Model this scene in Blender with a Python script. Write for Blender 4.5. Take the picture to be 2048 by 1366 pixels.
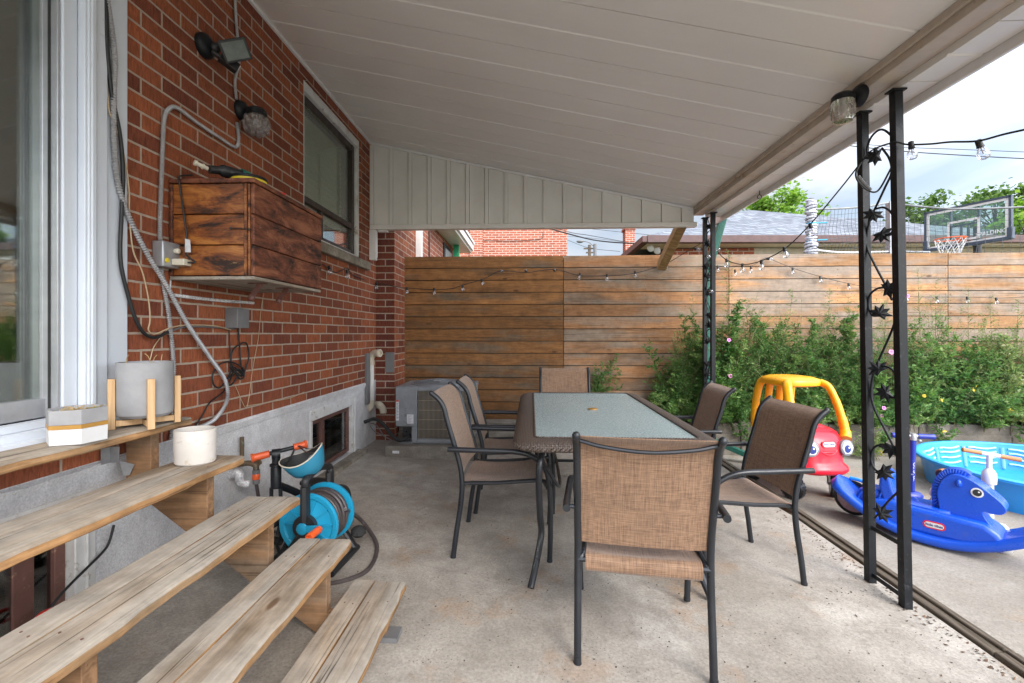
import bpy, bmesh, math, random
from mathutils import Vector, Matrix, Euler
S = bpy.context.scene
for o in list(bpy.data.objects): bpy.data.objects.remove(o)
R = math.radians
TH = math.atan(38/920)
EYE = 1.18
# ---------------- camera ----------------
cd = bpy.data.cameras.new("camera"); cam = bpy.data.objects.new("camera", cd); S.collection.objects.link(cam)
cam.location = (0, 0, EYE); cam.rotation_euler = (R(90), 0, TH)
cd.sensor_width = 36; cd.lens = 36*920/2048; cd.shift_y = -15/2048; cd.clip_start = 0.05; cd.clip_end = 2000
S.camera = cam
# ---------------- sky, sun, exposure ----------------
SUN_EL, SUN_AZ = R(40), R(146)      # azimuth clockwise from +y (north)
w = bpy.data.worlds.new("World"); S.world = w; w.use_nodes = True
nt = w.node_tree; nt.nodes.clear(); N = nt.nodes.new; Lk = nt.links.new
wo = N('ShaderNodeOutputWorld'); bg = N('ShaderNodeBackground'); sky = N('ShaderNodeTexSky')
sky.sky_type = 'NISHITA'; sky.sun_disc = False; sky.sun_elevation = SUN_EL; sky.sun_rotation = SUN_AZ; sky.dust_density = 1.5
tc = N('ShaderNodeTexCoord'); mp = N('ShaderNodeMapping'); mp.inputs['Scale'].default_value = (1.3, 1.3, 3.2); mp.inputs['Location'].default_value = (0.3, 0.1, 0.55)
nz = N('ShaderNodeTexNoise'); nz.inputs['Scale'].default_value = 1.7; nz.inputs['Detail'].default_value = 7; nz.inputs['Roughness'].default_value = .52; nz.inputs['Distortion'].default_value = .4
cr = N('ShaderNodeValToRGB'); cr.color_ramp.elements[0].position = .38; cr.color_ramp.elements[0].color = (.30, .30, .30, 1); cr.color_ramp.elements[1].position = .60; cr.color_ramp.elements[1].color = (1, 1, 1, 1)
nz2 = N('ShaderNodeTexNoise'); nz2.inputs['Scale'].default_value = 2.6; nz2.inputs['Detail'].default_value = 6
cr2 = N('ShaderNodeValToRGB'); cr2.color_ramp.elements[0].position = .3; cr2.color_ramp.elements[0].color = (4.9, 5.3, 6.0, 1); cr2.color_ramp.elements[1].position = .65; cr2.color_ramp.elements[1].color = (7.2, 7.3, 7.4, 1)
mx = N('ShaderNodeMix'); mx.data_type = 'RGBA'
Lk(tc.outputs['Generated'], mp.inputs['Vector']); Lk(mp.outputs[0], nz.inputs['Vector']); Lk(mp.outputs[0], nz2.inputs['Vector'])
Lk(nz.outputs['Fac'], cr.inputs['Fac']); Lk(nz2.outputs['Fac'], cr2.inputs['Fac'])
Lk(cr.outputs['Color'], mx.inputs['Factor']); Lk(sky.outputs['Color'], mx.inputs['A']); Lk(cr2.outputs['Color'], mx.inputs['B'])
# an overcast sky is brighter towards the hidden sun
dt = N('ShaderNodeVectorMath'); dt.operation = 'DOT_PRODUCT'; Lk(tc.outputs['Generated'], dt.inputs[0])
dt.inputs[1].default_value = (math.sin(SUN_AZ)*math.cos(SUN_EL), math.cos(SUN_AZ)*math.cos(SUN_EL), math.sin(SUN_EL))
mr = N('ShaderNodeMapRange'); Lk(dt.outputs['Value'], mr.inputs['Value']); mr.inputs['From Min'].default_value = -.25; mr.inputs['From Max'].default_value = 1; mr.inputs['To Min'].default_value = .42; mr.inputs['To Max'].default_value = 1.85
vs_ = N('ShaderNodeVectorMath'); vs_.operation = 'SCALE'; Lk(mx.outputs['Result'], vs_.inputs[0]); Lk(mr.outputs[0], vs_.inputs['Scale'])
Lk(vs_.outputs[0], bg.inputs['Color']); bg.inputs['Strength'].default_value = 0.12
Lk(bg.outputs[0], wo.inputs['Surface'])
sl = bpy.data.lights.new("sun", 'SUN'); sl.energy = 1.1; sl.angle = R(32); sl.color = (1, .96, .9)
so = bpy.data.objects.new("sun", sl); S.collection.objects.link(so)
sd = Vector((math.sin(SUN_AZ)*math.cos(SUN_EL), math.cos(SUN_AZ)*math.cos(SUN_EL), math.sin(SUN_EL)))
so.rotation_euler = sd.to_track_quat('Z', 'Y').to_euler(); so.location = sd*30
S.view_settings.view_transform = 'Standard'; S.view_settings.look = 'None'; S.view_settings.gamma = 1
S.view_settings.exposure = 1.58
S.render.engine = 'CYCLES'; S.cycles.max_bounces = 8; S.cycles.transparent_max_bounces = 16
random.seed(7)
# ---------------- measuring helpers: a sight line cut by a plane of known distance ----------------
_c, _s = math.cos(TH), math.sin(TH)
def ray(u, v):
    a = (u-1024)/920; return (a*_c-_s, a*_s+_c, (668-v)/920)
def PY(u, v, Y): r = ray(u, v); k = Y/r[1]; return Vector((r[0]*k, Y, EYE+r[2]*k))
def PX(u, v, X): r = ray(u, v); k = X/r[0]; return Vector((X, r[1]*k, EYE+r[2]*k))
def PZ(u, v, Z): r = ray(u, v); k = (Z-EYE)/r[2]; return Vector((r[0]*k, r[1]*k, Z))
WX = -1.73                                    # face of the house wall
def W(u, v, off=0.0): return PX(u, v, WX+off)
def FZ(x): return -0.04*(x+1.73) if x < 2.0 else -0.150   # patio falls away from the house
# ---------------- object helpers ----------------
C = S.collection
def thing(name, label, cat, loc=(0, 0, 0), rotz=0, group=None):
    o = bpy.data.objects.new(name, None); C.objects.link(o); o.empty_display_size = .1
    o.location = loc; o.rotation_euler = (0, 0, rotz); o['label'] = label; o['category'] = cat
    if group: o['group'] = group
    return o
def tag(o, label, cat, group=None, kind=None):
    o['label'] = label; o['category'] = cat
    if group: o['group'] = group
    if kind: o['kind'] = kind
    return o
def struct(o): o['kind'] = 'structure'; return o
def dup(root, loc, rotz, label, group=None, name=None):
    r = root.copy(); C.objects.link(r); r.location = loc; r.rotation_euler = (0, 0, rotz); r['label'] = label
    if group: r['group'] = group
    for ch in list(root.children):
        c = ch.copy(); C.objects.link(c); c.parent = r
        for g in list(ch.children):
            d = g.copy(); C.objects.link(d); d.parent = c
    return r
def frame(d):
    d = Vector(d).normalized(); a = Vector((0, 0, 1)) if abs(d.z) < .95 else Vector((1, 0, 0))
    x = d.cross(a).normalized(); return x, d.cross(x).normalized(), d
def smooth(pts, n=6, closed=False):
    P = [Vector(p) for p in pts]; out = []; m = len(P)
    rng = range(m) if closed else range(m-1)
    for i in rng:
        p0 = P[(i-1) % m] if (closed or i > 0) else P[i]*2-P[i+1]
        p1 = P[i]; p2 = P[(i+1) % m]
        p3 = P[(i+2) % m] if (closed or i+2 < m) else P[i+1]*2-P[i]
        for k in range(n):
            t = k/n
            out.append(.5*((2*p1)+(p2-p0)*t+(2*p0-5*p1+4*p2-p3)*t*t+(3*p1-p0-3*p2+p3)*t**3))
    if not closed: out.append(P[-1])
    return out
class MB:
    def __init__(s): s.v = []; s.f = []; s.mi = []; s.r = []; s.T = None
    def add(s, vs, fs, mi=0, rnd=None):
        b = len(s.v); rr = random.random() if rnd is None else rnd
        for p in vs:
            p = Vector(p); s.v.append(s.T @ p if s.T else p); s.r.append(rr)
        for f in fs: s.f.append([b+i for i in f]); s.mi.append(mi)
        return s
    def box(s, a, b, mi=0, rnd=None):
        x0, y0, z0 = a; x1, y1, z1 = b
        return s.add([(x0, y0, z0), (x1, y0, z0), (x1, y1, z0), (x0, y1, z0), (x0, y0, z1), (x1, y0, z1), (x1, y1, z1), (x0, y1, z1)],
                     [(0, 3, 2, 1), (4, 5, 6, 7), (0, 1, 5, 4), (1, 2, 6, 5), (2, 3, 7, 6), (3, 0, 4, 7)], mi, rnd)
    def bar(s, p, q, w, h, up=(0, 0, 1), mi=0, rnd=None):     # rectangular bar from p to q, w across, h along up
        p, q = Vector(p), Vector(q); d = (q-p).normalized(); x = d.cross(Vector(up)).normalized(); z = x.cross(d)
        c = [(-1, -1), (1, -1), (1, 1), (-1, 1)]
        return s.add([p+x*(i*w/2)+z*(j*h/2) for i, j in c]+[q+x*(i*w/2)+z*(j*h/2) for i, j in c],
                     [(0, 1, 2, 3), (7, 6, 5, 4), (0, 4, 5, 1), (1, 5, 6, 2), (2, 6, 7, 3), (3, 7, 4, 0)], mi, rnd)
    def prism(s, poly, ext, mi=0):
        n = len(poly); e = Vector(ext); P = [Vector(p) for p in poly]
        return s.add(P+[p+e for p in P], [tuple(range(n))[::-1], tuple(range(n, 2*n))]+[(i, (i+1) % n, (i+1) % n+n, i+n) for i in range(n)], mi)
    def tube(s, pts, r, n=8, closed=False, mi=0, rnd=None, flat=1.0, ref=None):
        P = [Vector(p) for p in pts]; m = len(P); vs = []; fs = []
        d0 = (P[1]-P[0]).normalized(); x = Vector(ref) if ref else frame(d0)[0]
        for i in range(m):
            a = P[(i-1) % m] if (closed or i) else P[i]; b = P[(i+1) % m] if (closed or i < m-1) else P[i]
            d = (b-a)
            d = d.normalized() if d.length > 1e-9 else d0
            x = (x-d*x.dot(d))
            x = x.normalized() if x.length > 1e-6 else frame(d)[0]
            y = d.cross(x); rr = r[i] if isinstance(r, (list, tuple)) else r
            for k in range(n):
                t = 2*math.pi*k/n; vs.append(P[i]+x*(rr*math.cos(t))+y*(rr*flat*math.sin(t)))
        for i in range(m if closed else m-1):
            j = (i+1) % m
            for k in range(n): fs.append((i*n+k, i*n+(k+1) % n, j*n+(k+1) % n, j*n+k))
        if not closed: fs.append(tuple(range(n))[::-1]); fs.append(tuple((m-1)*n+k for k in range(n)))
        return s.add(vs, fs, mi, rnd)
    def lathe(s, prof, o=(0, 0, 0), ax=(0, 0, 1), n=24, mi=0, rnd=None, wob=None, cap=True):
        o = Vector(o); x, y, d = frame(ax); vs = []; fs = []
        for i, (r, h) in enumerate(prof):
            for k in range(n):
                t = 2*math.pi*k/n; q = r*(wob(t, i) if wob else 1); vs.append(o+x*(q*math.cos(t))+y*(q*math.sin(t))+d*h)
        m = len(prof)
        for i in range(m-1):
            for k in range(n): fs.append((i*n+k, i*n+(k+1) % n, (i+1)*n+(k+1) % n, (i+1)*n+k))
        if cap and prof[0][0] > 1e-6 : fs.append(tuple(range(n))[::-1])
        if cap and prof[-1][0] > 1e-6: fs.append(tuple((m-1)*n+k for k in range(n)))
        return s.add(vs, fs, mi, rnd)
    def ball(s, c, r, sc=(1, 1, 1), n=16, mi=0, rnd=None):
        c = Vector(c); vs = []; fs = []; m = n//2
        for i in range(m+1):
            a = math.pi*i/m
            for k in range(n):
                t = 2*math.pi*k/n; vs.append(c+Vector((r*sc[0]*math.sin(a)*math.cos(t), r*sc[1]*math.sin(a)*math.sin(t), r*sc[2]*math.cos(a))))
        for i in range(m):
            for k in range(n): fs.append((i*n+k, (i+1)*n+k, (i+1)*n+(k+1) % n, i*n+(k+1) % n))
        return s.add(vs, fs, mi, rnd)
    def loft(s, rings, mi=0, closed=True, caps=True):
        n = len(rings[0]); vs = [p for r in rings for p in r]; fs = []
        for i in range(len(rings)-1):
            for k in range(n if closed else n-1): fs.append((i*n+k, i*n+(k+1) % n, (i+1)*n+(k+1) % n, (i+1)*n+k))
        if caps: fs.append(tuple(range(n))[::-1]); fs.append(tuple((len(rings)-1)*n+k for k in range(n)))
        return s.add(vs, fs, mi)
    def sheet(s, rows, th, mi=0):         # a grid of points given a real thickness
        n = len(rows[0]); m = len(rows); P = [[Vector(p) for p in r] for r in rows]; vs = []
        def nor(i, j):
            a = P[min(i+1, m-1)][j]-P[max(i-1, 0)][j]; b = P[i][min(j+1, n-1)]-P[i][max(j-1, 0)]
            c = a.cross(b); return c.normalized() if c.length > 1e-12 else Vector((0, 0, 1))
        for sg in (.5, -.5):
            for i in range(m):
                for j in range(n): vs.append(P[i][j]+nor(i, j)*(th*sg))
        fs = []; o = m*n
        for i in range(m-1):
            for j in range(n-1):
                a = i*n+j; fs.append((a, a+1, a+n+1, a+n)); fs.append((o+a, o+a+n, o+a+n+1, o+a+1))
        for i in range(m-1):
            for j in (0, n-1):
                a = i*n+j; fs.append((a, a+n, o+a+n, o+a) if j == 0 else (a, o+a, o+a+n, a+n))
        for j in range(n-1):
            for i in (0, m-1):
                a = i*n+j; fs.append((a, o+a, o+a+1, a+1) if i == 0 else (a, a+1, o+a+1, o+a))
        return s.add(vs, fs, mi)
    def build(s, name, mat, parent=None, local=False, origin=None, sm=35, bev=0, seg=2, sub=0, norm=True):
        me = bpy.data.meshes.new(name)
        off = Vector((0, 0, 0))
        if parent is not None and not local:
            off = Vector(parent.location)
            if parent.parent: off = off+Vector(parent.parent.location)
        if origin is not None: off = Vector(origin)
        me.from_pydata([tuple(p-off) for p in s.v], [], s.f)
        for m in (mat if isinstance(mat, (list, tuple)) else [mat]): me.materials.append(m)
        me.polygons.foreach_set('material_index', s.mi)
        at = me.attributes.new('rnd', 'FLOAT', 'POINT'); at.data.foreach_set('value', s.r)
        if norm:
            bm = bmesh.new(); bm.from_mesh(me); bmesh.ops.recalc_face_normals(bm, faces=bm.faces); bm.to_mesh(me); bm.free()
        me.update()
        if sm:
            me.shade_smooth(); me.set_sharp_from_angle(angle=R(sm))
        o = bpy.data.objects.new(name, me); C.objects.link(o)
        if parent is not None: o.parent = parent
        if origin is not None: o.location = off
        if bev:
            b = o.modifiers.new('bevel', 'BEVEL'); b.width = bev; b.segments = seg; b.limit_method = 'ANGLE'; b.angle_limit = R(40); b.harden_normals = False
        if sub:
            b = o.modifiers.new('subdiv', 'SUBSURF'); b.levels = sub; b.render_levels = sub
        return o
def text_mb(body, size, origin, xdir, ydir, th=.002, bold=False, wx=1.0):
    cu = bpy.data.curves.new('txt', 'FONT'); cu.body = body; cu.size = size; cu.align_x = 'CENTER'; cu.align_y = 'CENTER'; cu.extrude = th/2
    if bold: cu.offset = size*.018
    ob = bpy.data.objects.new('txt', cu); C.objects.link(ob)
    dg = bpy.context.evaluated_depsgraph_get(); me = bpy.data.meshes.new_from_object(ob.evaluated_get(dg))
    x = Vector(xdir).normalized(); y = Vector(ydir).normalized(); z = x.cross(y); o = Vector(origin)
    mb = MB(); mb.add([o+x*v.co.x*wx+y*v.co.y+z*v.co.z for v in me.vertices], [tuple(p.vertices) for p in me.polygons])
    bpy.data.objects.remove(ob); bpy.data.curves.remove(cu); bpy.data.meshes.remove(me)
    return mb
# ---------------- materials ----------------
class NT:
    def __init__(s, name):
        s.m = bpy.data.materials.new(name); s.m.use_nodes = True; s.t = s.m.node_tree; s.t.nodes.clear()
        s.o = s.n('OutputMaterial'); s.b = s.n('BsdfPrincipled'); s.l(s.b, s.o.inputs['Surface'])
    def n(s, typ, **k):
        x = s.t.nodes.new('ShaderNode'+typ)
        for a, b in k.items(): setattr(x, a, b)
        return x
    def out(s, a):
        return a if isinstance(a, bpy.types.NodeSocket) else a.outputs[0]
    def l(s, a, b):
        if isinstance(a, (int, float)): b.default_value = a
        elif isinstance(a, (tuple, list)): b.default_value = tuple(a)+((1,) if len(a) == 3 and b.type == 'RGBA' else ())
        else: s.t.links.new(s.out(a), b)
    def co(s, which='Object', scale=(1, 1, 1), rot=(0, 0, 0), loc=(0, 0, 0), src=None):
        m = s.n('Mapping')
        if src is None:
            if which == 'World': src = s.n('NewGeometry').outputs['Position']
            else: src = s.n('TexCoord').outputs[which]
        s.l(src, m.inputs['Vector']); m.inputs['Scale'].default_value = scale; m.inputs['Rotation'].default_value = rot; m.inputs['Location'].default_value = loc
        return m
    def noise(s, vec, sc, det=5, ro=.55, dist=0):
        x = s.n('TexNoise'); s.l(vec, x.inputs['Vector']); x.inputs['Scale'].default_value = sc; x.inputs['Detail'].default_value = det; x.inputs['Roughness'].default_value = ro; x.inputs['Distortion'].default_value = dist
        return x.outputs['Fac']
    def vor(s, vec, sc, feat='F1', out='Distance', rnd=1):
        x = s.n('TexVoronoi', feature=feat); s.l(vec, x.inputs['Vector']); x.inputs['Scale'].default_value = sc; x.inputs['Randomness'].default_value = rnd
        return x.outputs[out]
    def ramp(s, f, stops, interp='LINEAR'):
        x = s.n('ValToRGB'); s.l(f, x.inputs['Fac']); e = x.color_ramp.elements; x.color_ramp.interpolation = interp
        while len(e) < len(stops): e.new(.5)
        for i, (p, c) in enumerate(stops):
            e[i].position = p; e[i].color = (c, c, c, 1) if isinstance(c, (int, float)) else tuple(c)+(1,)
        return x.outputs['Color']
    def mix(s, f, a, b, mode='MIX'):
        x = s.n('Mix', data_type='RGBA', blend_type=mode); s.l(f, x.inputs['Factor']); s.l(a, x.inputs['A']); s.l(b, x.inputs['B']); return x.outputs['Result']
    def math(s, op, a, b=0):
        x = s.n('Math', operation=op); s.l(a, x.inputs[0]); s.l(b, x.inputs[1]); return x.outputs[0]
    def attr(s, nm='rnd'): x = s.n('Attribute', attribute_name=nm); return x.outputs['Fac']
    def bump(s, h, st=.3, d=.01, base=None):
        x = s.n('Bump'); s.l(h, x.inputs['Height']); x.inputs['Strength'].default_value = st; x.inputs['Distance'].default_value = d
        if base is not None: s.l(base, x.inputs['Normal'])
        s.l(x, s.b.inputs['Normal']); return x.outputs[0]
    def set(s, col=None, rough=None, metal=None, **k):
        if col is not None: s.l(col, s.b.inputs['Base Color'])
        if rough is not None: s.l(rough, s.b.inputs['Roughness'])
        if metal is not None: s.l(metal, s.b.inputs['Metallic'])
        for a, b in k.items(): s.l(b, s.b.inputs[a.replace('_', ' ')])
        return s.m
def pm(name, c, c2=None, rough=.5, metal=0, sc=8, bump=0, bsc=60, bd=.002, spots=None, spsc=30, **k):
    t = NT(name); v = t.co()
    if c2 is None: c2 = tuple(x*.82 for x in c)
    col = t.mix(t.ramp(t.noise(v, sc, 6, .6), [(.35, 0), (.65, 1)]), c, c2)
    if spots is not None:
        col = t.mix(t.ramp(t.noise(v, spsc, 8, .7), [(.58, 0), (.66, 1)]), col, spots)
    t.set(col, t.ramp(t.noise(v, sc*2.3, 5), [(.3, max(0, rough-.08)), (.7, min(1, rough+.1))]), metal, **k)
    if bump: t.bump(t.noise(v, bsc, 4), bump, bd)
    return t.m
def brick(name, plane, cA, cB, mortar, L=.232, h=.0755, offz=0.0, offl=0.0, mort=.006, groove=True, dirty=.3):
    t = NT(name); g = t.n('NewGeometry'); sp = t.n('SeparateXYZ'); t.l(g.outputs['Position'], sp.inputs[0]); cb = t.n('CombineXYZ')
    t.l(t.math('ADD', sp.outputs[1 if plane == 'x' else 0], offl), cb.inputs[0]); t.l(t.math('ADD', sp.outputs[2], offz), cb.inputs[1])
    wob = t.n('Mix', data_type='RGBA', blend_type='LINEAR_LIGHT')
    nzc = t.n('TexNoise'); t.l(cb, nzc.inputs['Vector']); nzc.inputs['Scale'].default_value = 14; nzc.inputs['Detail'].default_value = 3
    wob.inputs['Factor'].default_value = .0022; t.l(cb, wob.inputs['A']); t.l(nzc.outputs['Color'], wob.inputs['B'])
    b = t.n('TexBrick'); t.l(wob.outputs['Result'], b.inputs['Vector']); b.inputs['Scale'].default_value = 1
    b.inputs['Brick Width'].default_value = L; b.inputs['Row Height'].default_value = h; b.inputs['Mortar Size'].default_value = mort
    b.inputs['Mortar Smooth'].default_value = .12; b.inputs['Bias'].default_value = -.1
    t.l(cA, b.inputs['Color1']); t.l(cB, b.inputs['Color2']); t.l((1, 1, 1), b.inputs['Mortar'])
    pos = g.outputs['Position']
    big = t.ramp(t.noise(t.co(src=pos, scale=(1, 1, 1.6)), 2.2, 6, .6), [(.3, .82), (.7, 1.12)])
    st = t.co(src=cb.outputs[0], scale=(1, .16, 1)); gr = t.noise(st, 105, 4, .7, .6)
    colb = t.mix(1, b.outputs['Color'], t.ramp(gr, [(.34, .60), (.62, 1.14)]), 'MULTIPLY')
    colb = t.mix(1, colb, big, 'MULTIPLY')
    spk = t.ramp(t.noise(t.co(src=pos), 38, 8, .75), [(.66, 0), (.73, 1)]); colb = t.mix(t.math('MULTIPLY', spk, .35), colb, (.42, .36, .30))
    mo = t.mix(t.ramp(t.noise(t.co(src=pos), 26, 6, .7), [(.3, 0), (.7, 1)]), mortar, tuple(x*.72 for x in mortar))
    col = t.mix(b.outputs['Fac'], colb, mo)
    t.set(col, t.ramp(gr, [(0, .75), (1, .92)]), Specular_IOR_Level=.3)
    inv = t.math('SUBTRACT', 1, b.outputs['Fac'])
    hgt = t.math('ADD', t.math('MULTIPLY', inv, 1.0), t.math('MULTIPLY', t.math('MULTIPLY', gr, inv), .9 if groove else .2))
    hgt = t.math('ADD', hgt, t.math('MULTIPLY', t.noise(t.co(src=pos), 90, 5, .7), .25))
    t.bump(hgt, .8, .006)
    return t.m
M = {}
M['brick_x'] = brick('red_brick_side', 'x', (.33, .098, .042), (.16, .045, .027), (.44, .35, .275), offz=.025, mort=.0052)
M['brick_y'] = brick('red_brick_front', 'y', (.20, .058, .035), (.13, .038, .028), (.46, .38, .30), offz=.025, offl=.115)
M['brick_far_x'] = brick('neighbour_brick_side', 'x', (.36, .11, .065), (.27, .08, .05), (.55, .45, .37))
M['brick_far_y'] = brick('orange_brick', 'y', (.42, .125, .07), (.33, .085, .05), (.62, .50, .42), mort=.009, groove=False)

def wood(name, light, dark, axis='y', grey=None, gamt=(.45, .6), knots=True, sc=1.0, rough=.75, per=.35, local=True, edge=None, knotcol=(.09, .045, .02), stain=None, gw=.28, cracks=0):
    t = NT(name); r = t.attr(); tcn = t.n('TexCoord')
    vm = t.n('VectorMath', operation='ADD'); t.l(tcn.outputs['Object'], vm.inputs[0])
    cb = t.n('CombineXYZ'); t.l(t.math('MULTIPLY', r, 37.1), cb.inputs[0]); t.l(t.math('MULTIPLY', r, 53.3), cb.inputs[1]); t.l(t.math('MULTIPLY', r, 71.7), cb.inputs[2]); t.l(cb, vm.inputs[1])
    s3 = {'x': (.07, 1, 1), 'y': (1, .07, 1), 'z': (1, 1, .07)}[axis]
    k3 = {'x': (.42, .05, 1), 'y': (1, .36, .05), 'z': (1, .3, .3)}[axis]
    v = t.co(src=vm.outputs[0], scale=s3)
    kv = t.co(src=vm.outputs[0], scale=k3)
    kd = t.vor(kv, 5.5*sc)
    ring = t.ramp(kd, [(0.0, 1), (.26, .0)])
    nz = t.noise(v, 9*sc, 3, .5, .3)
    g1 = t.math('ADD', t.math('MULTIPLY', nz, 10), t.math('MULTIPLY', ring, 1.6))
    wv = t.math('SINE', t.math('MULTIPLY', g1, 6.28)); wv = t.math('ADD', t.math('MULTIPLY', wv, .5), .5)
    fine = t.noise(v, 130*sc, 6, .7)
    f = t.math('ADD', t.math('MULTIPLY', wv, gw), t.math('MULTIPLY', fine, 1-gw))
    col = t.mix(t.ramp(f, [(.25, 0), (.78, 1)]), light, dark)
    ton = t.math('ADD', t.math('MULTIPLY', t.math('FRACT', t.math('MULTIPLY', r, 7.77)), per), 1-per/2)
    col = t.mix(1, col, t.ramp(ton, [(0, 0), (1, 1)]) if False else t.comb(ton), 'MULTIPLY')
    if grey is not None:
        gn = t.noise(t.co(src=vm.outputs[0], scale={'x': (.35, 2.2, 2.2), 'y': (2.2, .35, 2.2), 'z': (2.2, 2.2, .35)}[axis]), 2.4*sc, 6, .62)
        gc = t.mix(f, grey, tuple(x*.62 for x in grey))
        col = t.mix(t.ramp(gn, [(gamt[0], 0), (gamt[1], 1)]), col, gc)
    if stain is not None:
        sn = t.noise(t.co(src=vm.outputs[0], scale={'x': (.5, 3, 3), 'y': (3, .5, 3), 'z': (3, 3, .5)}[axis], loc=(5, 5, 5)), 2.0, 6, .6)
        col = t.mix(t.math('MULTIPLY', t.ramp(sn, [(.55, 0), (.7, 1)]), .75), col, stain)
    if knots:
        kk = t.ramp(kd, [(.055, 1), (.095, 0)]); col = t.mix(t.math('MULTIPLY', kk, .8), col, knotcol)
    if cracks:
        c3 = {'x': (.012, 1, 1), 'y': (1, .012, 1), 'z': (1, 1, .012)}[axis]
        ck = t.noise(t.co(src=vm.outputs[0], scale=c3), 60, 4, .6, .15); ck = t.ramp(ck, [(.60, 0), (.66, 1)])
        col = t.mix(t.math('MULTIPLY', ck, cracks), col, (.05, .033, .02))
        bl = t.noise(t.co(src=vm.outputs[0], scale=(3, 3, 3)), 3, 6, .7); col = t.mix(1, col, t.ramp(bl, [(.3, .72), (.7, 1.18)]), 'MULTIPLY')
    t.set(col, t.ramp(fine, [(.3, rough-.1), (.7, min(1, rough+.12))]), Specular_IOR_Level=.3)
    t.bump(t.math('ADD', t.math('MULTIPLY', f, .6), t.math('MULTIPLY', fine, .6)), .45, .003)
    return t.m
def _comb(self, f):
    x = self.n('CombineColor')
    for i in range(3): self.l(f, x.inputs[i])
    return x.outputs[0]
NT.comb = _comb
M['fence_a'] = wood('stained_cedar', (.36, .17, .06), (.175, .078, .028), 'x', grey=(.19, .14, .095), gamt=(.50, .66), stain=(.10, .055, .027), gw=.16, per=.55, cracks=.55)
M['fence_b'] = wood('weathering_cedar', (.45, .235, .11), (.25, .115, .05), 'x', grey=(.33, .255, .19), gamt=(.44, .6), stain=(.13, .085, .055), gw=.16, per=.5, cracks=.55)
M['fence_c'] = wood('bleached_cedar', (.47, .26, .12), (.25, .125, .055), 'x', grey=(.36, .28, .215), gamt=(.42, .56), stain=(.22, .15, .10), gw=.18, per=.5, cracks=.6)
M['deck_top'] = wood('grey_deck_board', (.37, .28, .195), (.17, .12, .08), 'y', grey=(.40, .355, .30), gamt=(.33, .52), stain=(.15, .105, .065), rough=.85, per=.25, gw=.22, cracks=.8)
M['deck_edge'] = wood('brown_board', (.40, .225, .10), (.18, .09, .036), 'y', grey=(.33, .25, .16), gamt=(.5, .66), rough=.8, cracks=.6)
M['stringer'] = wood('stair_lumber', (.29, .165, .085), (.15, .08, .04), 'x', rough=.8, sc=.8, grey=(.25, .2, .15), gamt=(.5, .7), cracks=.5)
M['brace'] = wood('brace_lumber', (.42, .27, .12), (.22, .13, .05), 'x', rough=.8, sc=.8)
M['pine'] = wood('pale_pine', (.62, .42, .24), (.48, .29, .14), 'z', rough=.7, knots=False, per=.12)
def worn_board(name, axis, dark, mid, light, speck, rough):
    t = NT(name); r = t.attr(); cb = t.n('CombineXYZ'); t.l(t.math('MULTIPLY', r, 31.1), cb.inputs[0]); t.l(t.math('MULTIPLY', r, 17.3), cb.inputs[1]); t.l(t.math('MULTIPLY', r, 47.7), cb.inputs[2])
    vm = t.n('VectorMath', operation='ADD'); t.l(t.n('TexCoord').outputs['Object'], vm.inputs[0]); t.l(cb, vm.inputs[1])
    sc = (.35, 1, 1) if axis == 'x' else (1, .35, 1); fs = (.08, 1, 1) if axis == 'x' else (1, .08, 1)
    v = t.co(src=vm.outputs[0], scale=sc)
    a = t.noise(v, 13, 8, .72, .6); f = t.noise(t.co(src=vm.outputs[0], scale=fs), 120, 5, .7)
    col = t.ramp(t.math('ADD', t.math('MULTIPLY', a, .8), t.math('MULTIPLY', f, .2)), [(.40, dark), (.50, mid), (.63, light)])
    sp = t.ramp(t.noise(v, 42, 8, .75), [(.60, 0), (.68, 1)]); g = t.ramp(t.noise(v, 4, 4), [(.45, 0), (.6, 1)])
    col = t.mix(t.math('MULTIPLY', t.math('MULTIPLY', sp, g), .7), col, speck)
    t.set(col, t.ramp(a, [(.35, min(1, rough+.25)), (.6, rough)]), Specular_IOR_Level=.5); t.bump(t.math('ADD', t.math('MULTIPLY', a, .8), t.math('MULTIPLY', f, .4)), .55, .006)
    return t.m
M['box_end'] = worn_board('varnished_box_board', 'x', (.022, .008, .004), (.20, .058, .014), (.42, .165, .04), (.55, .33, .13), .3)
M['box_front'] = worn_board('peeling_box_board', 'y', (.014, .007, .005), (.13, .035, .014), (.28, .10, .045), (.34, .24, .18), .5)
M['old_timber'] = wood('old_timber', (.16, .13, .10), (.07, .055, .04), 'y', knots=False, rough=.95, per=.1)

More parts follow.
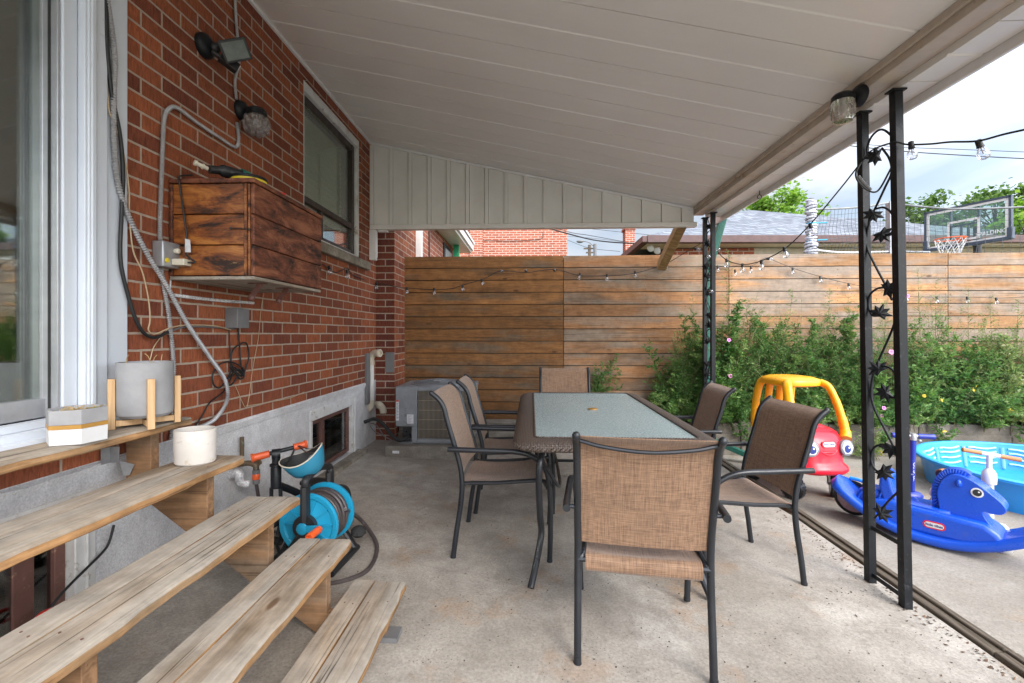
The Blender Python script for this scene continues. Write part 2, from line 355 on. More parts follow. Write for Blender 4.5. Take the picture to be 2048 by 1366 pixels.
def concrete(name, c1, c2, rust=True, spk=True, sc=1.0, blotch=.5, dark=(.13, .11, .09), bump=.5):
    t = NT(name); v = t.co('World')
    n1 = t.noise(v, 1.3*sc, 7, .6); n2 = t.noise(v, 7*sc, 8, .7); n3 = t.noise(v, 90*sc, 4, .7)
    col = t.mix(t.ramp(n1, [(.35, 0), (.65, 1)]), c1, c2)
    col = t.mix(t.math('MULTIPLY', t.ramp(n2, [(.4, 0), (.62, 1)]), blotch), col, tuple(x*.66 for x in c2))
    if rust:
        rn = t.noise(t.co('World', loc=(3.7, 8.1, 0)), 2.6, 7, .65); col = t.mix(t.math('MULTIPLY', t.ramp(rn, [(.56, 0), (.70, 1)]), .55), col, (.36, .21, .11))
        ln = t.noise(t.co('World', loc=(13.7, 2.1, 0)), 2.0, 8, .7); col = t.mix(t.math('MULTIPLY', t.ramp(ln, [(.57, 0), (.68, 1)]), .5), col, (.55, .52, .47))
    if spk:
        s1 = t.ramp(t.vor(v, 55), [(.10, 1), (.2, 0)]); s2 = t.ramp(t.noise(v, 6, 4), [(.42, 0), (.6, 1)])
        col = t.mix(t.math('MULTIPLY', t.math('MULTIPLY', s1, s2), .75), col, dark)
    col = t.mix(1, col, t.ramp(n3, [(.28, .70), (.66, 1.12)]), 'MULTIPLY')
    t.set(col, .88, Specular_IOR_Level=.3)
    t.bump(t.math('ADD', t.math('MULTIPLY', n3, .6), t.math('MULTIPLY', t.noise(v, 260*sc, 3), .5)), bump, .004)
    return t.m
M['patio'] = concrete('patio_concrete', (.44, .405, .36), (.315, .28, .24))
M['path'] = concrete('path_concrete', (.36, .33, .29), (.28, .25, .21), blotch=.25, rust=True)
M['parging'] = concrete('parging', (.74, .735, .745), (.55, .535, .535), rust=False, spk=False, sc=1.4, blotch=.35, bump=.8)
M['curb'] = concrete('curb_concrete', (.30, .275, .24), (.15, .13, .105), rust=False, sc=1.2)
M['stone'] = concrete('sill_stone', (.40, .36, .30), (.2, .17, .13), rust=False, sc=4)
M['soil'] = concrete('soil', (.10, .07, .045), (.05, .035, .025), rust=False, sc=3)
M['lawn'] = concrete('lawn', (.10, .13, .05), (.07, .09, .035), rust=False, sc=2)

t = NT('soffit_metal'); v = t.co('World')
col = t.mix(t.ramp(t.noise(v, .9, 4), [(.3, 0), (.7, 1)]), (.76, .735, .70), (.69, .66, .625))
t.set(col, .33, Specular_IOR_Level=.5)
t.bump(t.noise(t.co('World', scale=(.6, 1.6, 1)), 5, 2), .22, .02); M['soffit'] = t.m
M['beam'] = pm('beige_beam_paint', (.52, .44, .36), (.44, .37, .30), .5, spots=(.36, .27, .19), spsc=9, bump=.1)
M['fascia'] = pm('white_aluminium', (.74, .73, .72), (.66, .65, .64), .35)
M['gable'] = pm('cream_siding', (.70, .685, .645), (.63, .61, .57), .45, bump=.05, sc=3)
M['vinyl'] = pm('white_vinyl', (.60, .645, .71), (.55, .59, .65), .35, sc=3)
M['white_paint'] = pm('old_white_paint', (.66, .66, .65), (.52, .51, .49), .6, spots=(.30, .24, .18), spsc=12, bump=.4, bsc=40)
M['brown_sash'] = pm('brown_sash', (.15, .065, .05), (.10, .045, .035), .55, spots=(.26, .15, .10), spsc=25)
M['dark_sash'] = pm('dark_bronze', (.035, .022, .018), None, .4)
M['alu'] = pm('grey_aluminium', (.42, .43, .45), (.33, .34, .36), .4, .5)
M['galv'] = pm('galvanised_steel', (.44, .44, .45), (.32, .32, .33), .42, .5, sc=14)
M['black_metal'] = pm('black_painted_iron', (.009, .011, .014), (.006, .007, .009), .45, bump=.25, bsc=120, spots=(.035, .036, .04), spsc=40, Specular_IOR_Level=.3)
M['chair_metal'] = pm('black_powder_coat', (.018, .021, .026), (.012, .014, .018), .33, bump=.1, bsc=300)
M['black_plastic'] = pm('black_plastic', (.018, .018, .02), None, .45)
M['black_rubber'] = pm('black_rubber', (.022, .022, .022), None, .75)
M['grey_plastic'] = pm('grey_plastic', (.17, .17, .175), (.14, .14, .145), .5)
M['white_plastic'] = pm('ivory_plastic', (.62, .57, .46), None, .45)
M['pvc'] = pm('white_pvc', (.66, .65, .63), (.52, .50, .46), .45, spots=(.28, .25, .20), spsc=8)
M['pvc_fit'] = pm('cream_pvc', (.58, .52, .42), (.46, .40, .31), .5, spots=(.22, .17, .12), spsc=14)
M['ac_grey'] = pm('ac_grey_paint', (.22, .235, .255), (.17, .18, .195), .4, spots=(.12, .12, .12), spsc=5, bump=.05)
M['ac_wire'] = pm('ac_guard_wire', (.40, .34, .26), (.30, .26, .21), .5)
M['ac_fin'] = pm('ac_coil', (.06, .048, .036), None, .6)
M['paper'] = pm('label_paper', (.66, .67, .70), (.5, .5, .53), .5, sc=40)
M['print'] = pm('label_print', (.10, .10, .12), None, .6)
M['red_print'] = pm('red_print', (.55, .06, .03), None, .5)
M['yellow'] = pm('yellow_label', (.75, .58, .03), None, .5)
M['red'] = pm('red_plastic_bit', (.6, .03, .02), None, .4)
M['orange'] = pm('orange_grip', (.62, .10, .025), (.5, .075, .02), .45)
M['bright_orange'] = pm('orange_plastic', (.85, .12, .02), None, .35)
M['teal'] = pm('blue_reel_plastic', (.015, .30, .50), (.012, .26, .44), .35)
M['helmet'] = pm('helmet_teal', (.03, .22, .34), (.025, .19, .30), .35)
M['foam'] = pm('helmet_pad', (.32, .33, .35), (.05, .05, .06), .9, sc=60)
M['hose'] = pm('grey_hose', (.075, .06, .058), (.05, .04, .04), .35)
M['hose_red'] = pm('hose_red_stripe', (.28, .05, .04), None, .4)
M['brass'] = pm('old_brass', (.20, .13, .07), (.10, .08, .06), .5, .6, spots=(.2, .25, .2))
M['foil'] = pm('foil', (.75, .75, .77), (.45, .45, .46), .3, .35, sc=60, bump=.8, bsc=70, bd=.01)
M['wire_tan'] = pm('tan_wire', (.50, .38, .24), None, .6)
M['wire_white'] = pm('white_wire', (.66, .66, .68), None, .6)
M['planter_grey'] = pm('planter_grey', (.32, .32, .33), (.24, .24, .25), .8, sc=6, bump=.2)
M['planter_white'] = pm('planter_white', (.60, .60, .61), (.54, .54, .54), .6)
M['gold'] = pm('gold_band', (.48, .26, .06), None, .4, .3)
M['pot_white'] = pm('white_pot', (.60, .565, .53), (.52, .485, .44), .6, spots=(.45, .38, .3), spsc=40)
M['straw'] = pm('straw', (.45, .32, .15), None, .8)
M['moss'] = pm('moss', (.18, .20, .03), None, .9)
M['green_metal'] = pm('green_downspout', (.02, .15, .11), (.018, .12, .09), .4)
M['shingle_dark'] = pm('brown_fascia', (.11, .055, .05), (.08, .04, .038), .5)
M['cream_wall'] = pm('cream_stone', (.60, .52, .42), (.5, .43, .34), .8)
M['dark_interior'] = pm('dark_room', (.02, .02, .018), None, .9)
M['curtain'] = pm('green_curtain', (.36, .40, .33), (.28, .32, .26), .9, sc=3)
M['blind'] = pm('cream_blind', (.62, .60, .46), (.5, .5, .38), .8, sc=3)
M['pink'] = pm('pink_petal', (.80, .30, .62), (.7, .2, .5), .6)
M['yellow_petal'] = pm('yellow_leaf', (.75, .52, .05), (.6, .5, .06), .6)
def plast(name, c, rough=.28, **k):
    return pm(name, c, tuple(x*.86+.006 for x in c), rough, sc=5, bump=.06, bsc=90, spots=tuple(x*.8+.025 for x in c), spsc=11, Coat_Weight=.12, **k)
M['toy_blue'] = plast('toy_blue', (.006, .085, .62)); M['toy_red'] = plast('toy_red', (.78, .012, .035), .33)
M['toy_yellow'] = plast('toy_yellow', (.92, .42, .005), .33); M['toy_white'] = plast('toy_white', (.75, .74, .74), .4)
M['toy_black'] = plast('toy_black', (.012, .013, .015), .35); M['toy_navy'] = plast('toy_navy', (.01, .03, .33), .35)
M['pool_blue'] = plast('pool_blue', (.02, .31, .86), .4); M['pool_light'] = plast('pool_light', (.06, .46, .90), .4)
M['pool_wave'] = plast('pool_wave', (.45, .82, .95), .4); M['cork'] = pm('wooden_grip', (.52, .23, .09), (.42, .17, .06), .5); M['toy_pinkclear'] = plast('pink_wheel_disc', (.55, .36, .42), .3)
M['lettering_navy'] = pm('navy_lettering', (.01, .03, .20), None, .5)
M['lettering_white'] = pm('white_lettering', (.78, .78, .80), None, .5)
# glass
def glassy(name, tint=(1, 1, 1), fac=.2, rough=.03, gcol=(1, 1, 1), extra=None):
    t = NT(name); tr = t.n('BsdfTransparent'); t.l(tint, tr.inputs['Color']); gl = t.n('BsdfGlossy'); gl.inputs['Roughness'].default_value = rough; t.l(gcol, gl.inputs['Color'])
    mxs = t.n('MixShader'); lw = t.n('LayerWeight'); lw.inputs['Blend'].default_value = .35
    f = t.math('ADD', t.math('MULTIPLY', lw.outputs['Fresnel'], .75), fac); t.l(f, mxs.inputs['Fac']); t.l(tr, mxs.inputs[1]); t.l(gl, mxs.inputs[2])
    t.l(mxs, t.o.inputs['Surface']); return t.m
M['pane'] = glassy('window_glass', (.92, .97, .93), .05); M['pane_dark'] = glassy('dark_window_glass', (.6, .65, .66), .12)
M['bulb'] = glassy('bulb_glass', (.96, .97, 1), .10, .05)
M['jar'] = glassy('jar_glass', (.84, .82, .78), .14, .12)
M['bubble'] = pm('bubbled_jar_glass', (.30, .26, .245), (.22, .19, .18), .06, Alpha=.42, Specular_IOR_Level=1.0)
M['flood_lens'] = pm('floodlight_lens', (.14, .17, .155), (.09, .11, .10), .12)
M['board_glass'] = glassy('backboard_glass', (.75, .84, .82), .04, .1)
t = NT('frosted_table_glass'); v = t.co('Object', scale=(1, 2.2, 1))
n1 = t.noise(v, 105, 3, .6, .8)
t.set(t.mix(t.ramp(t.noise(t.co(), 2, 3), [(.3, 0), (.7, 1)]), (.44, .60, .63), (.38, .53, .56)), t.ramp(n1, [(.3, .18), (.7, .34)]), Specular_IOR_Level=.8, Coat_Weight=.4, Coat_Roughness=.25)
t.bump(n1, .25, .002); M['table_glass'] = t.m
t = NT('sling_fabric'); v = t.co()
a = t.noise(t.co(scale=(1, .035, .035)), 330, 3, .75); b = t.noise(t.co(scale=(.035, 1, 1)), 300, 3, .75)
f = t.math('ADD', t.math('MULTIPLY', a, .5), t.math('MULTIPLY', b, .5))
big = t.noise(v, 4, 4)
col = t.mix(t.ramp(f, [(.40, 0), (.60, 1)]), (.135, .075, .044), (.335, .205, .125)); col = t.mix(1, col, t.ramp(big, [(.3, .9), (.7, 1.1)]), 'MULTIPLY')
t.set(col, .62, Specular_IOR_Level=.35, Sheen_Weight=.25, Sheen_Roughness=.5); t.bump(f, .5, .0015); M['sling'] = t.m
M['sling_hem'] = pm('sling_hem', (.30, .18, .10), (.22, .13, .07), .7, sc=150)
t = NT('brown_wicker'); v = t.co(rot=(0, 0, R(45)))
sp = t.n('SeparateXYZ'); t.l(v, sp.inputs[0])
def sn(a, k): return t.math('SINE', t.math('MULTIPLY', a, k))
f = t.math('MULTIPLY', sn(sp.outputs[0], 520), sn(sp.outputs[1], 520)); zz = sn(t.math('ADD', sp.outputs[2], t.math('MULTIPLY', sp.outputs[0], .6)), 700)
f2 = t.math('ADD', t.math('MULTIPLY', t.math('ADD', f, t.math('MULTIPLY', zz, .4)), .4), .5)
t.set(t.mix(f2, (.028, .021, .017), (.18, .135, .11)), .5, Specular_IOR_Level=.5); t.bump(f2, .9, .004); M['wicker'] = t.m
t = NT('grey_shingles'); g = t.n('NewGeometry'); v = t.co(src=g.outputs['Position'], scale=(1, 1, 1))
b = t.n('TexBrick'); v2 = t.n('CombineXYZ'); sp = t.n('SeparateXYZ'); t.l(g.outputs['Position'], sp.inputs[0]); t.l(t.math('ADD', sp.outputs[0], t.math('MULTIPLY', sp.outputs[1], .37)), v2.inputs[0]); t.l(sp.outputs[2], v2.inputs[1]); t.l(v2, b.inputs['Vector'])
b.inputs['Scale'].default_value = 1; b.inputs['Brick Width'].default_value = .33; b.inputs['Row Height'].default_value = .075; b.inputs['Mortar Size'].default_value = .008; b.inputs['Bias'].default_value = 0
t.l((.21, .23, .265), b.inputs['Color1']); t.l((.12, .135, .165), b.inputs['Color2']); t.l((.07, .075, .09), b.inputs['Mortar'])
t.set(t.mix(1, b.outputs['Color'], t.ramp(t.noise(t.co('World', scale=(1, 1, 3)), 5, 6), [(.3, .75), (.7, 1.25)]), 'MULTIPLY'), .9); t.bump(b.outputs['Fac'], -.5, .02); M['shingle'] = t.m
def leaf(name, c1, c2, c3=None, tl=.35):
    t = NT(name); r = t.attr(); col = t.ramp(r, [(0, c1), (.6, c2), (1, c3 or c2)])
    t.set(col, .55, Specular_IOR_Level=.3); tr = t.n('BsdfTranslucent'); t.l(t.mix(1, col, (1.25, 1.35, .6), 'MULTIPLY'), tr.inputs['Color'])
    m_ = t.n('MixShader'); m_.inputs['Fac'].default_value = tl; t.l(t.b, m_.inputs[1]); t.l(tr, m_.inputs[2]); t.l(m_, t.o.inputs['Surface']); return t.m
M['leaf_dark'] = leaf('dark_weed_leaf', (.035, .10, .03), (.10, .22, .06), (.22, .31, .10))
M['leaf_mid'] = leaf('weed_leaf', (.06, .16, .045), (.17, .30, .09), (.33, .40, .16))
M['leaf_pale'] = leaf('pale_weed_leaf', (.12, .21, .07), (.27, .34, .15), (.42, .42, .22))
M['leaf_tree'] = leaf('maple_leaf', (.10, .20, .03), (.21, .36, .06), (.32, .46, .11), .45)
M['leaf_tree2'] = leaf('shade_tree_leaf', (.05, .10, .03), (.10, .18, .055), (.17, .25, .09), .4)
M['stem'] = pm('green_stem', (.13, .17, .06), (.16, .12, .06), .7)
M['bark'] = pm('bark', (.13, .10, .075), (.08, .06, .045), .9, bump=.6, bsc=25, bd=.02)
M['rope'] = pm('net_cord', (.20, .21, .22), (.30, .31, .31), .8)
M['net'] = pm('black_net', (.10, .11, .12), None, .8)
M['white_rope'] = pm('white_net', (.75, .75, .76), None, .7)
M['tape'] = pm('wrapped_pole', (.70, .71, .75), (.20, .20, .26), .5, sc=35)
M['cable_black'] = pm('black_cable', (.012, .013, .014), None, .5)
M['backframe'] = pm('backboard_frame', (.055, .075, .11), None, .4)
M['socket_white'] = pm('floodlight_shell', (.10, .10, .10), None, .4)
M['litter'] = pm('dry_litter', (.17, .085, .04), (.07, .045, .03), .9)
M['gravelbit'] = pm('dark_grit', (.07, .055, .045), None, .9)
M['orange_tint'] = pm('bulb_filament', (.2, .12, .05), None, .5)
# =================== SETTING ===================
b = MB(); b.add([(-60, -40, -.30), (90, -40, -.30), (90, 110, -.30), (-60, 110, -.30)], [(0, 1, 2, 3)]); struct(b.build('ground', M['lawn']))
XE = 1.975
b = MB(); x0 = WX-.3; n = 14; 
b.prism([(x0, -3, FZ(x0)), (XE-.075, -3, FZ(XE-.075)), (XE-.075, -3, -.29), (x0, -3, -.29)], (0, 8.3, 0)); o = b.build('patio_slab', M['patio'], bev=.008); struct(o); 
# slab edge leans a little in plan
for vtx in o.data.vertices:
    if vtx.co.x > 1: vtx.co.x += .045*(vtx.co.y-2)/3.3*.6
b = MB(); b.box((XE+.03, -3, -.29), (12, 5.3, -.150)); o = b.build('path', M['path'], bev=.008); struct(o)
for vtx in o.data.vertices:
    if vtx.co.x < 3: vtx.co.x += .045*(vtx.co.y-2)/3.3*.6
b = MB()
for i in range(5):
    y0 = -3+i*1.66
    b.box((XE-.07, y0, -.28), (XE+.025, y0+1.655, -.128-.004*(i % 2)))
    b.box((XE-.03, y0, -.28), (XE-.012, y0+1.655, -.118))
o = b.build('timber_edging', M['old_timber'], bev=.006); tag(o, 'long dark weathered timber strip between patio and path', 'edging')
for vtx in o.data.vertices: vtx.co.x += .045*(vtx.co.y-2)/3.3*.6+random.uniform(-.003, .003)
# litter along the strip
b = MB(); rd = random.Random(3)
for i in range(420):
    y = rd.uniform(1.2, 3.4)+rd.gauss(0, .12); x = XE-.10-abs(rd.gauss(0, .05))-(.0 if rd.random() < .75 else rd.uniform(0, .35)); z = FZ(x)+.002; a = rd.uniform(0, 6.28); l = rd.uniform(.003, .012); w_ = l*rd.uniform(.2, .6)
    dx, dy = math.cos(a)*l, math.sin(a)*l; ex, ey = -math.sin(a)*w_, math.cos(a)*w_; h = rd.uniform(.002, .006)
    b.add([(x-dx, y-dy, z), (x+ex, y+ey, z+h*.5), (x+dx, y+dy, z+h), (x-ex, y-ey, z)], [(0, 1, 2), (0, 2, 3)], rd.choice([0, 0, 1]))
o = b.build('dry_litter', [M['litter'], M['gravelbit']], sm=0, norm=False); tag(o, 'brown crumbs of dry litter gathered along the timber strip', 'litter', kind='stuff')
b = MB()
for i in range(900):
    x = rd.uniform(-.9, 1.85); y = rd.uniform(1.0, 4.9) if rd.random() < .6 else rd.uniform(.9, 2.4); z = FZ(x)+.001; a = rd.uniform(0, 6.28); l = rd.uniform(.0015, .006); w_ = l*rd.uniform(.3, .8)
    dx, dy = math.cos(a)*l, math.sin(a)*l; ex, ey = -math.sin(a)*w_, math.cos(a)*w_; h = rd.uniform(.001, .003)
    b.add([(x-dx, y-dy, z), (x+ex, y+ey, z+h), (x+dx, y+dy, z+h*.6), (x-ex, y-ey, z)], [(0, 1, 2), (0, 2, 3)])
o = b.build('grit', M['gravelbit'], sm=0, norm=False); tag(o, 'fine dark grit scattered over the concrete patio', 'grit', kind='stuff')

# ---- garden curb and bed ----
b = MB()
for i in range(9):
    x0 = -1.5+i*.95; x1 = x0+.944
    b.box((x0, 5.16, -.2), (x1, 5.33, .205-.012*(i % 2)), rnd=i*.1); b.box((x0, 5.14, -.2), (x1, 5.16, .09-.012*(i % 2)))
o = b.build('garden_curb', M['curb'], bev=.012); tag(o, 'low grey stone curb along the foot of the wooden fence', 'curb')
b = MB(); rows = []
for j in range(6):
    rows.append([Vector((-1.4+i*.24, 5.335+j*.03, .135+.03*math.sin(i*1.7+j)*math.cos(i*.6))) for i in range(34)])
b.sheet(rows, .02); o = b.build('garden_soil', M['soil']); struct(o)

# ---- fence ----
YF = 5.49; FT = 2.11; PB = .1455
xa = PY(808, 600, YF).x; xb = PY(1127, 600, YF).x; xc = PY(1458, 600, YF).x; xd = xc+(xc-xb)*1.28; xe = xd+2.5
fr = thing('wooden_fence', 'horizontal board wooden fence running behind the dining table and weeds', 'fence', (xb, YF, .1))
for k, (u0, u1, mt) in enumerate([(xa, xb, 'fence_a'), (xb, xc, 'fence_b'), (xc, xd, 'fence_c'), (xd, xe, 'fence_c')]):
    b = MB()
    for i in range(14):
        z1 = FT-i*PB; jit = random.uniform(-.0015, .0015)
        b.box((u0+.003, YF+jit, z1-PB+.0075), (u1-.003, YF+.028+jit, z1), rnd=random.random())
    o = b.build('board_panel', M[mt], fr, bev=.003)
    o['label'] = ['warm brown sheltered fence panel', 'half weathered fence panel', 'bleached tan fence panel', 'bleached tan fence panel'][k]
    for pxx in (u0, (u0+u1)/2):
        b = MB(); b.box((pxx-.04, YF+.04, 0), (pxx+.05, YF+.13, FT-.02)); b.build('fence_post', M['fence_a'], fr, bev=.003)
    b = MB(); b.box((u0+.004, YF+.0295, .06), (u1-.004, YF+.035, FT-.03)); b.build('gap_shade_sheet', M['black_rubber'], fr, sm=0)  # black sheet added behind the boards, standing in for shade in the gaps
    b = MB()
    for i in range(13):
        for xx in (u0+.03, u1-.03, (u0+u1)/2):
            for dz in (.035, .105): b.lathe([(.0035, 0), (.0035, -.0025)], (xx, YF-.001, FT-i*PB-dz), (0, 1, 0), 6)
    b.build('screw_heads', M['black_metal'], fr, sm=0)

# ---- house ----
HB = thing('brick_house', 'red brick house wall with light grey foundation beside the stairs', 'house', (WX, 2, 0))
yd0, yd1 = -.35, W(247, 500).y; zd0, zd1 = .80, 2.95
yw0 = W(607, 400).y; yw1 = 4.60; zw0 = 1.93; zw1 = 3.135
ZF = .672
def wallx(name, X, yr, zr, holes, mat, par, depth=.1, zrag=None, segs=1):
    ys = sorted(set([yr[0], yr[1]]+[h for q in holes for h in q[:2]])); zs = sorted(set([zr[0], zr[1]]+[h for q in holes for h in q[2:]]))
    b = MB()
    for i in range(len(ys)-1):
        for j in range(len(zs)-1):
            cy, cz = (ys[i]+ys[i+1])/2, (zs[j]+zs[j+1])/2
            if any(q[0] < cy < q[1] and q[2] < cz < q[3] for q in holes): continue
            b.add([(X, ys[i], zs[j]), (X, ys[i+1], zs[j]), (X, ys[i+1], zs[j+1]), (X, ys[i], zs[j+1])], [(0, 1, 2, 3)], rnd=.5)
    for q in holes:
        a = [(q[0], q[2]), (q[1], q[2]), (q[1], q[3]), (q[0], q[3])]
        for k in range(4):
            p, r_ = a[k], a[(k+1) % 4]; b.add([(X, p[0], p[1]), (X, r_[0], r_[1]), (X-depth, r_[0], r_[1]), (X-depth, p[0], p[1])], [(0, 1, 2, 3)], rnd=.5)
    # back and ends make it a solid wall
    b.add([(X, yr[1], zr[0]), (X-depth, yr[1], zr[0]), (X-depth, yr[1], zr[1]), (X, yr[1], zr[1])], [(0, 1, 2, 3)])
    b.add([(X, yr[0], zr[1]), (X, yr[1], zr[1]), (X-depth, yr[1], zr[1]), (X-depth, yr[0], zr[1])], [(0, 1, 2, 3)])
    return b.build(name, mat, par, sm=0, norm=False)
wallx('brick_wall', WX, (-3, 5.07), (ZF, 3.45), [(yd0, yd1, zd0, zd1), (yw0, yw1, zw0, zw1)], M['brick_x'], HB, .11)
# basement openings
b1 = (3.53, 4.47, .03, .575); b2 = (-.2, W(190, 972).y, -.05, .575)
fo = wallx('foundation', WX-.002, (-3, 5.07), (-.2, ZF), [b1, b2], M['parging'], HB, .11)
b = MB()      # parging lip
ys = [-3+i*.09 for i in range(90)]
rows = [[Vector((WX-.004, y, ZF-.006)) for y in ys], [Vector((WX+.009+.003*math.sin(y*23), y, ZF-.012+.005*math.sin(y*11)+.003*math.sin(y*37))) for y in ys], [Vector((WX+.002, y, ZF-.05)) for y in ys]]
b.sheet(rows, .006); b.build('foundation_lip', M['parging'], HB)
b = MB(); b.box((WX-.5, 5.07, -.2), (-1.522, 6.14, 5.5)); 
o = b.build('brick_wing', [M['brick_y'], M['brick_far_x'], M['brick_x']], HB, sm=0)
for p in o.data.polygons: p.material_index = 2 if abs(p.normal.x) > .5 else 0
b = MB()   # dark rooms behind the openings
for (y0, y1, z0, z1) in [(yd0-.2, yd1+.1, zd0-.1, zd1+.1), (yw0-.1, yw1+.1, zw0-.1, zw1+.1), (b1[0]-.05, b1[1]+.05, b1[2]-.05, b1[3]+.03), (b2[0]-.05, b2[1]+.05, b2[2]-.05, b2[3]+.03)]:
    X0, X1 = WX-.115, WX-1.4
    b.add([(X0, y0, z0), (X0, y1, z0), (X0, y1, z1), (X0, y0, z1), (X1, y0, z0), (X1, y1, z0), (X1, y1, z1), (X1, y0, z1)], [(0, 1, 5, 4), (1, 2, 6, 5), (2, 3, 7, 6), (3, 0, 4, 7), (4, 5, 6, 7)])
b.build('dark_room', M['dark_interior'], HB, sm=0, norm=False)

# sliding door
b = MB(); X = WX
yA = W(180, 500, .02).y; yB = W(212, 500, .02).y; yC = W(150, 500).y; yD = W(125, 500).y; yE = W(110, 500).y; yG = PX(108, 500, WX-.07).y; yE = W(124, 500).y; yC = W(152, 500).y
dr = MB()
dr.box((X-.02, yB, .79), (X+.016, yd1+.004, 3.2)); dr.box((X-.02, yC+.005, .79), (X+.030, yB-.002, 3.2)); dr.box((X-.02, yC+.025, .79), (X+.040, yC+.045, 3.2)); dr.box((X-.02, yA-.02, .79), (X+.036, yA-.006, 3.2))
dr.box((X-.11, yE, .79), (X+.004, yC+.003, 3.2)); dr.box((X-.11, yd0, 2.93), (X+.01, yE-.002, 3.2))
DO = dr.build('sliding_door', M['vinyl'], HB, bev=.004); DO['label'] = 'sliding glass door with white frame'
b = MB(); b.box((X-.10, yE-.012, .845), (X-.004, yE-.001, 2.93)); b.box((X-.10, yG+.001, .845), (X-.06, yE-.013, 2.93)); b.box((X-.10, yd0, .875), (X-.05, yG, .945))
b.build('sash', M['alu'], DO, bev=.003)
b = MB(); b.box((X-.038, yE-.016, .85), (X-.030, yE-.0125, 2.93)); b.build('gasket', M['black_rubber'], DO)
b = MB(); b.box((X-.12, yd0, .80), (X+.02, yE-.004, .845)); b.box((X-.05, yd0, .845), (X-.01, yE-.004, .872)); b.box((X+.02, yd0, .785), (X+.055, yd1-.06, .822)); b.build('sill', M['vinyl'], DO, bev=.003)
b = MB(); b.box((X-.078, yd0, .946), (X-.072, yG, 2.93)); b.build('glass_pane', M['pane'], DO, sm=0)
b = MB(); rows = []
for j, z in enumerate((.86, 1.9, 2.92)): rows.append([Vector((X-.20+.018*math.sin(i*.9+j*.2)+.010*math.sin(i*2.3), yd0+i*.02, z)) for i in range(int((yG-.10-yd0)/.02))])
b.sheet(rows, .003); b.build('curtain', M['curtain'], DO)

# upper window
X = WX; WN = MB()
WN.box((X-.09, yw0, zw1-.075), (X-.012, yw1, zw1-.002)); WN.box((X-.09, yw1-.055, zw0+.02), (X-.012, yw1-.002, zw1-.076)); WN.box((X-.09, yw0, zw0), (X-.012, yw1-.002, zw0+.035)); WN.box((X-.09, yw0+.002, zw0+.036), (X-.012, yw0+.04, zw1-.077))
wo_ = WN.build('window', M['white_paint'], HB, bev=.004); wo_['label'] = 'tall window with white frame and dark sash'
b = MB(); ym = W(655, 470).y
zr_ = 2.245
b.box((X-.085, yw0+.041, zr_-.025), (X-.045, yw1-.10, zr_+.025)); b.box((X-.085, yw0+.041, zw1-.14), (X-.045, yw1-.10, zw1-.078)); b.box((X-.085, yw1-.115, zw0+.04), (X-.04, yw1-.056, zw1-.078))
b.box((X-.085, ym-.02, zw0+.06), (X-.045, ym+.02, zr_-.025)); b.box((X-.085, yw0+.041, zw0+.036), (X-.045, yw1-.116, zw0+.075))
b.build('sash', M['dark_sash'], wo_, bev=.003)
b = MB(); b.box((X-.068, yw0+.041, zw0+.076), (X-.063, yw1-.116, zw1-.141)); b.build('glass_pane', M['pane'], wo_, sm=0)
b = MB(); rows = []
for k in range(18):
    z = zw1-.15-k*.046; rows.append([Vector((X-.13, yw0, z)), Vector((X-.13, yw1-.15, z))]); rows.append([Vector((X-.145, yw0, z-.023)), Vector((X-.145, yw1-.15, z-.023))])
b.sheet(rows, .002); b.build('blind', M['blind'], wo_)
b = MB(); p = W(690, 480, -.11); b.box((X-.16, ym+.1, zw0+.08), (X-.155, ym+.28, zr_-.06)); b.build('notice', M['paper'], wo_, sm=0)
b = MB(); ys_ = W(735, 535).y
pts = []
b.box((X-.04, yw0-.02, zw0-.085), (X+.055, ys_-.05, zw0-.002)); b.build('stone_sill', M['stone'], HB, bev=.008, seg=3)

# basement windows
for q, lab, lbl in ((b1, 'far', 'small basement window with white painted frame'), (b2, 'near', 'basement window below the stairs')):
    y0, y1, z0, z1 = q; b = MB(); X = WX
    f = .085
    b.box((X-.07, y0, z1-f), (X+.006, y1, z1)); b.box((X-.07, y1-f, z0), (X+.006, y1, z1-f-.002)); b.box((X-.07, y0, z0), (X+.006, y0+.04, z1-f-.002))
    b.box((X-.05, y1-f*.55, z0), (X+.016, y1-f*.45, z1-.01)); b.box((X-.07, y1-f-.06, z1-f-.06), (X-.03, y1-f, z1-f)) if 0 else None
    wn = b.build('window', M['white_paint'], HB, bev=.004); wn['label'] = lbl
    b = MB(); ya, yb2 = y0+.042, y1-f-.002; za, zb = z0+.02, z1-f-.004; s_ = .04
    b.box((X-.06, ya, zb-s_), (X-.03, yb2, zb)); b.box((X-.06, yb2-s_, za), (X-.03, yb2, zb-s_)); b.box((X-.06, ya, za), (X-.03, yb2-s_, za+.03))
    if lab == 'far':
        yy = W(652, 880).y; b.box((X-.062, yy-.03, za+.03), (X-.026, yy+.03, zb-s_))
    else: b.box((X-.062, yb2-.17, za+.03), (X-.04, yb2-.10, zb-s_))
    b.build('sash', M['brown_sash'], wn, bev=.003)
    b = MB(); b.box((X-.05, ya, za+.03), (X-.046, yb2-s_, zb-s_)); b.build('glass_pane', M['pane_dark'], wn, sm=0)
    b = MB()
    for k in range(5): b.box((X-.12-.01*(k % 2), ya+.04+k*.17, za+.03), (X-.11, ya+.04+k*.17+(.05 if k % 2 else .09), zb)); 
    b.build('blind', M['curtain'], wn)
    if lab == 'far':
        b = MB(); b.box((X-.03, y0-.1, -.06), (X+.10, y1+.08, .028)); b.build('window_ledge', M['stone'], HB, bev=.01)
# downspout of the wing
b = MB(); pa = PX(840, 500, -1.47); b.box((-1.52, pa.y-.05, 0), (-1.44, pa.y+.04, 5.5)); o = b.build('downspout', M['fascia'], HB, bev=.008); o['label'] = 'white downspout'

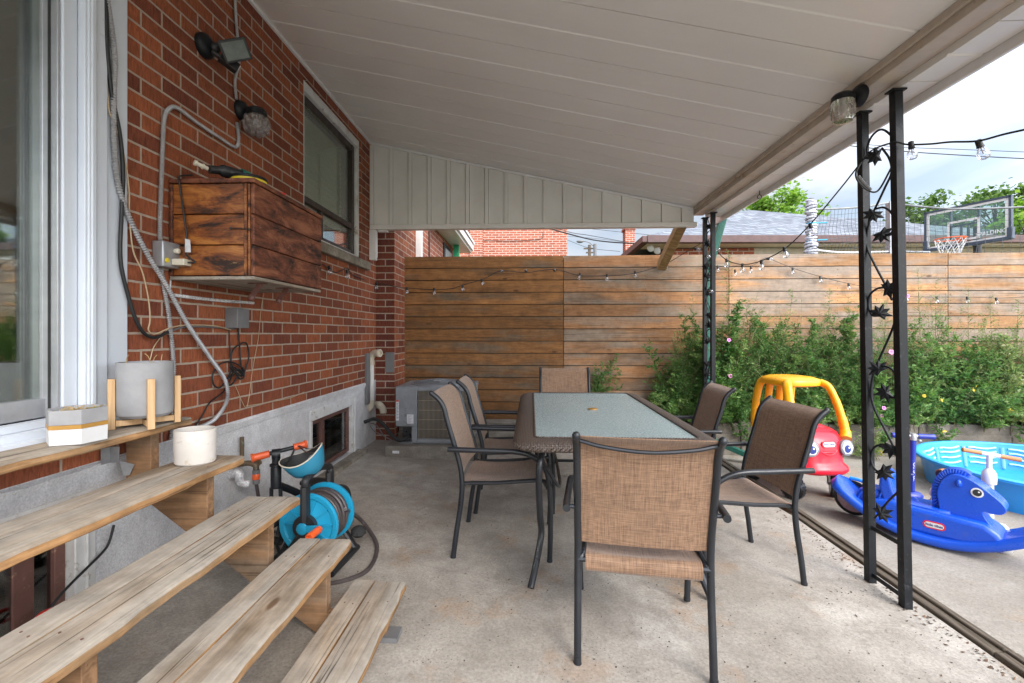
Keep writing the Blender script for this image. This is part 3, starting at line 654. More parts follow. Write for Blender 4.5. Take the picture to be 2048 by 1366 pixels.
# ---- patio roof ----
RT = thing('patio_roof', 'sloping white metal patio roof over the table with beige beam', 'patio roof', (0, 2, 2.4))
YR0 = -0.1; YG = 4.87; xs0, zs0 = WX, 3.235; xs1, zs1 = 1.70, 2.495; slope = (zs1-zs0)/(xs1-xs0)
def ZS(x): return zs0+slope*(x-xs0)
def soffit(xl, xr, name, lab=None):
    P = .43; prof = []; y = YG-.0
    while y > .1:
        prof += [(y, .015), (y-.005, .015), (y-.006, 0), (y-P/2+.010, 0), (y-P/2+.004, .006), (y-P/2-.004, .006), (y-P/2-.010, 0), (y-P+.001, 0)]; y -= P
    vs = []; fs = []
    for (yy, d) in prof: vs += [(xl, yy, ZS(xl)+d), (xr, yy, ZS(xr)+d)]
    for (yy, d) in prof: vs += [(xl, yy, ZS(xl)+.05), (xr, yy, ZS(xr)+.05)]
    m = len(prof)*2
    for i in range(len(prof)-1): fs.append((2*i, 2*i+1, 2*i+3, 2*i+2)); fs.append((m+2*i, m+2*i+2, m+2*i+3, m+2*i+1))
    fs.append((0, m, m+1, 1)); e = m-2; fs.append((e, e+1, m+e+1, m+e))
    for i in range(len(prof)-1): fs.append((2*i, 2*i+2, m+2*i+2, m+2*i)); fs.append((2*i+1, m+2*i+1, m+2*i+3, 2*i+3))
    o = MB().add(vs, fs).build(name, M['soffit'], RT, sm=20)
    return o
soffit(xs0+.001, xs1-.002, 'soffit_panels'); _z = (zs0, zs1)
ZS_ = ZS
def ZS(x): return 2.392
soffit(1.812, 1.962, 'eave_soffit')
ZS = ZS_
b = MB(); b.box((xs1, YR0, 2.425), (1.81, YG+.05, 2.62)); b.box((xs1-.018, YR0, 2.462), (xs1-.001, YG-.03, 2.497)); b.build('beam', M['beam'], RT, bev=.004)
b = MB(); b.bar((xs0+.012, YR0, ZS(xs0)-.012), (xs0+.012, YG, ZS(xs0)-.012), .02, .02); b.bar((xs0+.02, YG-.012, ZS(xs0)-.014), (xs1-.02, YG-.012, ZS(xs1)-.014), .02, .022); b.build('trim', M['fascia'], RT, bev=.002)
b = MB(); b.box((1.964, YR0, 2.347), (1.982, YG+.3, 2.56)); b.box((1.9835, YR0, 2.45), (2.09, YG+.3, 2.54)); b.build('fascia', M['fascia'], RT, bev=.003)
b = MB()
b.prism([(xs0-.2, YR0, ZS(xs0-.2)+.16), (2.06, YR0, ZS(2.06)+.16), (2.06, YR0, ZS(2.06)+.20), (xs0-.2, YR0, ZS(xs0-.2)+.20)], (0, 4.9, 0)); b.build('roof_deck', M['shingle'], RT, sm=0)
# gable panel closing the far end
b = MB(); zb = 2.345; x0, x1 = xs0+.02, 1.70; bw = .2055; x = x0+.03; GY = YG
b.prism([(x0, GY+.012, zb), (x1, GY+.012, zb), (x1, GY+.012, ZS(x1)+.03), (x0, GY+.012, ZS(x0)+.03)], (0, .02, 0))
def gp(xa_, xb_, yy, d): b.prism([(xa_, yy, zb), (xb_, yy, zb), (xb_, yy, ZS(xb_)-.022), (xa_, yy, ZS(xa_)-.022)], (0, d, 0))
while x < x1-.06:
    xe_ = min(x+.160, x1-.01); gp(x, xe_, GY, .0115)
    if x+.203 < x1: gp(x+.166, x+.2035, GY-.012, .0235)
    x += bw
b.build('gable_panel', M['gable'], RT, sm=0)
b = MB(); b.box((x0-.01, GY-.03, zb-.05), (x1+.02, GY+.05, zb-.002)); b.box((x0-.012, GY-.025, zb), (x0+.03, GY-.0105, ZS(x0)-.03)); b.build('gable_trim', M['gable'], RT, bev=.003)
b = MB(); b.box((xs0+.004, GY-.03, 1.97), (xs0+.075, GY+.02, 2.292)); b.box((xs0+.0755, GY-.025, 2.0), (xs0+.082, GY+.015, 2.28)); b.box((xs0+.09, GY-.02, 2.275), (xs0+.19, GY+.05, 2.293)); b.build('post_stub', M['fascia'], RT, bev=.003)
# lumber brace under the far end of the beam
o = MB().bar((1.60, 4.93, 2.36), PY(1338, 512, 5.40)-Vector((.09, 0, .12)), .09, .14, up=(0, 1, 0)).build('lumber_brace', M['brace'], origin=(1.6, 4.93, 2.2), bev=.004)
tag(o, 'short slanting raw lumber brace between fence top and patio roof', 'brace')
# hook
b = MB(); hp = PX(1519, 378, 1.93); hc = Vector((1.93, hp.y, 2.335)); b.tube([hc+Vector((0, 0, .06)), hc+Vector((0, 0, .022))], .003, 6); b.tube([hc+Vector((.018*math.sin(t/12*6.28), 0, .004+.018*math.cos(t/12*6.28))) for t in range(12)], .003, 6, closed=True)
tag(b.build('ring_hook', M['black_metal'], origin=hc), 'small black ring hook under the eave near the roof edge', 'hook')
# ceiling screw eye bits
# ---- ornamental posts ----
def leaf_shape(c, s, rot, nrm=(1, 0, 0), th=.003):
    c = Vector(c); x, y, d = frame(nrm); P = []
    tips = [(0, 1), (42, .85), (85, .95), (128, .7), (232, .7), (275, .95), (318, .85)]
    for i, (a, r) in enumerate(tips):
        P.append((a, r)); nx = tips[(i+1) % len(tips)][0]; nx = nx if nx > a else nx+360; P.append(((a+nx)/2, .52 if nx-a < 60 else .26))
    pts = [c+x*(s*r*math.cos(R(a)+rot))+y*(s*r*math.sin(R(a)+rot)) for a, r in P]
    vs = [c+d*(s*.18)]+pts+[c-d*(th)+d*(s*.18)]+[p-d*th for p in pts]; n = len(pts); fs = []
    for i in range(n):
        j = (i+1) % n; fs += [(0, 1+i, 1+j), (n+1, n+2+j, n+2+i), (1+i, n+2+i, n+2+j, 1+j)]
    return vs, fs
# cord hanging by the lower window
P_c = [W(u, v, .02) for u, v in [(228, 1050), (218, 1085), (205, 1105), (170, 1140), (130, 1180), (95, 1222), (70, 1250)]]
tag(MB().tube(smooth(P_c, 6), .005, 7).build('black_cord', M['cable_black'], origin=P_c[0], sm=70), 'thin black cord slanting down past the window below the stairs', 'cord')
P_c = [W(u, v, .03) for u, v in [(70, 1243), (85, 1226), (108, 1219), (112, 1232), (88, 1246)]]
tag(MB().tube(smooth(P_c, 6, True), .007, 8, closed=True).build('red_cord_loop', M['red'], origin=P_c[0], sm=70), 'red loop lying at the foot of the window below the stairs', 'cord')
def iron_post(X, ya, yb, zt, zb, lab, lean=0.0, name='iron_post', ylean=0.0, trace=None):
    t = thing(name, lab, 'porch post', (X, (ya+yb)/2, zb), group='ornamental iron posts holding the patio roof')
    for y in (ya, yb):
        b = MB(); b.bar((X+lean, y-ylean, zb), (X-lean, y+ylean, zt), .040, .040, up=(1, 0, 0)); b.box((X-lean-.035, y+ylean-.028, zt-.005), (X-lean+.035, y+ylean+.028, zt+.004)); b.build('upright_bar', M['black_metal'], t, bev=.002)
    ym = (ya+yb)/2; hw = (ya-yb)/2-.015
    def XX(z): return X+lean-2*lean*(z-zb)/(zt-zb)
    for z in (zb+.05, zb+.30):
        b = MB(); b.bar((XX(z), ya-ylean-.016, z), (XX(z), yb-ylean+.016, z), .004, .022); b.build('cross_bar', M['black_metal'], t)
    if trace:
        for c_ in trace[0]:
            b = MB(); b.tube(smooth([PX(u, v, X) for u, v in c_], 5), .0055, 7); b.build('scroll', M['black_metal'], t)
        for i, (u, v) in enumerate(trace[1]):
            vs, fs = leaf_shape(PX(u, v, X-.012), .057, i*1.1, (-.62, -.78, .1)); MB().add(vs, fs).build('leaf_ornament', M['black_metal'], t, sm=0)
        return t
    H = zt-zb; P = .62; z = zb+.45; k = 0; S_ = []
    b = MB(); sgn = 1
    while z < zt-.30:
        q = []
        q += [(-hw*sgn*.9, 0), (0, .10), (hw*sgn*.85, .22), (hw*sgn*.95, .33), (hw*sgn*.3, .45), (-hw*sgn*.4, .58)]
        b.tube(smooth([(XX(z+h), ym+s, z+h) for s, h in q], 5), .0045, 6)
        # curl
        cz = z+.36; cc = []
        for i in range(15):
            a = -.3+i/14*4.6; rr = hw*.85*(1-.35*i/14); cc.append((XX(cz), ym+sgn*(hw*.95-hw*.85)+ -sgn*rr*math.cos(a)*1.0, cz+rr*math.sin(a)))
        b.tube(cc, .0045, 6)
        S_ += [(ym-hw*sgn*.55, z+.07), (ym+hw*sgn*.05, z+.30), (ym+hw*sgn*.45, z+.47)]
        z += .50; sgn = -sgn
    b.build('scroll', M['black_metal'], t)
    for i, (yy, zz) in enumerate(S_):
        if zz > zt-.1: continue
        vs, fs = leaf_shape((XX(zz)-.006, yy, zz), .055, i*1.3, (-.45, -.9, 0)); MB().add(vs, fs).build('leaf_ornament', M['black_metal'], t, sm=0)
    return t
SC = [[(1790, 278), (1765, 259), (1744, 272), (1734, 300), (1742, 318), (1752, 310)], [(1764, 296), (1779, 318), (1783, 345), (1770, 375), (1756, 405), (1744, 430), (1736, 455), (1733, 482), (1738, 505), (1755, 540), (1770, 568), (1784, 600)],
 [(1750, 418), (1768, 415), (1784, 427), (1788, 450), (1782, 467), (1768, 470)], [(1792, 610), (1788, 648), (1772, 688), (1757, 722), (1745, 755), (1742, 790), (1750, 820), (1766, 852), (1784, 888), (1795, 915)],
 [(1775, 575), (1755, 577), (1740, 590), (1737, 612), (1744, 630), (1757, 632)], [(1757, 732), (1778, 735), (1792, 750), (1795, 775), (1788, 795), (1770, 790)], [(1785, 893), (1762, 889), (1746, 898), (1742, 920), (1751, 940), (1765, 944)], [(1798, 982), (1776, 1003), (1750, 1036)]]
LV = [(1752, 312), (1747, 428), (1764, 468), (1776, 578), (1759, 627), (1757, 738), (1772, 785), (1783, 897), (1767, 943), (1762, 1026)]
iron_post(1.81, 2.562, 2.331, 2.386, -.149, 'tall black iron post with leaf scrolls in front of the rocking horse', 0, ylean=.030, trace=(SC, LV))
iron_post(1.81, 4.868, 4.66, 2.386, -.147, 'distant black iron post with leaf scrolls beside the green downspout')

# green downspout beside far post
GD = MB()
def spout(mb, p, q, w=.075, d=.055, up=(1, 0, 0)):
    mb.bar(p, q, w, d, up=up)
    p, q = Vector(p), Vector(q)
    dd = (q-p).normalized(); x = dd.cross(Vector(up)).normalized(); z = x.cross(dd)
    for k in (-.028, -.014, 0, .014, .028): mb.bar(p+x*k-z*(d/2+.0016), q+x*k-z*(d/2+.0016), .006, .004, up=up)
gx = PY(1416, 700, 4.98)
A = Vector((2.03, 4.95, 2.42)); B = Vector((gx.x, 4.98, 1.86)); Cc = Vector((gx.x, 4.98, .05)); D = Vector((gx.x+.40, 4.80, -.09))
spout(GD, A, B, up=(0, 1, 0)); spout(GD, B+Vector((0, 0, .03)), Cc, up=(0, 1, 0)); 
GD.bar(Cc+Vector((0, 0, .02)), D, .07, .05)
tag(GD.build('green_downspout', M['green_metal'], origin=(gx.x, 4.98, -.1), bev=.002), 'ribbed green metal downspout behind the distant iron post', 'downspout')
# =================== STAIRS ===================
YE_ = 2.0; YN = .22
TR = [(PY(u, v, 2.0).x, PY(u, v, 2.0).z) for u, v in [(382, 834), (485, 912), (597, 995), (703, 1080), (812, 1165)]]
st = thing('wooden_stairs', 'weathered grey plank stairs going down from the sliding door', 'stairs', (-1.1, 1.1, FZ(-1.1)))
for i, (nx, z) in enumerate(TR):
    back = WX+.06 if i == 0 else nx-.238
    spl = nx-.142 if i else nx-.15
    for (a, b_, m_) in ((back, spl-.003, 'deck_top'), (spl+.003, nx, 'deck_top')):
        b = MB(); n = 26; 
        # plank with slightly eroded front edge
        rows = []
        y0 = YN; y1 = YE_+random.uniform(-.006, .006)+(0.01 if m_ else 0)
        ring = []
        rs = random.random()
        rings = []
        for k in range(n+1):
            y = y0+(y1-y0)*k/n; e = .0035*math.sin(k*1.3+rs*9)+.0025*math.sin(k*2.9+rs*5)
            fr_ = b_+(e if b_ == nx else 0); zt = z+.0012*math.sin(k*.8+rs*4); th = .036
            r_ = .010 if b_ == nx else .003
            rings.append([(a, y, zt-th), (a, y, zt-.003), (a+.003, y, zt), (fr_-r_, y, zt), (fr_-r_*.3, y, zt-r_*.35), (fr_, y, zt-r_), (fr_-e*.5, y, zt-th+.004), (fr_-.004, y, zt-th)])
        b.loft(rings)
        b.r = [rs]*len(b.v)
        o = b.build('tread_board', [M['deck_top'], M['deck_edge']], st, sm=30)
        for p in o.data.polygons:
            if p.normal.z < .35: p.material_index = 1
    b = MB()
    for yy in (1.84, 1.06, .35):
        for xx in (back+.03, spl-.03, spl+.03, nx-.035): b.lathe([(.0032, 0), (.0032, .0012), (.0012, .0006)], (xx, yy+random.uniform(-.012, .012), z+.0008), (0, 0, 1), 8)
    b.build('deck_screws', M['brown_sash'], st, sm=0)
for yy in (1.82, 1.045, .30):
    b = MB(); poly = []
    for i, (nx, z) in enumerate(TR):
        xr = nx-.032; zt = z-.0365
        if i == 0: poly.append((WX+.07, yy, zt))
        poly.append((xr, yy, zt))
        zn = (TR[i+1][1]-.0365) if i < 4 else FZ(xr)+.004
        poly.append((xr, yy, zn))
    poly.append((-.86, yy, FZ(-.86)+.004)); poly.append((WX+.07, yy, .56))
    b.prism(poly, (0, .042, 0)); b.build('stringer', M['stringer'], st, bev=.002)
b = MB()
for yy in (1.815, 1.04):
    b = MB(); b.box((WX+.010, yy-.045, .655), (WX+.014, yy-.004, .72)); b.box((WX+.014, yy-.006, .655), (WX+.05, yy-.002, .72))
    b.prism([(WX+.05, yy-.0035, .665), (WX+.115, yy-.0035, .648), (WX+.095, yy-.0035, .605), (WX+.07, yy-.0035, .60)], (0, -.003, 0)); b.build('steel_bracket', M['galv'], st, bev=.001)
b = MB(); b.box((-.60, 1.80, FZ(-.6)), (-.53, 1.875, FZ(-.6)+.02)); b.build('foot_plate', M['grey_plastic'], st)

# =================== TABLE ===================
tx0, tx1, ty0, ty1 = -.085, .947, 2.215, 4.20; TZ = .652; tcx, tcy = (tx0+tx1)/2, (ty0+ty1)/2
tb = thing('patio_table', 'rectangular patio table with frosted glass top and woven brown rim', 'table', (tcx, tcy, FZ(tcx)), 0)
def rrect(hx, hy, r, z, n=7):
    out = []
    for cx, cy, a0 in ((hx-r, hy-r, 0), (-hx+r, hy-r, 90), (-hx+r, -hy+r, 180), (hx-r, -hy+r, 270)):
        for k in range(n+1):
            a = R(a0+90*k/n); out.append(Vector((tcx+cx+r*math.cos(a), tcy+cy+r*math.sin(a), z)))
    return out
hx, hy = (tx1-tx0)/2, (ty1-ty0)/2
b = MB(); rg = []
prof = [(.108, -.012), (.108, .002), (.098, .006), (.05, .003), (.02, -.002), (.006, -.010), (0, -.022), (.002, -.036), (.012, -.046), (.04, -.044), (.10, -.03), (.108, -.012)]
for (ins, dz) in prof: rg.append(rrect(hx-ins, hy-ins, max(.012, .13-ins), TZ+dz))
b.loft(rg, caps=False); b.build('woven_rim', M['wicker'], tb, sm=60)
def braid(rr_, z, rad, amp, wl, name):
    b = MB(); L = rr_; 
    for ph in (0, math.pi):
        pts = []; acc = 0; m = len(L)
        for i in range(m):
            a, c = L[i], L[(i+1) % m]; l = (c-a).length; k = max(1, int(l/(wl/8)))
            d = (c-a).normalized() if l > 1e-9 else Vector((1, 0, 0)); nrm = Vector((d.y, -d.x, 0))
            for q in range(k):
                p = a+(c-a)*q/k; t_ = (acc+l*q/k)/wl*6.2832+ph
                pts.append(p+nrm*(amp*math.cos(t_))+Vector((0, 0, amp*math.sin(t_))))
            acc += l
        b.tube(pts, rad, 5, closed=True)
    return b.build(name, M['wicker'], tb, sm=60)
braid(rrect(hx-.004, hy-.004, .126, TZ-.030), TZ, .0085, .006, .045, 'braided_edge')
braid(rrect(hx-.105, hy-.105, .03, TZ+.006), TZ, .004, .003, .03, 'braided_edge')
b = MB(); b.prism([(p.x, p.y, TZ-.004) for p in rrect(hx-.104, hy-.104, .02, 0)], (0, 0, .007)); b.build('glass_top', M['table_glass'], tb, bev=.001)
b = MB(); b.lathe([(0, .009), (.02, .009), (.024, .006), (.034, .006), (.036, .001)], (tcx, tcy+.02, TZ+.003), n=24); b.build('umbrella_hole_cap', M['gold'], tb)
for sx in (-1, 1):
    for sy in (-1, 1):
        cx, cy = tcx+sx*(hx-.13), tcy+sy*(hy-.14); zf = FZ(cx)
        b = MB(); out = Vector((sx*.42, sy*1, 0)).normalized()
        q = [Vector((cx, cy, TZ-.045))-out*.22, Vector((cx, cy, TZ-.05))-out*.10, Vector((cx, cy, TZ-.11))-out*.015, Vector((cx, cy, TZ-.22))+out*.015, Vector((cx, cy, (TZ+zf)*.42))-out*.005, Vector((cx, cy, zf+.22))-out*.02, Vector((cx, cy, zf+.10))+out*.05, Vector((cx, cy, zf+.012))+out*.12]
        b.tube(smooth(q, 6), .017, 10); b.build('leg', M['chair_metal'], tb)
b = MB()
for sx in (-1, 1):
    x = tcx+sx*(hx-.17); b.tube([(x, ty0+.2, TZ-.04), (x, ty1-.2, TZ-.04)], .014, 8)
    cx = tcx+sx*(hx-.14)
    q = [Vector((cx, ty0+.16, TZ-.12)), Vector((cx-sx*.10, ty0+.30, .35)), Vector((cx-sx*.12, tcy, .30)), Vector((cx-sx*.10, ty1-.30, .35)), Vector((cx, ty1-.16, TZ-.12))]; b.tube(smooth(q, 8), .010, 8)
for sy in (-1, 1): b.tube([(tx0+.18, tcy+sy*(hy-.16), TZ-.04), (tx1-.18, tcy+sy*(hy-.16), TZ-.04)], .014, 8)
b.tube([(tcx-.40, tcy, .30), (tcx+.40, tcy, .30)], .010, 8)
b.lathe([(.03, 0), (.03, .04), (.022, .04), (.022, 0)], (tcx, tcy, .28))
b.build('under_frame', M['chair_metal'], tb)

# =================== CHAIRS ===================
def make_chair(lab):
    t = thing('patio_chair', lab, 'chair', (0, 0, 0), 0, 'brown sling chairs around the table')
    rear = [(0, 0), (.018, .14), (.040, .28), (.050, .40), (.040, .50), (.010, .61), (-.030, .74), (-.055, .83), (-.085, .875), (-.122, .905)]
    HW = .245
    for s in (-1, 1):
        b = MB(); b.tube(smooth([(s*HW, y, z) for y, z in rear], 4), .0145, 12)
        b.ball((s*HW, -.122, .905), .0155, n=10); b.lathe([(.016, 0), (.016, .012)], (s*HW, 0, 0), n=12)
        b.build('back_tube', M['chair_metal'], t, local=True)
        b = MB(); fl = [(s*(HW+.005), .53, 0), (s*(HW+.012), .535, .20), (s*(HW+.020), .528, .42), (s*(HW+.03), .50, .52), (s*(HW+.04), .44, .575), (s*(HW+.045), .36, .60), (s*(HW+.045), .20, .604), (s*(HW+.043), .02, .606), (s*(HW+.04), -.02, .606)]
        b.tube(smooth(fl, 5), .0145, 12, flat=1.0); b.lathe([(.016, 0), (.016, .012)], (s*(HW+.005), .53, 0), n=12); b.tube([(s*(HW), .012, .602), (s*(HW+.04), .012, .604)], .009, 8)
        b.build('armrest_leg', M['chair_metal'], t, local=True)
        b = MB(); b.tube(smooth([(s*HW, .045, .385), (s*(HW-.02), .07, .405), (s*(HW-.022), .25, .412), (s*(HW-.02), .46, .43), (s*(HW+.015), .528, .43)], 4), .011, 8); b.build('seat_rail', M['chair_metal'], t, local=True)
    b = MB(); b.tube(smooth([(-HW, -.098, .885), (-.15, -.107, .865), (0, -.112, .853), (.15, -.107, .865), (HW, -.098, .885)], 5), .0075, 8); b.build('top_rail', M['chair_metal'], t, local=True)
    b = MB(); b.tube([(-HW, .047, .388), (HW, .047, .388)], .012, 8); b.tube(smooth([(-HW-.01, .52, .40), (-.1, .50, .385), (.1, .50, .385), (HW+.01, .52, .40)], 4), .010, 8); b.build('cross_rail', M['chair_metal'], t, local=True)
    cur = smooth([(y, z, 0) for y, z in [(.052, .455), (.036, .52), (.010, .61), (-.030, .74), (-.055, .83), (-.085, .878), (-.120, .904)]], 4)
    rows = []
    for p in cur:
        rows.append([Vector((x*(HW-.010), p.x-.012*(1-(x*x)) - (.0), p.y)) for x in (-1, -.97, -.75, -.5, -.25, 0, .25, .5, .75, .97, 1)])
    b = MB(); b.sheet(rows, .0035); b.build('back_sling', M['sling'], t, local=True, sm=60)
    cur = smooth([(y, z, 0) for y, z in [(.042, .348), (.030, .362), (.032, .392), (.055, .409), (.16, .404), (.30, .408), (.42, .424), (.485, .432), (.505, .428), (.512, .405)]], 4)
    rows = [[Vector((x*(HW-.030), p.x, p.y-.012*(1-x*x)*(1 if .06 < p.x < .47 else .2))) for x in (-1, -.97, -.7, -.35, 0, .35, .7, .97, 1)] for p in cur]
    b = MB(); b.sheet(rows, .0035); b.build('seat_sling', M['sling'], t, local=True, sm=60)
    return t
ch = make_chair('near brown chair with its back to the camera at the end of the table')
ch.location = (.42, 1.73, FZ(.42)); ch.rotation_euler = (0, 0, R(-8))
G_ = 'brown sling chairs around the table'
dup(ch, (.345, 4.68, FZ(.34)), R(180), 'brown chair at the far end of the table facing the camera', G_)
dup(ch, (-.42, 2.765, FZ(-.42)), R(-90-2), 'brown chair on the left side of the table nearer the stairs', G_)
dup(ch, (-.39, 3.40, FZ(-.39)), R(-90+2), 'brown chair on the left side of the table nearer the air conditioner', G_)
dup(ch, (1.40, 2.70, FZ(1.40)), R(90+5), 'brown chair on the right side of the table nearer the camera', G_)
dup(ch, (1.35, 3.62, FZ(1.35)), R(90-3), 'brown chair on the right side of the table next to the toy car', G_)

# =================== WALL BOX ===================
pw = W(336, 450); ya = pw.y; pr = PY(508, 450, ya); pf = PX(643, 500, pr.x)
bx0, bx1, by0, by1 = WX+.004, pr.x, ya, pf.y; bz0 = PY(508, 556, ya).z; bz1 = PY(508, 362, ya).z
wb = thing('wooden_wall_box', 'weathered brown plank box mounted high on the brick wall', 'box', (bx0, by0, bz0))
hh = (bz1-bz0-.02)/3
b = MB()
for k in range(3): b.box((bx0+.02, by0, bz0+.012+k*hh+.002), (bx1-.05, by0+.018, bz0+.012+(k+1)*hh-.002))
b.build('end_panel', M['box_end'], wb, bev=.004)
b = MB()
for k in range(3): b.box((bx1-.018, by0+.002, bz0+.012+k*hh+.002), (bx1, by1, bz0+.012+(k+1)*hh-.002))
b.build('front_panel', M['box_front'], wb, bev=.004)
b = MB(); b.box((bx1-.047, by0-.004, bz0+.012), (bx1-.034, by0+.02, bz1-.01)); b.box((bx1-.030, by0-.002, bz0+.012), (bx1-.0185, by0+.02, bz1-.012)); b.build('corner_strip', M['box_end'], wb, bev=.002)
b = MB(); b.box((bx0, by0-.004, bz1-.006), (bx1+.004, by1+.01, bz1+.016)); b.box((bx0, by0-.002, bz0+.012), (bx0+.018, by0+.02, bz1-.008)); b.build('lid', M['box_front'], wb, bev=.004)
b = MB(); b.box((bx0, by0+.003, bz0-.006), (bx1-.003, by1-.003, bz0+.010)); b.build('bottom_panel', M['deck_top'], wb, bev=.002)
b = MB(); b.box((bx0, by1-.02, bz0+.012), (bx1-.02, by1-.002, bz1-.008)); b.box((bx0, by0+.021, bz0+.013), (bx0+.01, by1-.022, bz1-.01)); b.build('back_panel', M['box_front'], wb)
b = MB(); zc = (bz0+bz1)/2; b.tube([(bx1-.11, by0-.006, zc+.005), (bx1-.02, by0-.008, zc)], .003, 6); b.ball((bx1-.11, by0-.004, zc+.006), .007); b.ball((bx1-.02, by0-.004, zc), .006); b.build('hook_latch', M['dark_sash'], wb)
for f in (.22, .58):
    b = MB(); y = by0+(by1-by0)*f; b.box((WX+.30, y-.014, bz0-.010), (bx1-.03, y+.014, bz0-.006)); b.bar((bx1-.06, y, bz0-.008), (bx1-.12, y+.02, bz0-.075), .028, .004, up=(0, 1, 0)); b.ball((bx1-.12, y+.02, bz0-.078), .017, (1, .8, 1)); b.build('metal_bracket', M['brown_sash'], wb)

# items on the box
zt = bz1+.0165
c0 = Vector((bx0+.17, by0+.07, zt+.012))
t = thing('garden_spray_head', 'black and green sprayer with pale nozzle lying on the wall box', 'sprayer', c0)
b = MB(); b.tube(smooth([c0+Vector((.0, -.03, .045)), c0+Vector((.04, .03, .055)), c0+Vector((.09, .09, .045)), c0+Vector((.12, .16, .03))], 5), [.020]*4+[.030]*5+[.034]*4+[.026]*3, 12); b.tube(smooth([c0+Vector((.05, .05, .04)), c0+Vector((.0, .09, .015)), c0+Vector((-.05, .10, .012))], 5), .018, 8); b.build('sprayer_body', M['black_plastic'], t)
b = MB(); b.tube([c0+Vector((-.004, -.034, .046)), c0+Vector((-.03, -.075, .057))], .0095, 10); b.lathe([(.013, 0), (.013, .01), (.005, .011)], c0+Vector((-.03, -.075, .057)), (-.5, -.8, .2), 12); b.lathe([(.014, 0), (.014, .006)], c0+Vector((-.014, -.05, .05)), (-.5, -.8, .2), 12); b.build('nozzle', M['white_plastic'], t)
b = MB(); b.tube([c0+Vector((.085, .075, .052)), c0+Vector((.105, .115, .045))], .0345, 12); b.build('green_band', M['green_metal'], t)
c1 = Vector((bx1-.10, by0+.12, zt))
t = thing('round_tin', 'flat round black tin with yellow label on the wall box', 'tin', c1)
MB().lathe([(.08, 0), (.084, .004), (.084, .012), (.08, .013)], c1, n=32).build('tin_base', M['black_plastic'], t)
MB().lathe([(.0805, .0131), (.0805, .024)], c1, n=32).build('label_band', M['yellow'], t)
MB().lathe([(.083, .0242), (.085, .030), (.083, .038), (.07, .040), (0, .040)], c1, n=32).build('tin_lid', M['black_metal'], t)
b = MB(); c2 = Vector((bx1-.03, by0+.25, zt+.006)); b.bar(c2, c2+Vector((.01, .05, .004)), .028, .012); o = b.build('red_clip', M['red'], origin=c2, bev=.002); tag(o, 'small red plastic clip on the edge of the wall box', 'clip')
b = MB(); c2 = Vector((bx1-.035, by0+.33, zt+.005)); b.bar(c2, c2+Vector((.0, .17, .0)), .02, .010); o = b.build('grey_tool', M['alu'], origin=c2, bev=.002); tag(o, 'slim grey tool lying behind the red clip on the wall box', 'tool')

# =================== WALL LIGHTS, CONDUITS, WIRES ===================
def conduit(pts, r, lab, name='conduit', mat='galv', n=8, ribs=True, parent=None, sn_=8):
    P = smooth(pts, sn_); 
    if ribs:      # resample finely and alternate the radius
        L = [0]
        for i in range(1, len(P)): L.append(L[-1]+(P[i]-P[i-1]).length)
        step = max(r*.5, .0042); k = int(L[-1]/step); Q = []; j = 0
        for i in range(k+1):
            d = min(i*step, L[-1]-1e-6)
            while L[j+1] < d: j += 1
            f = (d-L[j])/(L[j+1]-L[j]+1e-9); Q.append(P[j].lerp(P[j+1], f))
        rr = [r*(1.08 if i % 2 else .76) for i in range(len(Q))]; b = MB().tube(Q, rr, n)
    else: b = MB().tube(P, r, n)
    if parent: return b.build(name, M[mat], parent, sm=70)
    return tag(b.build(name, M[mat], origin=P[-1], sm=22 if ribs else 70), lab, 'cable' if not ribs else 'conduit')
conduit([W(u, v, .03) for u, v in [(210, -60), (214, 0), (223, 60), (229, 120), (227, 180), (227, 240), (229, 300), (235, 360), (252, 420)]]+[W(u, v, .035) for u, v in [(290, 500), (335, 575), (375, 648), (420, 715), (450, 760), (454, 800), (430, 838), (392, 858), (372, 872)]], .011, 'long thick grey flexible conduit crossing the wall diagonally to the steps')
conduit([W(u, v, .014) for u, v in [(468, -40), (472, 40), (478, 120), (470, 160), (473, 200)]], .0085, 'thin armoured conduit from the roof down to the jar lamp on the wall')
conduit([W(u, v, .014) for u, v in [(474, 245), (477, 280), (470, 294), (440, 276), (395, 246), (355, 216), (338, 218), (328, 240), (325, 300), (322, 380), (320, 440), (320, 482)]], .010, 'armoured conduit looping from the jar lamp to the outlet box')
conduit([W(u, v, .014) for u, v in [(322, 536), (328, 575), (336, 620), (343, 680), (347, 730), (347, 790), (345, 850), (342, 880)]], .010, 'armoured conduit running down from the outlet box behind the grey pot')
conduit([W(u, v, .030) for u, v in [(212, -40), (213, 60), (216, 120), (224, 190), (240, 270), (246, 350), (243, 430), (241, 520), (256, 590), (272, 640), (290, 668), (312, 675), (335, 664)]], .0075, 'black cable hanging beside the white door frame', 'cable', 'cable_black', ribs=False)
conduit([W(u, v, .026) for u, v in [(208, -40), (209, 60), (212, 140), (218, 220), (234, 262), (250, 320), (258, 380), (259, 430), (266, 500), (285, 545), (297, 600), (300, 640), (297, 660), (310, 668), (340, 656), (375, 650), (430, 652), (462, 660)]], .003, 'thin tan wire trailing past the outlet box to the grey box', 'cable', 'wire_tan', 6, False)
conduit([W(u, v, .010) for u, v in [(335, 664), (370, 654), (420, 654), (470, 658)]], .005, 'dark wire bundle clipped under the white wire bundle', 'cable', 'grey_plastic', 6, False)
conduit([W(u, v, .008) for u, v in [(338, 655), (310, 690), (300, 720)]], .0022, 'short tan wire hanging above the grey pot', 'cable', 'wire_tan', 6, False)
conduit([W(u, v, .008) for u, v in [(528, 582), (522, 620), (516, 680), (505, 740), (497, 800), (490, 814), (470, 770)]], .0018, 'fine tan wire hanging straight down from the wall box', 'cable', 'wire_tan', 6, False)
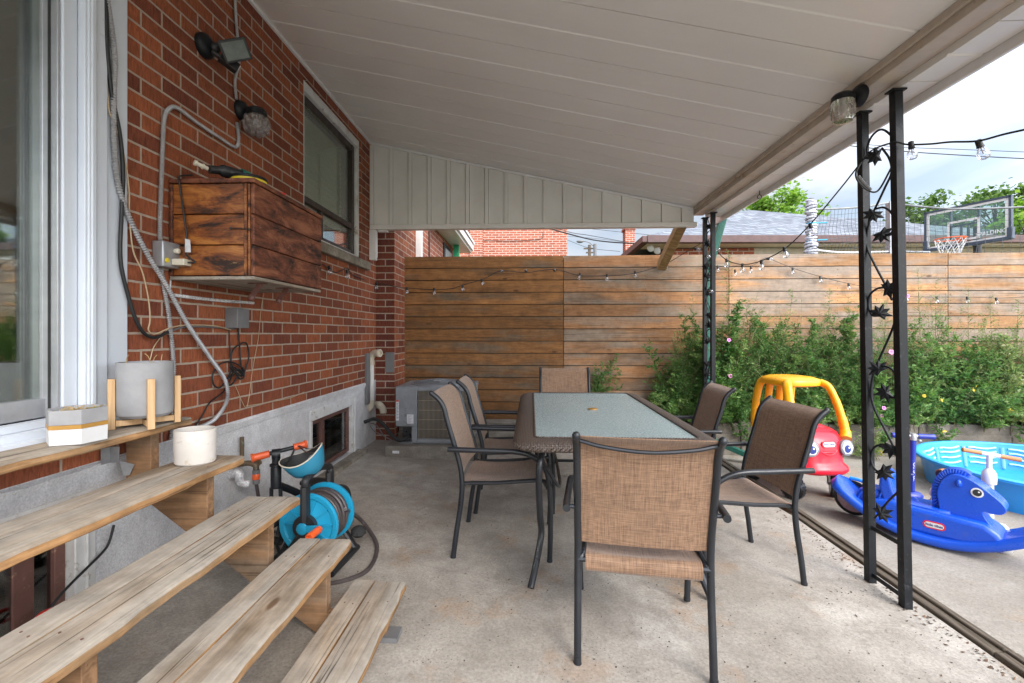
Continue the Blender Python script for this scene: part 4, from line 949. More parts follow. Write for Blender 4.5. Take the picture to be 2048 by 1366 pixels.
conduit([W(u, v, .008) for u, v in [(492, 812), (540, 804), (580, 796), (608, 784)]], .0020, 'fine tan wire tacked low along the brick above the foundation', 'cable', 'wire_tan', 6, False)
conduit([W(u, v, .012) for u, v in [(470, 740), (448, 782), (420, 805), (405, 830), (385, 860)]], .004, 'thin black cable slanting down behind the conduit bend', 'cable', 'cable_black', 6, False)
# vertical joint sealant and white spray foam strip
conduit([W(u, v, .008) for u, v in [(345, 590), (400, 597), (450, 602), (508, 606)]], .009, 'white foil wrapped wire strip across the bricks under the wall box', 'cable', 'foil', 7, True)
conduit([W(u, v, .006) for u, v in [(341, 480), (342, 540), (340, 585)]], .004, 'short foil wrapped wire hanging down beside the wall box', 'cable', 'foil', 6, True)
# cable tangle under grey box
b = MB(); 
def wp(u, v, o=.012): return W(u, v, o)
b.tube(smooth([wp(476, 655), wp(479, 690), wp(482, 730), wp(488, 750)], 6), .0045, 7)
b.tube(smooth([wp(458, 660), wp(460, 700), wp(462, 740)], 6), .0035, 7)
lp = [(478, 690), (492, 686), (498, 710), (492, 735), (484, 752), (470, 742), (462, 722), (466, 700)]
b.tube(smooth([wp(u, v, .016) for u, v in lp], 6, True), .0045, 7, closed=True)
lp = [(430, 740), (440, 728), (462, 724), (485, 736), (488, 752), (475, 740), (466, 735), (455, 756), (440, 775), (428, 770), (425, 752)]
b.tube(smooth([wp(u, v, .021) for u, v in lp], 6, True), .0045, 7, closed=True)
lp = [(460, 735), (470, 745), (480, 758), (488, 752), (476, 738), (464, 750), (452, 762), (462, 770), (478, 748)]
b.tube(smooth([wp(u, v, .026) for u, v in lp], 6), .005, 7)
tag(b.build('cable_tangle', M['cable_black'], origin=wp(476, 655), sm=70), 'tangled black cable loops hanging below the small grey box', 'cable')
p0 = W(449, 655); p1 = W(482, 614)
b = MB(); b.box((WX+.001, p0.y, W(449, 656).z), (WX+.075, W(474, 650, .0).y, W(449, 616).z)); o = b.build('utility_box', M['grey_plastic'], origin=(WX, p0.y, p0.z), bev=.004); tag(o, 'small plain grey box on bricks above the cable tangle', 'junction box')

# outlet box with plug
q = W(303, 540); q1 = W(336, 480); z0, z1 = W(318, 535).z, W(318, 484).z
t = thing('outlet_box', 'grey metal outlet box with plugged adapter beside the wall box', 'outlet', (WX, q.y, z0))
b = MB(); b.box((WX+.001, q.y, z0), (WX+.055, q1.y+.01, z1)); b.build('box_body', M['alu'], t, bev=.006)
fx = WX+.055; yc = (q.y+q1.y)/2
b = MB(); b.lathe([(.013, 0), (.013, .018), (.010, .022), (0, .022)], (fx, yc+.022, z0+(z1-z0)*.68), (1, 0, 0), 14); b.box((fx, yc+.0, z0+.012), (fx+.06, yc+.05, z0+.042)); b.build('adapter_plug', M['white_plastic'], t, bev=.003)
b = MB(); b.lathe([(.011, 0), (.011, .004), (0, .006)], (fx+.001, yc-.028, z0+.03), (1, 0, 0), 14); b.build('yellow_knockout', M['yellow'], t)
P = PY(345, 515, yc+.03)
pp = [Vector((fx+.06, yc+.025, z0+.027)), Vector((fx+.09, yc+.03, z0+.03)), PY(372, 508, by0-.02), PY(374, 480, by0-.02), PY(368, 430, by0-.02), PY(362, 390, by0-.015), PY(358, 357, by0-.012), PY(362, 352, by0+.03), PY(385, 350, by0+.08)]
conduit(pp, .0042, 'black appliance cord hanging over the end of the wall box', 'cord', 'cable_black', 7, False)
c = PY(375, 490, by0-.027); b = MB(); b.prism([c+Vector((-.012, 0, .03)), c+Vector((.012, 0, .024)), c+Vector((.016, 0, -.034)), c+Vector((-.012, 0, -.034))], (0, .001, 0)); tag(b.build('cord_tag', M['paper'], origin=c), 'white paper tag on the black cord in front of the wall box', 'tag')

# floodlight with motion sensor
c = W(405, 92)
t = thing('security_light', 'black twin security light with motion sensor high on the brick wall', 'light', c)
MB().lathe([(.062, .001), (.062, .022), (.052, .038), (.03, .05), (0, .052)], c, (1, 0, 0), 24).build('mount', M['black_metal'], t)
a = c+Vector((.05, .005, .0)); 
h = PX(470, 100, WX+.17)
b = MB(); b.tube(smooth([a, a+Vector((.05, .03, .02)), h+Vector((-.03, -.02, .03))], 5), .014, 10); b.ball(c+Vector((.055, .02, 0)), .028, n=12); b.build('arm', M['black_plastic'], t)
n_ = Vector((.62, -.55, -.56)).normalized(); xh, yh, _ = frame(n_); xh, yh = xh*math.cos(.55)+yh*math.sin(.55), yh*math.cos(.55)-xh*math.sin(.55)
b = MB(); Rm = Matrix((xh, yh, n_)).transposed().to_4x4(); Rm.translation = h; b.T = Rm
b.loft([[( -.045, -.035, -.05), (.045, -.035, -.05), (.045, .035, -.05), (-.045, .035, -.05)], [(-.062, -.048, -.01), (.062, -.048, -.01), (.062, .048, -.01), (-.062, .048, -.01)], [(-.07, -.055, .008), (.07, -.055, .008), (.07, .055, .008), (-.07, .055, .008)]])
b.build('lamp_head', M['black_plastic'], t, bev=.004)
b = MB(); b.T = Rm; b.box((-.056, -.042, .0085), (.056, .042, .0105)); b.build('lamp_lens', M['flood_lens'], t)
s_ = PX(452, 122, WX+.10)
b = MB(); b.tube([c+Vector((.05, .0, -.03)), s_+Vector((0, -.01, .0))], .014, 8); b.bar(s_+Vector((-.02, -.02, .015)), s_+Vector((.035, .045, -.02)), .045, .05); b.build('motion_sensor', M['black_plastic'], t, bev=.005)
b = MB(); b.bar(s_+Vector((.0355, .0455, -.015)), s_+Vector((.0375, .0475, -.017)), .035, .028); b.build('sensor_window', M['fascia'], t)
# jar lamps
def jar_lamp(c, ax, lab, name, ribs, k=1.0, gdir=None):
    t = thing(name, lab, 'wall lamp', c)
    c = Vector(c); ax = Vector(ax).normalized()
    MB().lathe([(.058*k, .0), (.060*k, .012*k), (.052*k, .03*k), (.03*k, .045*k), (.0, .05*k)], c, ax, 24).build('back_plate', M['black_metal'], t)
    g = c+ax*(.105*k)+Vector((0, 0, -.012*k))
    b = MB(); b.tube([c+ax*.04*k, g+Vector((0, 0, .0))], .02*k, 10); b.lathe([(0, .022*k), (.045*k, .018*k), (.056*k, .006*k), (.058*k, -.022*k), (.0, -.021*k)], g, (0, 0, 1), 28); b.build('lamp_cap', M['black_metal'], t)
    if ribs:
        b = MB(); b.lathe([(.054*k, 0), (.057*k, -.012*k), (.059*k, -.05*k), (.055*k, -.088*k), (.050*k, -.092*k), (.046*k, -.112*k), (.02*k, -.116*k), (.0, -.114*k)], g+Vector((0, 0, -.022*k)), (0, 0, 1), 72, wob=lambda a, i: 1+(.035*math.sin(a*18) if 0 < i < 4 else 0))
        b.build('jar', M['jar'], t)
    else:
        b = MB(); b.lathe([(.050*k, 0), (.054*k, -.01*k), (.064*k, -.035*k), (.066*k, -.06*k), (.060*k, -.09*k), (.045*k, -.108*k), (.0, -.112*k)], g+Vector((0, 0, -.022*k)), (0, 0, 1), 40)
        for row, (rr, zz, nn) in enumerate([(.056, -.025, 9), (.063, -.055, 9), (.056, -.085, 8), (.030, -.104, 5)]):
            for i in range(nn):
                a = (i+.5*(row % 2))/nn*6.283; b.ball(g+Vector((rr*k*math.cos(a), rr*k*math.sin(a), (zz-.022)*k)), .0185*k, n=12)
        b.build('jar', M['bubble'], t)
    b = MB(); b.ball(g+Vector((0, 0, -.062*k)), .024*k, (1, 1, 1.25), n=14); b.tube([g+Vector((0, 0, -.022*k)), g+Vector((0, 0, -.045*k))], .014*k, 10); b.build('light_bulb', M['planter_white'], t)
    return t
jar_lamp(W(480, 222), (1, -.05, 0), 'black wall lamp with bubbled glass jar on the brick wall', 'wall_lamp', False, 1.0)
bc = PX(1722, 198, 1.70); bc = Vector((1.699, bc.y, bc.z+.015))
jar_lamp(bc, (-1, -.1, 0), 'black lamp with ribbed glass jar fixed to the beige beam', 'beam_lamp', True, .92)

# =================== PVC pipe and wall plate ===================
t = thing('vent_pipe', 'white plastic vent pipe with elbows at the brick corner', 'pipe', W(738, 800))
pb = Vector((WX+.10, 4.86, 0))
def P_(u, v): return PY(u, v, 4.86)
b = MB(); b.tube([P_(742, 722), P_(742, 808)], .032, 16); b.build('pipe', M['pvc'], t)
b = MB(); b.tube(smooth([P_(742, 730), P_(742, 715), P_(748, 707), P_(760, 706)+Vector((0, -.02, 0))], 6), .037, 16); b.lathe([(.042, 0), (.042, .03), (.030, .03), (.030, 0)], P_(757, 706)+Vector((0, -.02, 0)), (1, -.4, 0), 18)
b.build('elbow', M['pvc_fit'], t); b = MB(); b.tube(smooth([P_(742, 800), P_(741, 812), P_(735, 818), P_(728, 818)], 6), .037, 16); b.build('elbow', M['pvc_fit'], t); b = MB(); b.tube(smooth([P_(748, 812)+Vector((.0, .10, 0)), P_(756, 812)+Vector((0, .06, 0)), P_(762, 820)+Vector((0, .06, 0)), P_(763, 828)+Vector((0, .06, 0))], 6), .036, 16); b.build('elbow', M['pvc_fit'], t)
b = MB(); b.box((WX+.001, 4.72, P_(738, 805).z), (WX+.03, 4.80, P_(738, 706).z)); b.build('mounting_plate', M['grey_plastic'], t, bev=.003); b = MB(); b.box((WX+.11, 5.055, P_(755, 748).z), (WX+.21, 5.069, P_(755, 706).z)); b.build('mounting_plate', M['grey_plastic'], t, bev=.003)

# =================== AIR CONDITIONER ===================
ay = 4.50; ax0, ax1 = PY(791, 800, ay).x, PY(943, 800, ay).x; az0 = .105; az1 = PY(791, 773, ay).z; ad = .60
pd = MB(); pz = .09; pd.box((PY(769, 900, 4.42).x, 4.42, -.12), (-.50, 5.12, pz)); o = pd.build('concrete_pad', M['curb'], origin=(-1, 4.7, -.05), bev=.012, seg=3); tag(o, 'grey concrete pad under the air conditioner', 'pad')
ac = thing('air_conditioner', 'grey outdoor air conditioner unit beside the brick pier', 'air conditioner', ((ax0+ax1)/2, ay+.3, pz))
gx0 = PY(834, 800, ay).x; lz = PY(810, 853, ay).z
b = MB(); b.box((ax0, ay, lz), (gx0, ay+ad, az1)); b.box((gx0-.055, ay, az0), (gx0, ay+ad, lz-.001)); b.box((ax0+.06, ay+.12, az0), (gx0-.056, ay+ad, lz-.001))
b.box((gx0, ay, az1-.045), (ax1, ay+ad, az1)); b.box((gx0, ay, az0), (ax1, ay+ad, az0+.04)); b.box((ax1-.02, ay, az0+.041), (ax1, ay+.02, az1-.046)); b.box((ax0+.03, ay+.02, pz+.001), (ax1-.02, ay+ad-.02, az0-.001)); b.build('casing', M['ac_grey'], ac, bev=.008, seg=3)
b = MB(); b.box((gx0+.004, ay+.03, az0+.045), (ax1-.03, ay+ad-.03, az1-.05)); b.build('coil', M['ac_fin'], ac)
b = MB(); k = 0; x = gx0+.012
while x < ax1-.02: b.tube([(x, ay+.010, az0+.04), (x, ay+.010, az1-.045)], .0016, 5); x += .0125
for i in range(1, 5): z = az0+.04+(az1-az0-.085)*i/5; b.tube([(gx0, ay+.007, z), (ax1-.01, ay+.007, z)], .002, 5)
y = ay+.03
while y < ay+ad: b.tube([(ax1-.008, y, az0+.04), (ax1-.008, y, az1-.045)], .0016, 5); y += .014
b.build('wire_guard', M['ac_wire'], ac, sm=0)
cx, cy = (ax0+ax1)/2, ay+ad/2; rr = .27
b = MB(); b.lathe([(rr+.025, .0), (rr+.02, .012), (rr, .016), (rr-.008, .004)], (cx, cy, az1), n=48)
for i in range(1, 13): rad = rr*i/13; zz = az1+.016+.028*(1-(rad/rr)**2); b.tube([(cx+rad*math.cos(a/40*6.283), cy+rad*math.sin(a/40*6.283), zz) for a in range(40)], .0019, 5, closed=True)
for i in range(8): a = i/8*6.283+.2; b.tube([(cx+.03*math.cos(a), cy+.03*math.sin(a), az1+.043), (cx+rr*.6*math.cos(a), cy+rr*.6*math.sin(a), az1+.033), (cx+rr*math.cos(a), cy+rr*math.sin(a), az1+.014)], .003, 6)
b.build('fan_guard', M['ac_grey'], ac)
b = MB(); b.lathe([(0, .002), (.035, .002), (.035, .012), (0, .016)], (cx, cy, az1+.03), n=24); b.box((cx-.02, cy-.20, az1+.044), (cx+.05, cy-.16, az1+.050)); b.build('fan_badge', M['alu'], ac)
b = MB(); b.lathe([(0, -.003), (rr-.01, -.003), (rr-.01, .001), (0, .001)], (cx, cy, az1+.002), n=32); b.build('fan_well', M['dark_interior'], ac)
u0 = PY(814, 830, ay); b = MB(); b.box((u0.x, ay-.001, PY(814, 847, ay).z), (PY(827, 830, ay).x, ay, PY(814, 829, ay).z)); b.box((ax0+.004, ay-.001, PY(791, 841, ay).z), (ax0+.034, ay, PY(791, 800, ay).z)); b.build('rating_label', M['paper'], ac, sm=0)
b = MB(); b.box((ax0+.005, ay-.002, PY(791, 803.5, ay).z), (ax0+.033, ay-.001, PY(791, 800, ay).z)); b.build('warning_stripe', M['red_print'], ac, sm=0)
b = MB()
for i in range(8): z = PY(814, 831+i*1.9, ay).z; b.box((u0.x+.004, ay-.002, z-.002), (u0.x+.05-.01*(i % 3), ay-.001, z))
for i in range(12): z = PY(791, 806+i*2.8, ay).z; b.box((ax0+.008, ay-.002, z-.005), (ax0+.030-.006*(i % 2), ay-.001, z))
b.build('label_print', M['print'], ac, sm=0)
b = MB(); b.tube([(gx0-.10, ay+.05, az0+.05), (gx0-.10, ay+.13, az0+.05)], .018, 10); b.tube([(gx0-.13, ay+.04, az0+.09), (gx0-.13, ay+.13, az0+.09)], .012, 10); b.box((gx0-.17, ay+.10, az0+.02), (gx0-.06, ay+.119, az0+.13)); b.build('service_valve', M['black_plastic'], ac)
b = MB(); q = [Vector((WX+.005, 4.70, PX(732, 842, WX).z)), PY(750, 838, 4.70), PY(770, 852, 4.62), PY(785, 872, 4.54), PY(800, 880, 4.50), Vector((gx0-.10, ay+.05, az0+.05))]; b.tube(smooth(q, 6), .019, 10); tag(b.build('insulated_pipe', M['black_rubber'], origin=q[0]), 'black insulated pipe curving from the wall to the air conditioner', 'pipe')
b = MB(); q = [PY(735, 845, 4.85), PY(752, 850, 4.8), PY(768, 872, 4.7)]; b.tube(smooth(q, 6), .005, 6); q = [PY(738, 848, 4.9), PY(748, 862, 4.8), PY(760, 868, 4.72), PY(790, 884, 4.6)]; b.tube(smooth(q, 6), .004, 6); tag(b.build('thin_wire', M['grey_plastic'], origin=q[0]), 'thin grey wires beneath the black insulated pipe', 'cable')
b = MB(); p = PY(787, 905, 4.418); b.box((p.x-.01, 4.417, .02), (p.x+.055, 4.419, .045)); tag(b.build('sticker', M['paper'], origin=p, sm=0), 'small white sticker on the front of the concrete pad', 'sticker')

# =================== SPIGOT, HOSE REEL, BIKE, HELMET ===================
t = thing('water_spigot', 'old brass wall spigot with orange hose connector above the reel', 'tap', W(470, 925))
s0 = W(463, 928)
b = MB(); b.tube([W(484, 874, .02), W(484, 912, .02)], .012, 10); b.tube([s0, s0+Vector((.05, 0, 0))], .018, 12); b.tube(smooth([s0+Vector((.05, 0, 0)), s0+Vector((.10, .01, .003)), s0+Vector((.135, .01, -.01)), s0+Vector((.14, .01, -.035))], 5), .016, 12)
hw_ = s0+Vector((.12, .05, .0)); b.tube([s0+Vector((.11, .01, .0)), hw_], .007, 8); b.lathe([(.024, 0), (.028, .004), (.024, .008), (.008, .008), (.008, 0)], hw_, (0, 1, 0), 16, wob=lambda a, i: 1+.12*math.sin(6*a)); b.build('tap_body', M['brass'], t)
k0 = s0+Vector((.14, .01, -.036)); b = MB(); b.lathe([(.021, 0), (.021, -.02), (.018, -.022)], k0, (0, 0, 1), 16); b.lathe([(.017, -.055), (.019, -.060), (.019, -.078), (.012, -.08)], k0, (0, 0, 1), 16); b.build('grey_coupling', M['grey_plastic'], t)
MB().lathe([(.0185, -.021), (.021, -.026), (.021, -.05), (.018, -.054)], k0, (0, 0, 1), 16).build('orange_ring', M['bright_orange'], t)
b = MB(); f0 = W(460, 950, .0); b.tube(smooth([f0, f0+Vector((.05, 0, .01)), f0+Vector((.065, 0, -.04)), f0+Vector((.10, .02, -.055))], 5), .026, 12); o = b.build('foil_wrapped_stub', M['foil'], origin=f0); tag(o, 'foil wrapped pipe stub on the foundation under the spigot', 'pipe')
MB().lathe([(.018, 0), (.018, .012), (0, .014)], f0+Vector((.10, .02, -.055)), (1, .3, 0), 12).build('stub_end', M['black_plastic'], o) if False else None

# reel: axis runs mostly toward the camera-right; drums seen obliquely
rc = Vector((-1.13, 2.40, 0)); rz = FZ(-1.13)
rl = thing('hose_reel', 'blue and black hose reel on the patio behind the steps', 'hose reel', (rc.x, rc.y, rz))
axd = Vector((.80, .60, 0)).normalized(); axd = Vector((-.06, -1, 0)).normalized()     # towards the crank
side = Vector((axd.y, -axd.x, 0)); side = -side if side.x < 0 else side
hc = Vector((rc.x, rc.y, rz+.232)); RR = .157
def disc(c, sgn, nm):
    b = MB(); a = axd*sgn
    b.lathe([(.05, .012), (.06, .006), (RR-.03, .002), (RR-.024, .010), (RR-.004, .012), (RR, .004), (RR, -.006), (RR-.02, -.008), (.05, -.008)], c, a, 48)
    x, y, _ = frame(a)
    for k in range(10):
        t_ = k/10*6.283; d_ = x*math.cos(t_)+y*math.sin(t_); b.bar(c+d_*.06+a*.009, c+d_*(RR-.03)+a*.006, .008, .012, up=tuple(a))
    return b.build(nm, M['teal'], rl)
disc(hc+axd*.092, 1, 'drum_disc'); disc(hc-axd*.092, -1, 'drum_disc')
b = MB(); pts = []; x_, y_, _ = frame(axd)
for k in range(0, 36*9):
    t_ = k/36*6.283; f = (k/(36*9)); lay = .127+.005*math.sin(k*.07); sh = (f*2 % 1); sh = sh if int(f*2) % 2 == 0 else 1-sh
    pts.append(hc+axd*((sh-.5)*.14)+(x_*math.cos(t_)+y_*math.sin(t_))*(lay-(0 if f > .5 else .018)))
b.tube(pts, .0125, 7)
b.build('wound_hose', M['hose'], rl, sm=70)
b = MB(); b.lathe([(.05, -.08), (.05, .08)], hc, axd, 24); b.lathe([(.10, -.078), (.10, .078)], hc, axd, 24); b.build('drum_core', M['black_plastic'], rl)
b = MB()
for sgn in (1, -1):
    c = hc+axd*(sgn*.125)
    top = c+Vector((0, 0, .205)); b.tube(smooth([c, c+Vector((0, 0, .12)), top], 4), .034, 8, flat=.6); b.lathe([(.06, -.012), (.06, .014), (.0, .018)], c, axd*sgn, 20)
    for s2 in (1, -1): b.tube(smooth([c, c+side*(s2*.07)-Vector((0, 0, .10)), c+side*(s2*.15)-Vector((0, 0, .215))], 4), .020, 8, flat=.7)
h1 = hc+axd*.125+Vector((0, 0, .205)); h2 = hc-axd*.125+Vector((0, 0, .205))
b.tube(smooth([h1, h1+Vector((0, 0, .03))-axd*.01, (h1+h2)/2+Vector((0, 0, .055)), h2+Vector((0, 0, .03))+axd*.01, h2], 6), .019, 10)
for s2 in (1, -1): b.tube([hc+axd*.15+side*(s2*.15)-Vector((0, 0, .22)), hc-axd*.15+side*(s2*.15)-Vector((0, 0, .22))], .016, 8)
b.build('reel_stand', M['black_plastic'], rl, bev=0)
cc = hc+axd*.150; ce = cc+side*.095+Vector((0, 0, .008))+axd*.012
b = MB(); b.bar(cc+axd*.004, ce, .034, .012, up=tuple(axd)); b.lathe([(.03, 0), (.03, .010), (.02, .014), (0, .014)], cc, axd, 20); b.build('crank_arm', M['teal'], rl, bev=.003)
b = MB(); b.lathe([(.016, 0), (.019, .01), (.0175, .06), (.019, .095), (.017, .10), (.010, .10), (.010, .09), (0, .09)], ce, axd, 18); b.build('crank_grip', M['bright_orange'], rl)
b = MB(); b.ball(hc-axd*.15+side*.155-Vector((0, 0, .135)), .045, (1, 1, .7), n=10); b.build('black_bag', M['black_rubber'], rl, bev=0)
b = MB(); g0 = PZ(712, 1005, .14)
q = [hc-axd*.02+side*.14+Vector((0, 0, .04)), PZ(722, 1040, FZ(-.9)+.10), PZ(750, 1080, FZ(-.8)+.03), PZ(752, 1110, FZ(-.7)+.014), PZ(735, 1140, FZ(-.7)+.014), PZ(700, 1158, FZ(-.7)+.014), PZ(655, 1168, FZ(-.75)+.014), PZ(600, 1170, FZ(-.8)+.014)]
b.tube(smooth(q, 8), .0115, 9); tag(b.build('loose_hose', M['hose'], origin=(q[3].x, q[3].y, FZ(q[3].x))), 'loose loop of grey garden hose lying on the patio by the reel', 'hose')
b = MB(); k1 = k0+Vector((0, 0, -.075)); b.tube(smooth([k1, k1+Vector((.01, .01, -.10)), k1+Vector((.02, .02, -.2)), k1+Vector((.05, .05, -.30)), Vector((hc.x-.12, hc.y+.05, rz+.15))], 6), .010, 9); tag(b.build('supply_hose', M['hose'], origin=k1), 'short grey hose hanging from the orange connector', 'hose')

# kids balance bike standing behind reel
bk = thing('balance_bike', 'black kids balance bike with orange grips leaning by the foundation', 'bicycle', (-1.30, 2.62, FZ(-1.3)))
HD = Vector((-1.375, 2.42, PX(548, 912, -1.37).z))
st_ = PX(552, 908, -1.33); L_ = PX(492, 919, -1.45); R_ = PX(615, 888, -1.17)
yb_ = st_.y
L_ = PY(502, 917, yb_-.06); R_ = PY(614, 888, yb_+.10)
b = MB(); b.tube([L_.lerp(R_, .0), R_], .011, 10); b.tube([st_+Vector((0, 0, .012)), st_-Vector((0, 0, .07))], .019, 12); b.lathe([(.026, -.02), (.026, .02)], st_+Vector((0, 0, .0)), (1, .6, 0), 14); b.build('handlebar', M['black_metal'], bk)
for A_, B_ in ((L_, L_.lerp(R_, .30)), (R_, R_.lerp(L_, .24))):
    b = MB(); b.lathe([(.021, 0), (.024, .008), (.019, .014), (.018, (B_-A_).length), (.021, (B_-A_).length+.003)], A_, B_-A_, 14); b.build('grip', M['orange'], bk)
zt_ = PY(552, 932, yb_).z; zb_ = PY(552, 976, yb_).z; base = Vector((st_.x, st_.y, 0))
b = MB(); b.lathe([(.022, 0), (.026, .004), (.026, zt_-zb_-.01), (.020, zt_-zb_)], (st_.x, st_.y, zb_), (0, 0, 1), 18); b.lathe([(.030, zt_-zb_), (.030, zt_-zb_+.012), (.018, zt_-zb_+.018)], (st_.x, st_.y, zb_), (0, 0, 1), 18)
wf = Vector((st_.x+.0, st_.y, rz+.125)); fd = Vector((.22, .97, 0)).normalized(); lat = Vector((-fd.y, fd.x, 0))
for s2 in (-1, 1): b.tube([Vector((st_.x, st_.y, zb_))+lat*(s2*.028), wf+lat*(s2*.035)], .010, 8)
wr = wf+fd*.52
b.tube(smooth([Vector((st_.x, st_.y, zb_+.02)), Vector((st_.x, st_.y, zb_))+fd*.16-Vector((0, 0, .08)), wf+fd*.33+Vector((0, 0, .06)), wr], 5), .019, 10); b.tube([wf+fd*.30+Vector((0, 0, .08)), wf+fd*.30+Vector((0, 0, .20))], .013, 8); b.build('frame', M['black_metal'], bk)
for c in (wf, wr):
    b = MB(); ring = [c+fd*(.104*math.cos(a/40*6.283))+Vector((0, 0, .104*math.sin(a/40*6.283))) for a in range(40)]; b.tube(ring, .022, 8, closed=True)
    w_ = b.build('wheel', M['black_rubber'], bk)
    b = MB(); ring = [c+fd*(.082*math.cos(a/40*6.283))+Vector((0, 0, .082*math.sin(a/40*6.283))) for a in range(40)]; b.tube(ring, .009, 6, closed=True); b.lathe([(.02, -.03), (.02, .03)], c, lat, 12)
    for a in range(5): b.tube([c, c+fd*(.08*math.cos(a/5*6.283))+Vector((0, 0, .08*math.sin(a/5*6.283)))], .008, 6)
    b.build('rim', M['black_plastic'], w_, local=False)
b = MB(); c = wf+fd*.30+Vector((0, 0, .21)); b.ball(c, .06, (1.5, .9, .45), n=14); b.build('saddle', M['black_rubber'], bk)
# frame label (white oval)
c = PY(582, 968, yb_-.02); b = MB(); b.T = Matrix.Translation(c) @ Matrix.Rotation(R(40), 4, 'Y'); b.lathe([(0, 0), (.013, 0), (.013, .002), (0, .002)], (0, 0, 0), (0, -1, 0), 20); b.T = None

# helmet upside-down hanging
hcn = PY(608, 918, 2.34); 
hm = thing('bike_helmet', 'teal kids bike helmet hung upside down from the orange grip', 'helmet', hcn)
tilt = Matrix.Translation(hcn) @ Matrix.Rotation(R(-20), 4, 'Y') @ Matrix.Rotation(R(14), 4, 'X') @ Matrix.Rotation(R(8), 4, 'Z')
b = MB(); b.T = tilt; rings = []; 
for (f, z) in [(.05, -.098), (.42, -.090), (.70, -.068), (.88, -.035), (.97, .0), (1.0, .022), (.97, .024), (.86, .0), (.76, -.035), (.60, -.060), (.35, -.075), (.02, -.078)]:
    rings.append([(f*.112*math.cos(a/32*6.283), f*.088*math.sin(a/32*6.283), z+(.016*math.cos(2*a/32*6.283)*(f > .8) if z > -.05 else 0)) for a in range(32)])
b.loft(rings[:6]); b.f.pop(); b.mi.pop(); 
o = b.build('shell', M['helmet'], hm, sm=60)
b = MB(); b.T = tilt; b.loft(rings[5:], caps=False); b.build('liner', M['black_rubber'], hm, sm=60)
b = MB(); b.T = tilt; b.tube([rings[5][i] for i in range(32)], .0035, 6, closed=True); b.build('rim_trim', M['white_plastic'], hm)
b = MB(); b.T = tilt; b.ball((-.03, -.045, -.03), .035, (1.2, .35, .7), n=10); b.ball((.03, .05, -.03), .03, (1.2, .35, .7), n=10); b.ball((.0, 0, -.068), .045, (1, .7, .2), n=12); b.build('padding', M['foam'], hm)
g = R_.lerp(L_, .2); b = MB()
for (px_, py_) in ((-.095, -.03), (-.09, .04), (.09, .04), (.085, -.035)):
    a = tilt @ Vector((px_, py_, .015)); b.tube(smooth([a, a.lerp(g, .5)+Vector((0, 0, -.012)), g+Vector((0, 0, .014))], 5), .0045, 6, flat=.3)
b.build('strap', M['black_plastic'], hm)

# =================== POTS ===================
T1z, T2z = TR[0][1]+.0015, TR[1][1]+.0015
c = Vector((-1.56, 0, T1z)); q = PZ(290, 846, T1z); 
cyl = Vector((-1.56, 1.80, T1z+.040))
t = thing('grey_pot_on_stand', 'grey cylindrical planter in a pale wooden stand on the top step', 'planter', (cyl.x, cyl.y, T1z))
hp = .218; rp = .093
b = MB(); b.lathe([(0, 0), (rp-.014, 0), (rp-.002, .012), (rp, .04), (rp, hp), (rp-.010, hp), (rp-.012, hp-.05), (0, hp-.06)], cyl, n=48); b.build('pot', M['planter_grey'], t)
for a in (90+50, 180+50, 270+50, 50):
    d = Vector((math.cos(R(a)), math.sin(R(a)), 0)); p = Vector((cyl.x, cyl.y, T1z))+d*(rp+.0125); b = MB(); b.bar(p, p+Vector((0, 0, .195)), .024, .022, up=tuple(d)); b.build('stand_leg', M['pine'], t, bev=.0015)
b = MB()
for a in (50, 140):
    d = Vector((math.cos(R(a)), math.sin(R(a)), 0)); o_ = Vector((cyl.x, cyl.y, T1z+.020+(.001 if a == 50 else 0))); b.bar(o_-d*(rp+.0), o_+d*(rp+.0), .024, .022)
b.build('stand_cross', M['pine'], t, bev=.0015)
b = MB(); 
for i in range(4): a = i*1.9; b.tube(smooth([cyl+Vector((.06*math.cos(a), .06*math.sin(a), hp-.055)), cyl+Vector((.07*math.cos(a+.3), .07*math.sin(a), hp+.01)), cyl+Vector((.085*math.cos(a+.6), .08*math.sin(a), hp+.03))], 4), .0015, 5)
b.build('dry_twigs', M['straw'], t)
# hexagonal planter
hxp = PZ(152, 873, T1z); hc_ = Vector((-1.575, 1.535, T1z))
t = thing('hexagonal_planter', 'low angular concrete planter with gold band and white base on the top step', 'planter', hc_)
def hexr(r, z, n=6, rot=22): return [(hc_.x+r*math.cos(R(rot+60*k)), hc_.y+r*math.sin(R(rot+60*k)), z) for k in range(n)]
hr = .086; z0 = T1z
MB().loft([hexr(hr*.985, z0), hexr(hr, z0+.052)]).build('white_base', M['planter_white'], t, bev=.001, sm=20)
MB().loft([hexr(hr+.0006, z0+.0525), hexr(hr+.0006, z0+.066)]).build('gold_band', M['gold'], t, sm=20)
MB().loft([hexr(hr, z0+.0665), hexr(hr, z0+.115), hexr(hr*.86, z0+.115), hexr(hr*.84, z0+.095)]).build('concrete_top', M['planter_grey'], t, bev=.001, sm=20)
b = MB(); rd = random.Random(5)
for i in range(40):
    a = rd.uniform(0, 6.28); r_ = rd.uniform(0, .06); p = hc_+Vector((r_*math.cos(a)+.0, r_*math.sin(a), .108)); q = p+Vector((rd.uniform(-.03, .03), rd.uniform(-.03, .03), rd.uniform(0, .014))); b.tube([p, q], .0012, 4)
b.build('straw', M['straw'], t)
MB().ball(hc_+Vector((.02, .04, .100)), .03, (1, 1, .4), n=10).build('moss', M['moss'], t)
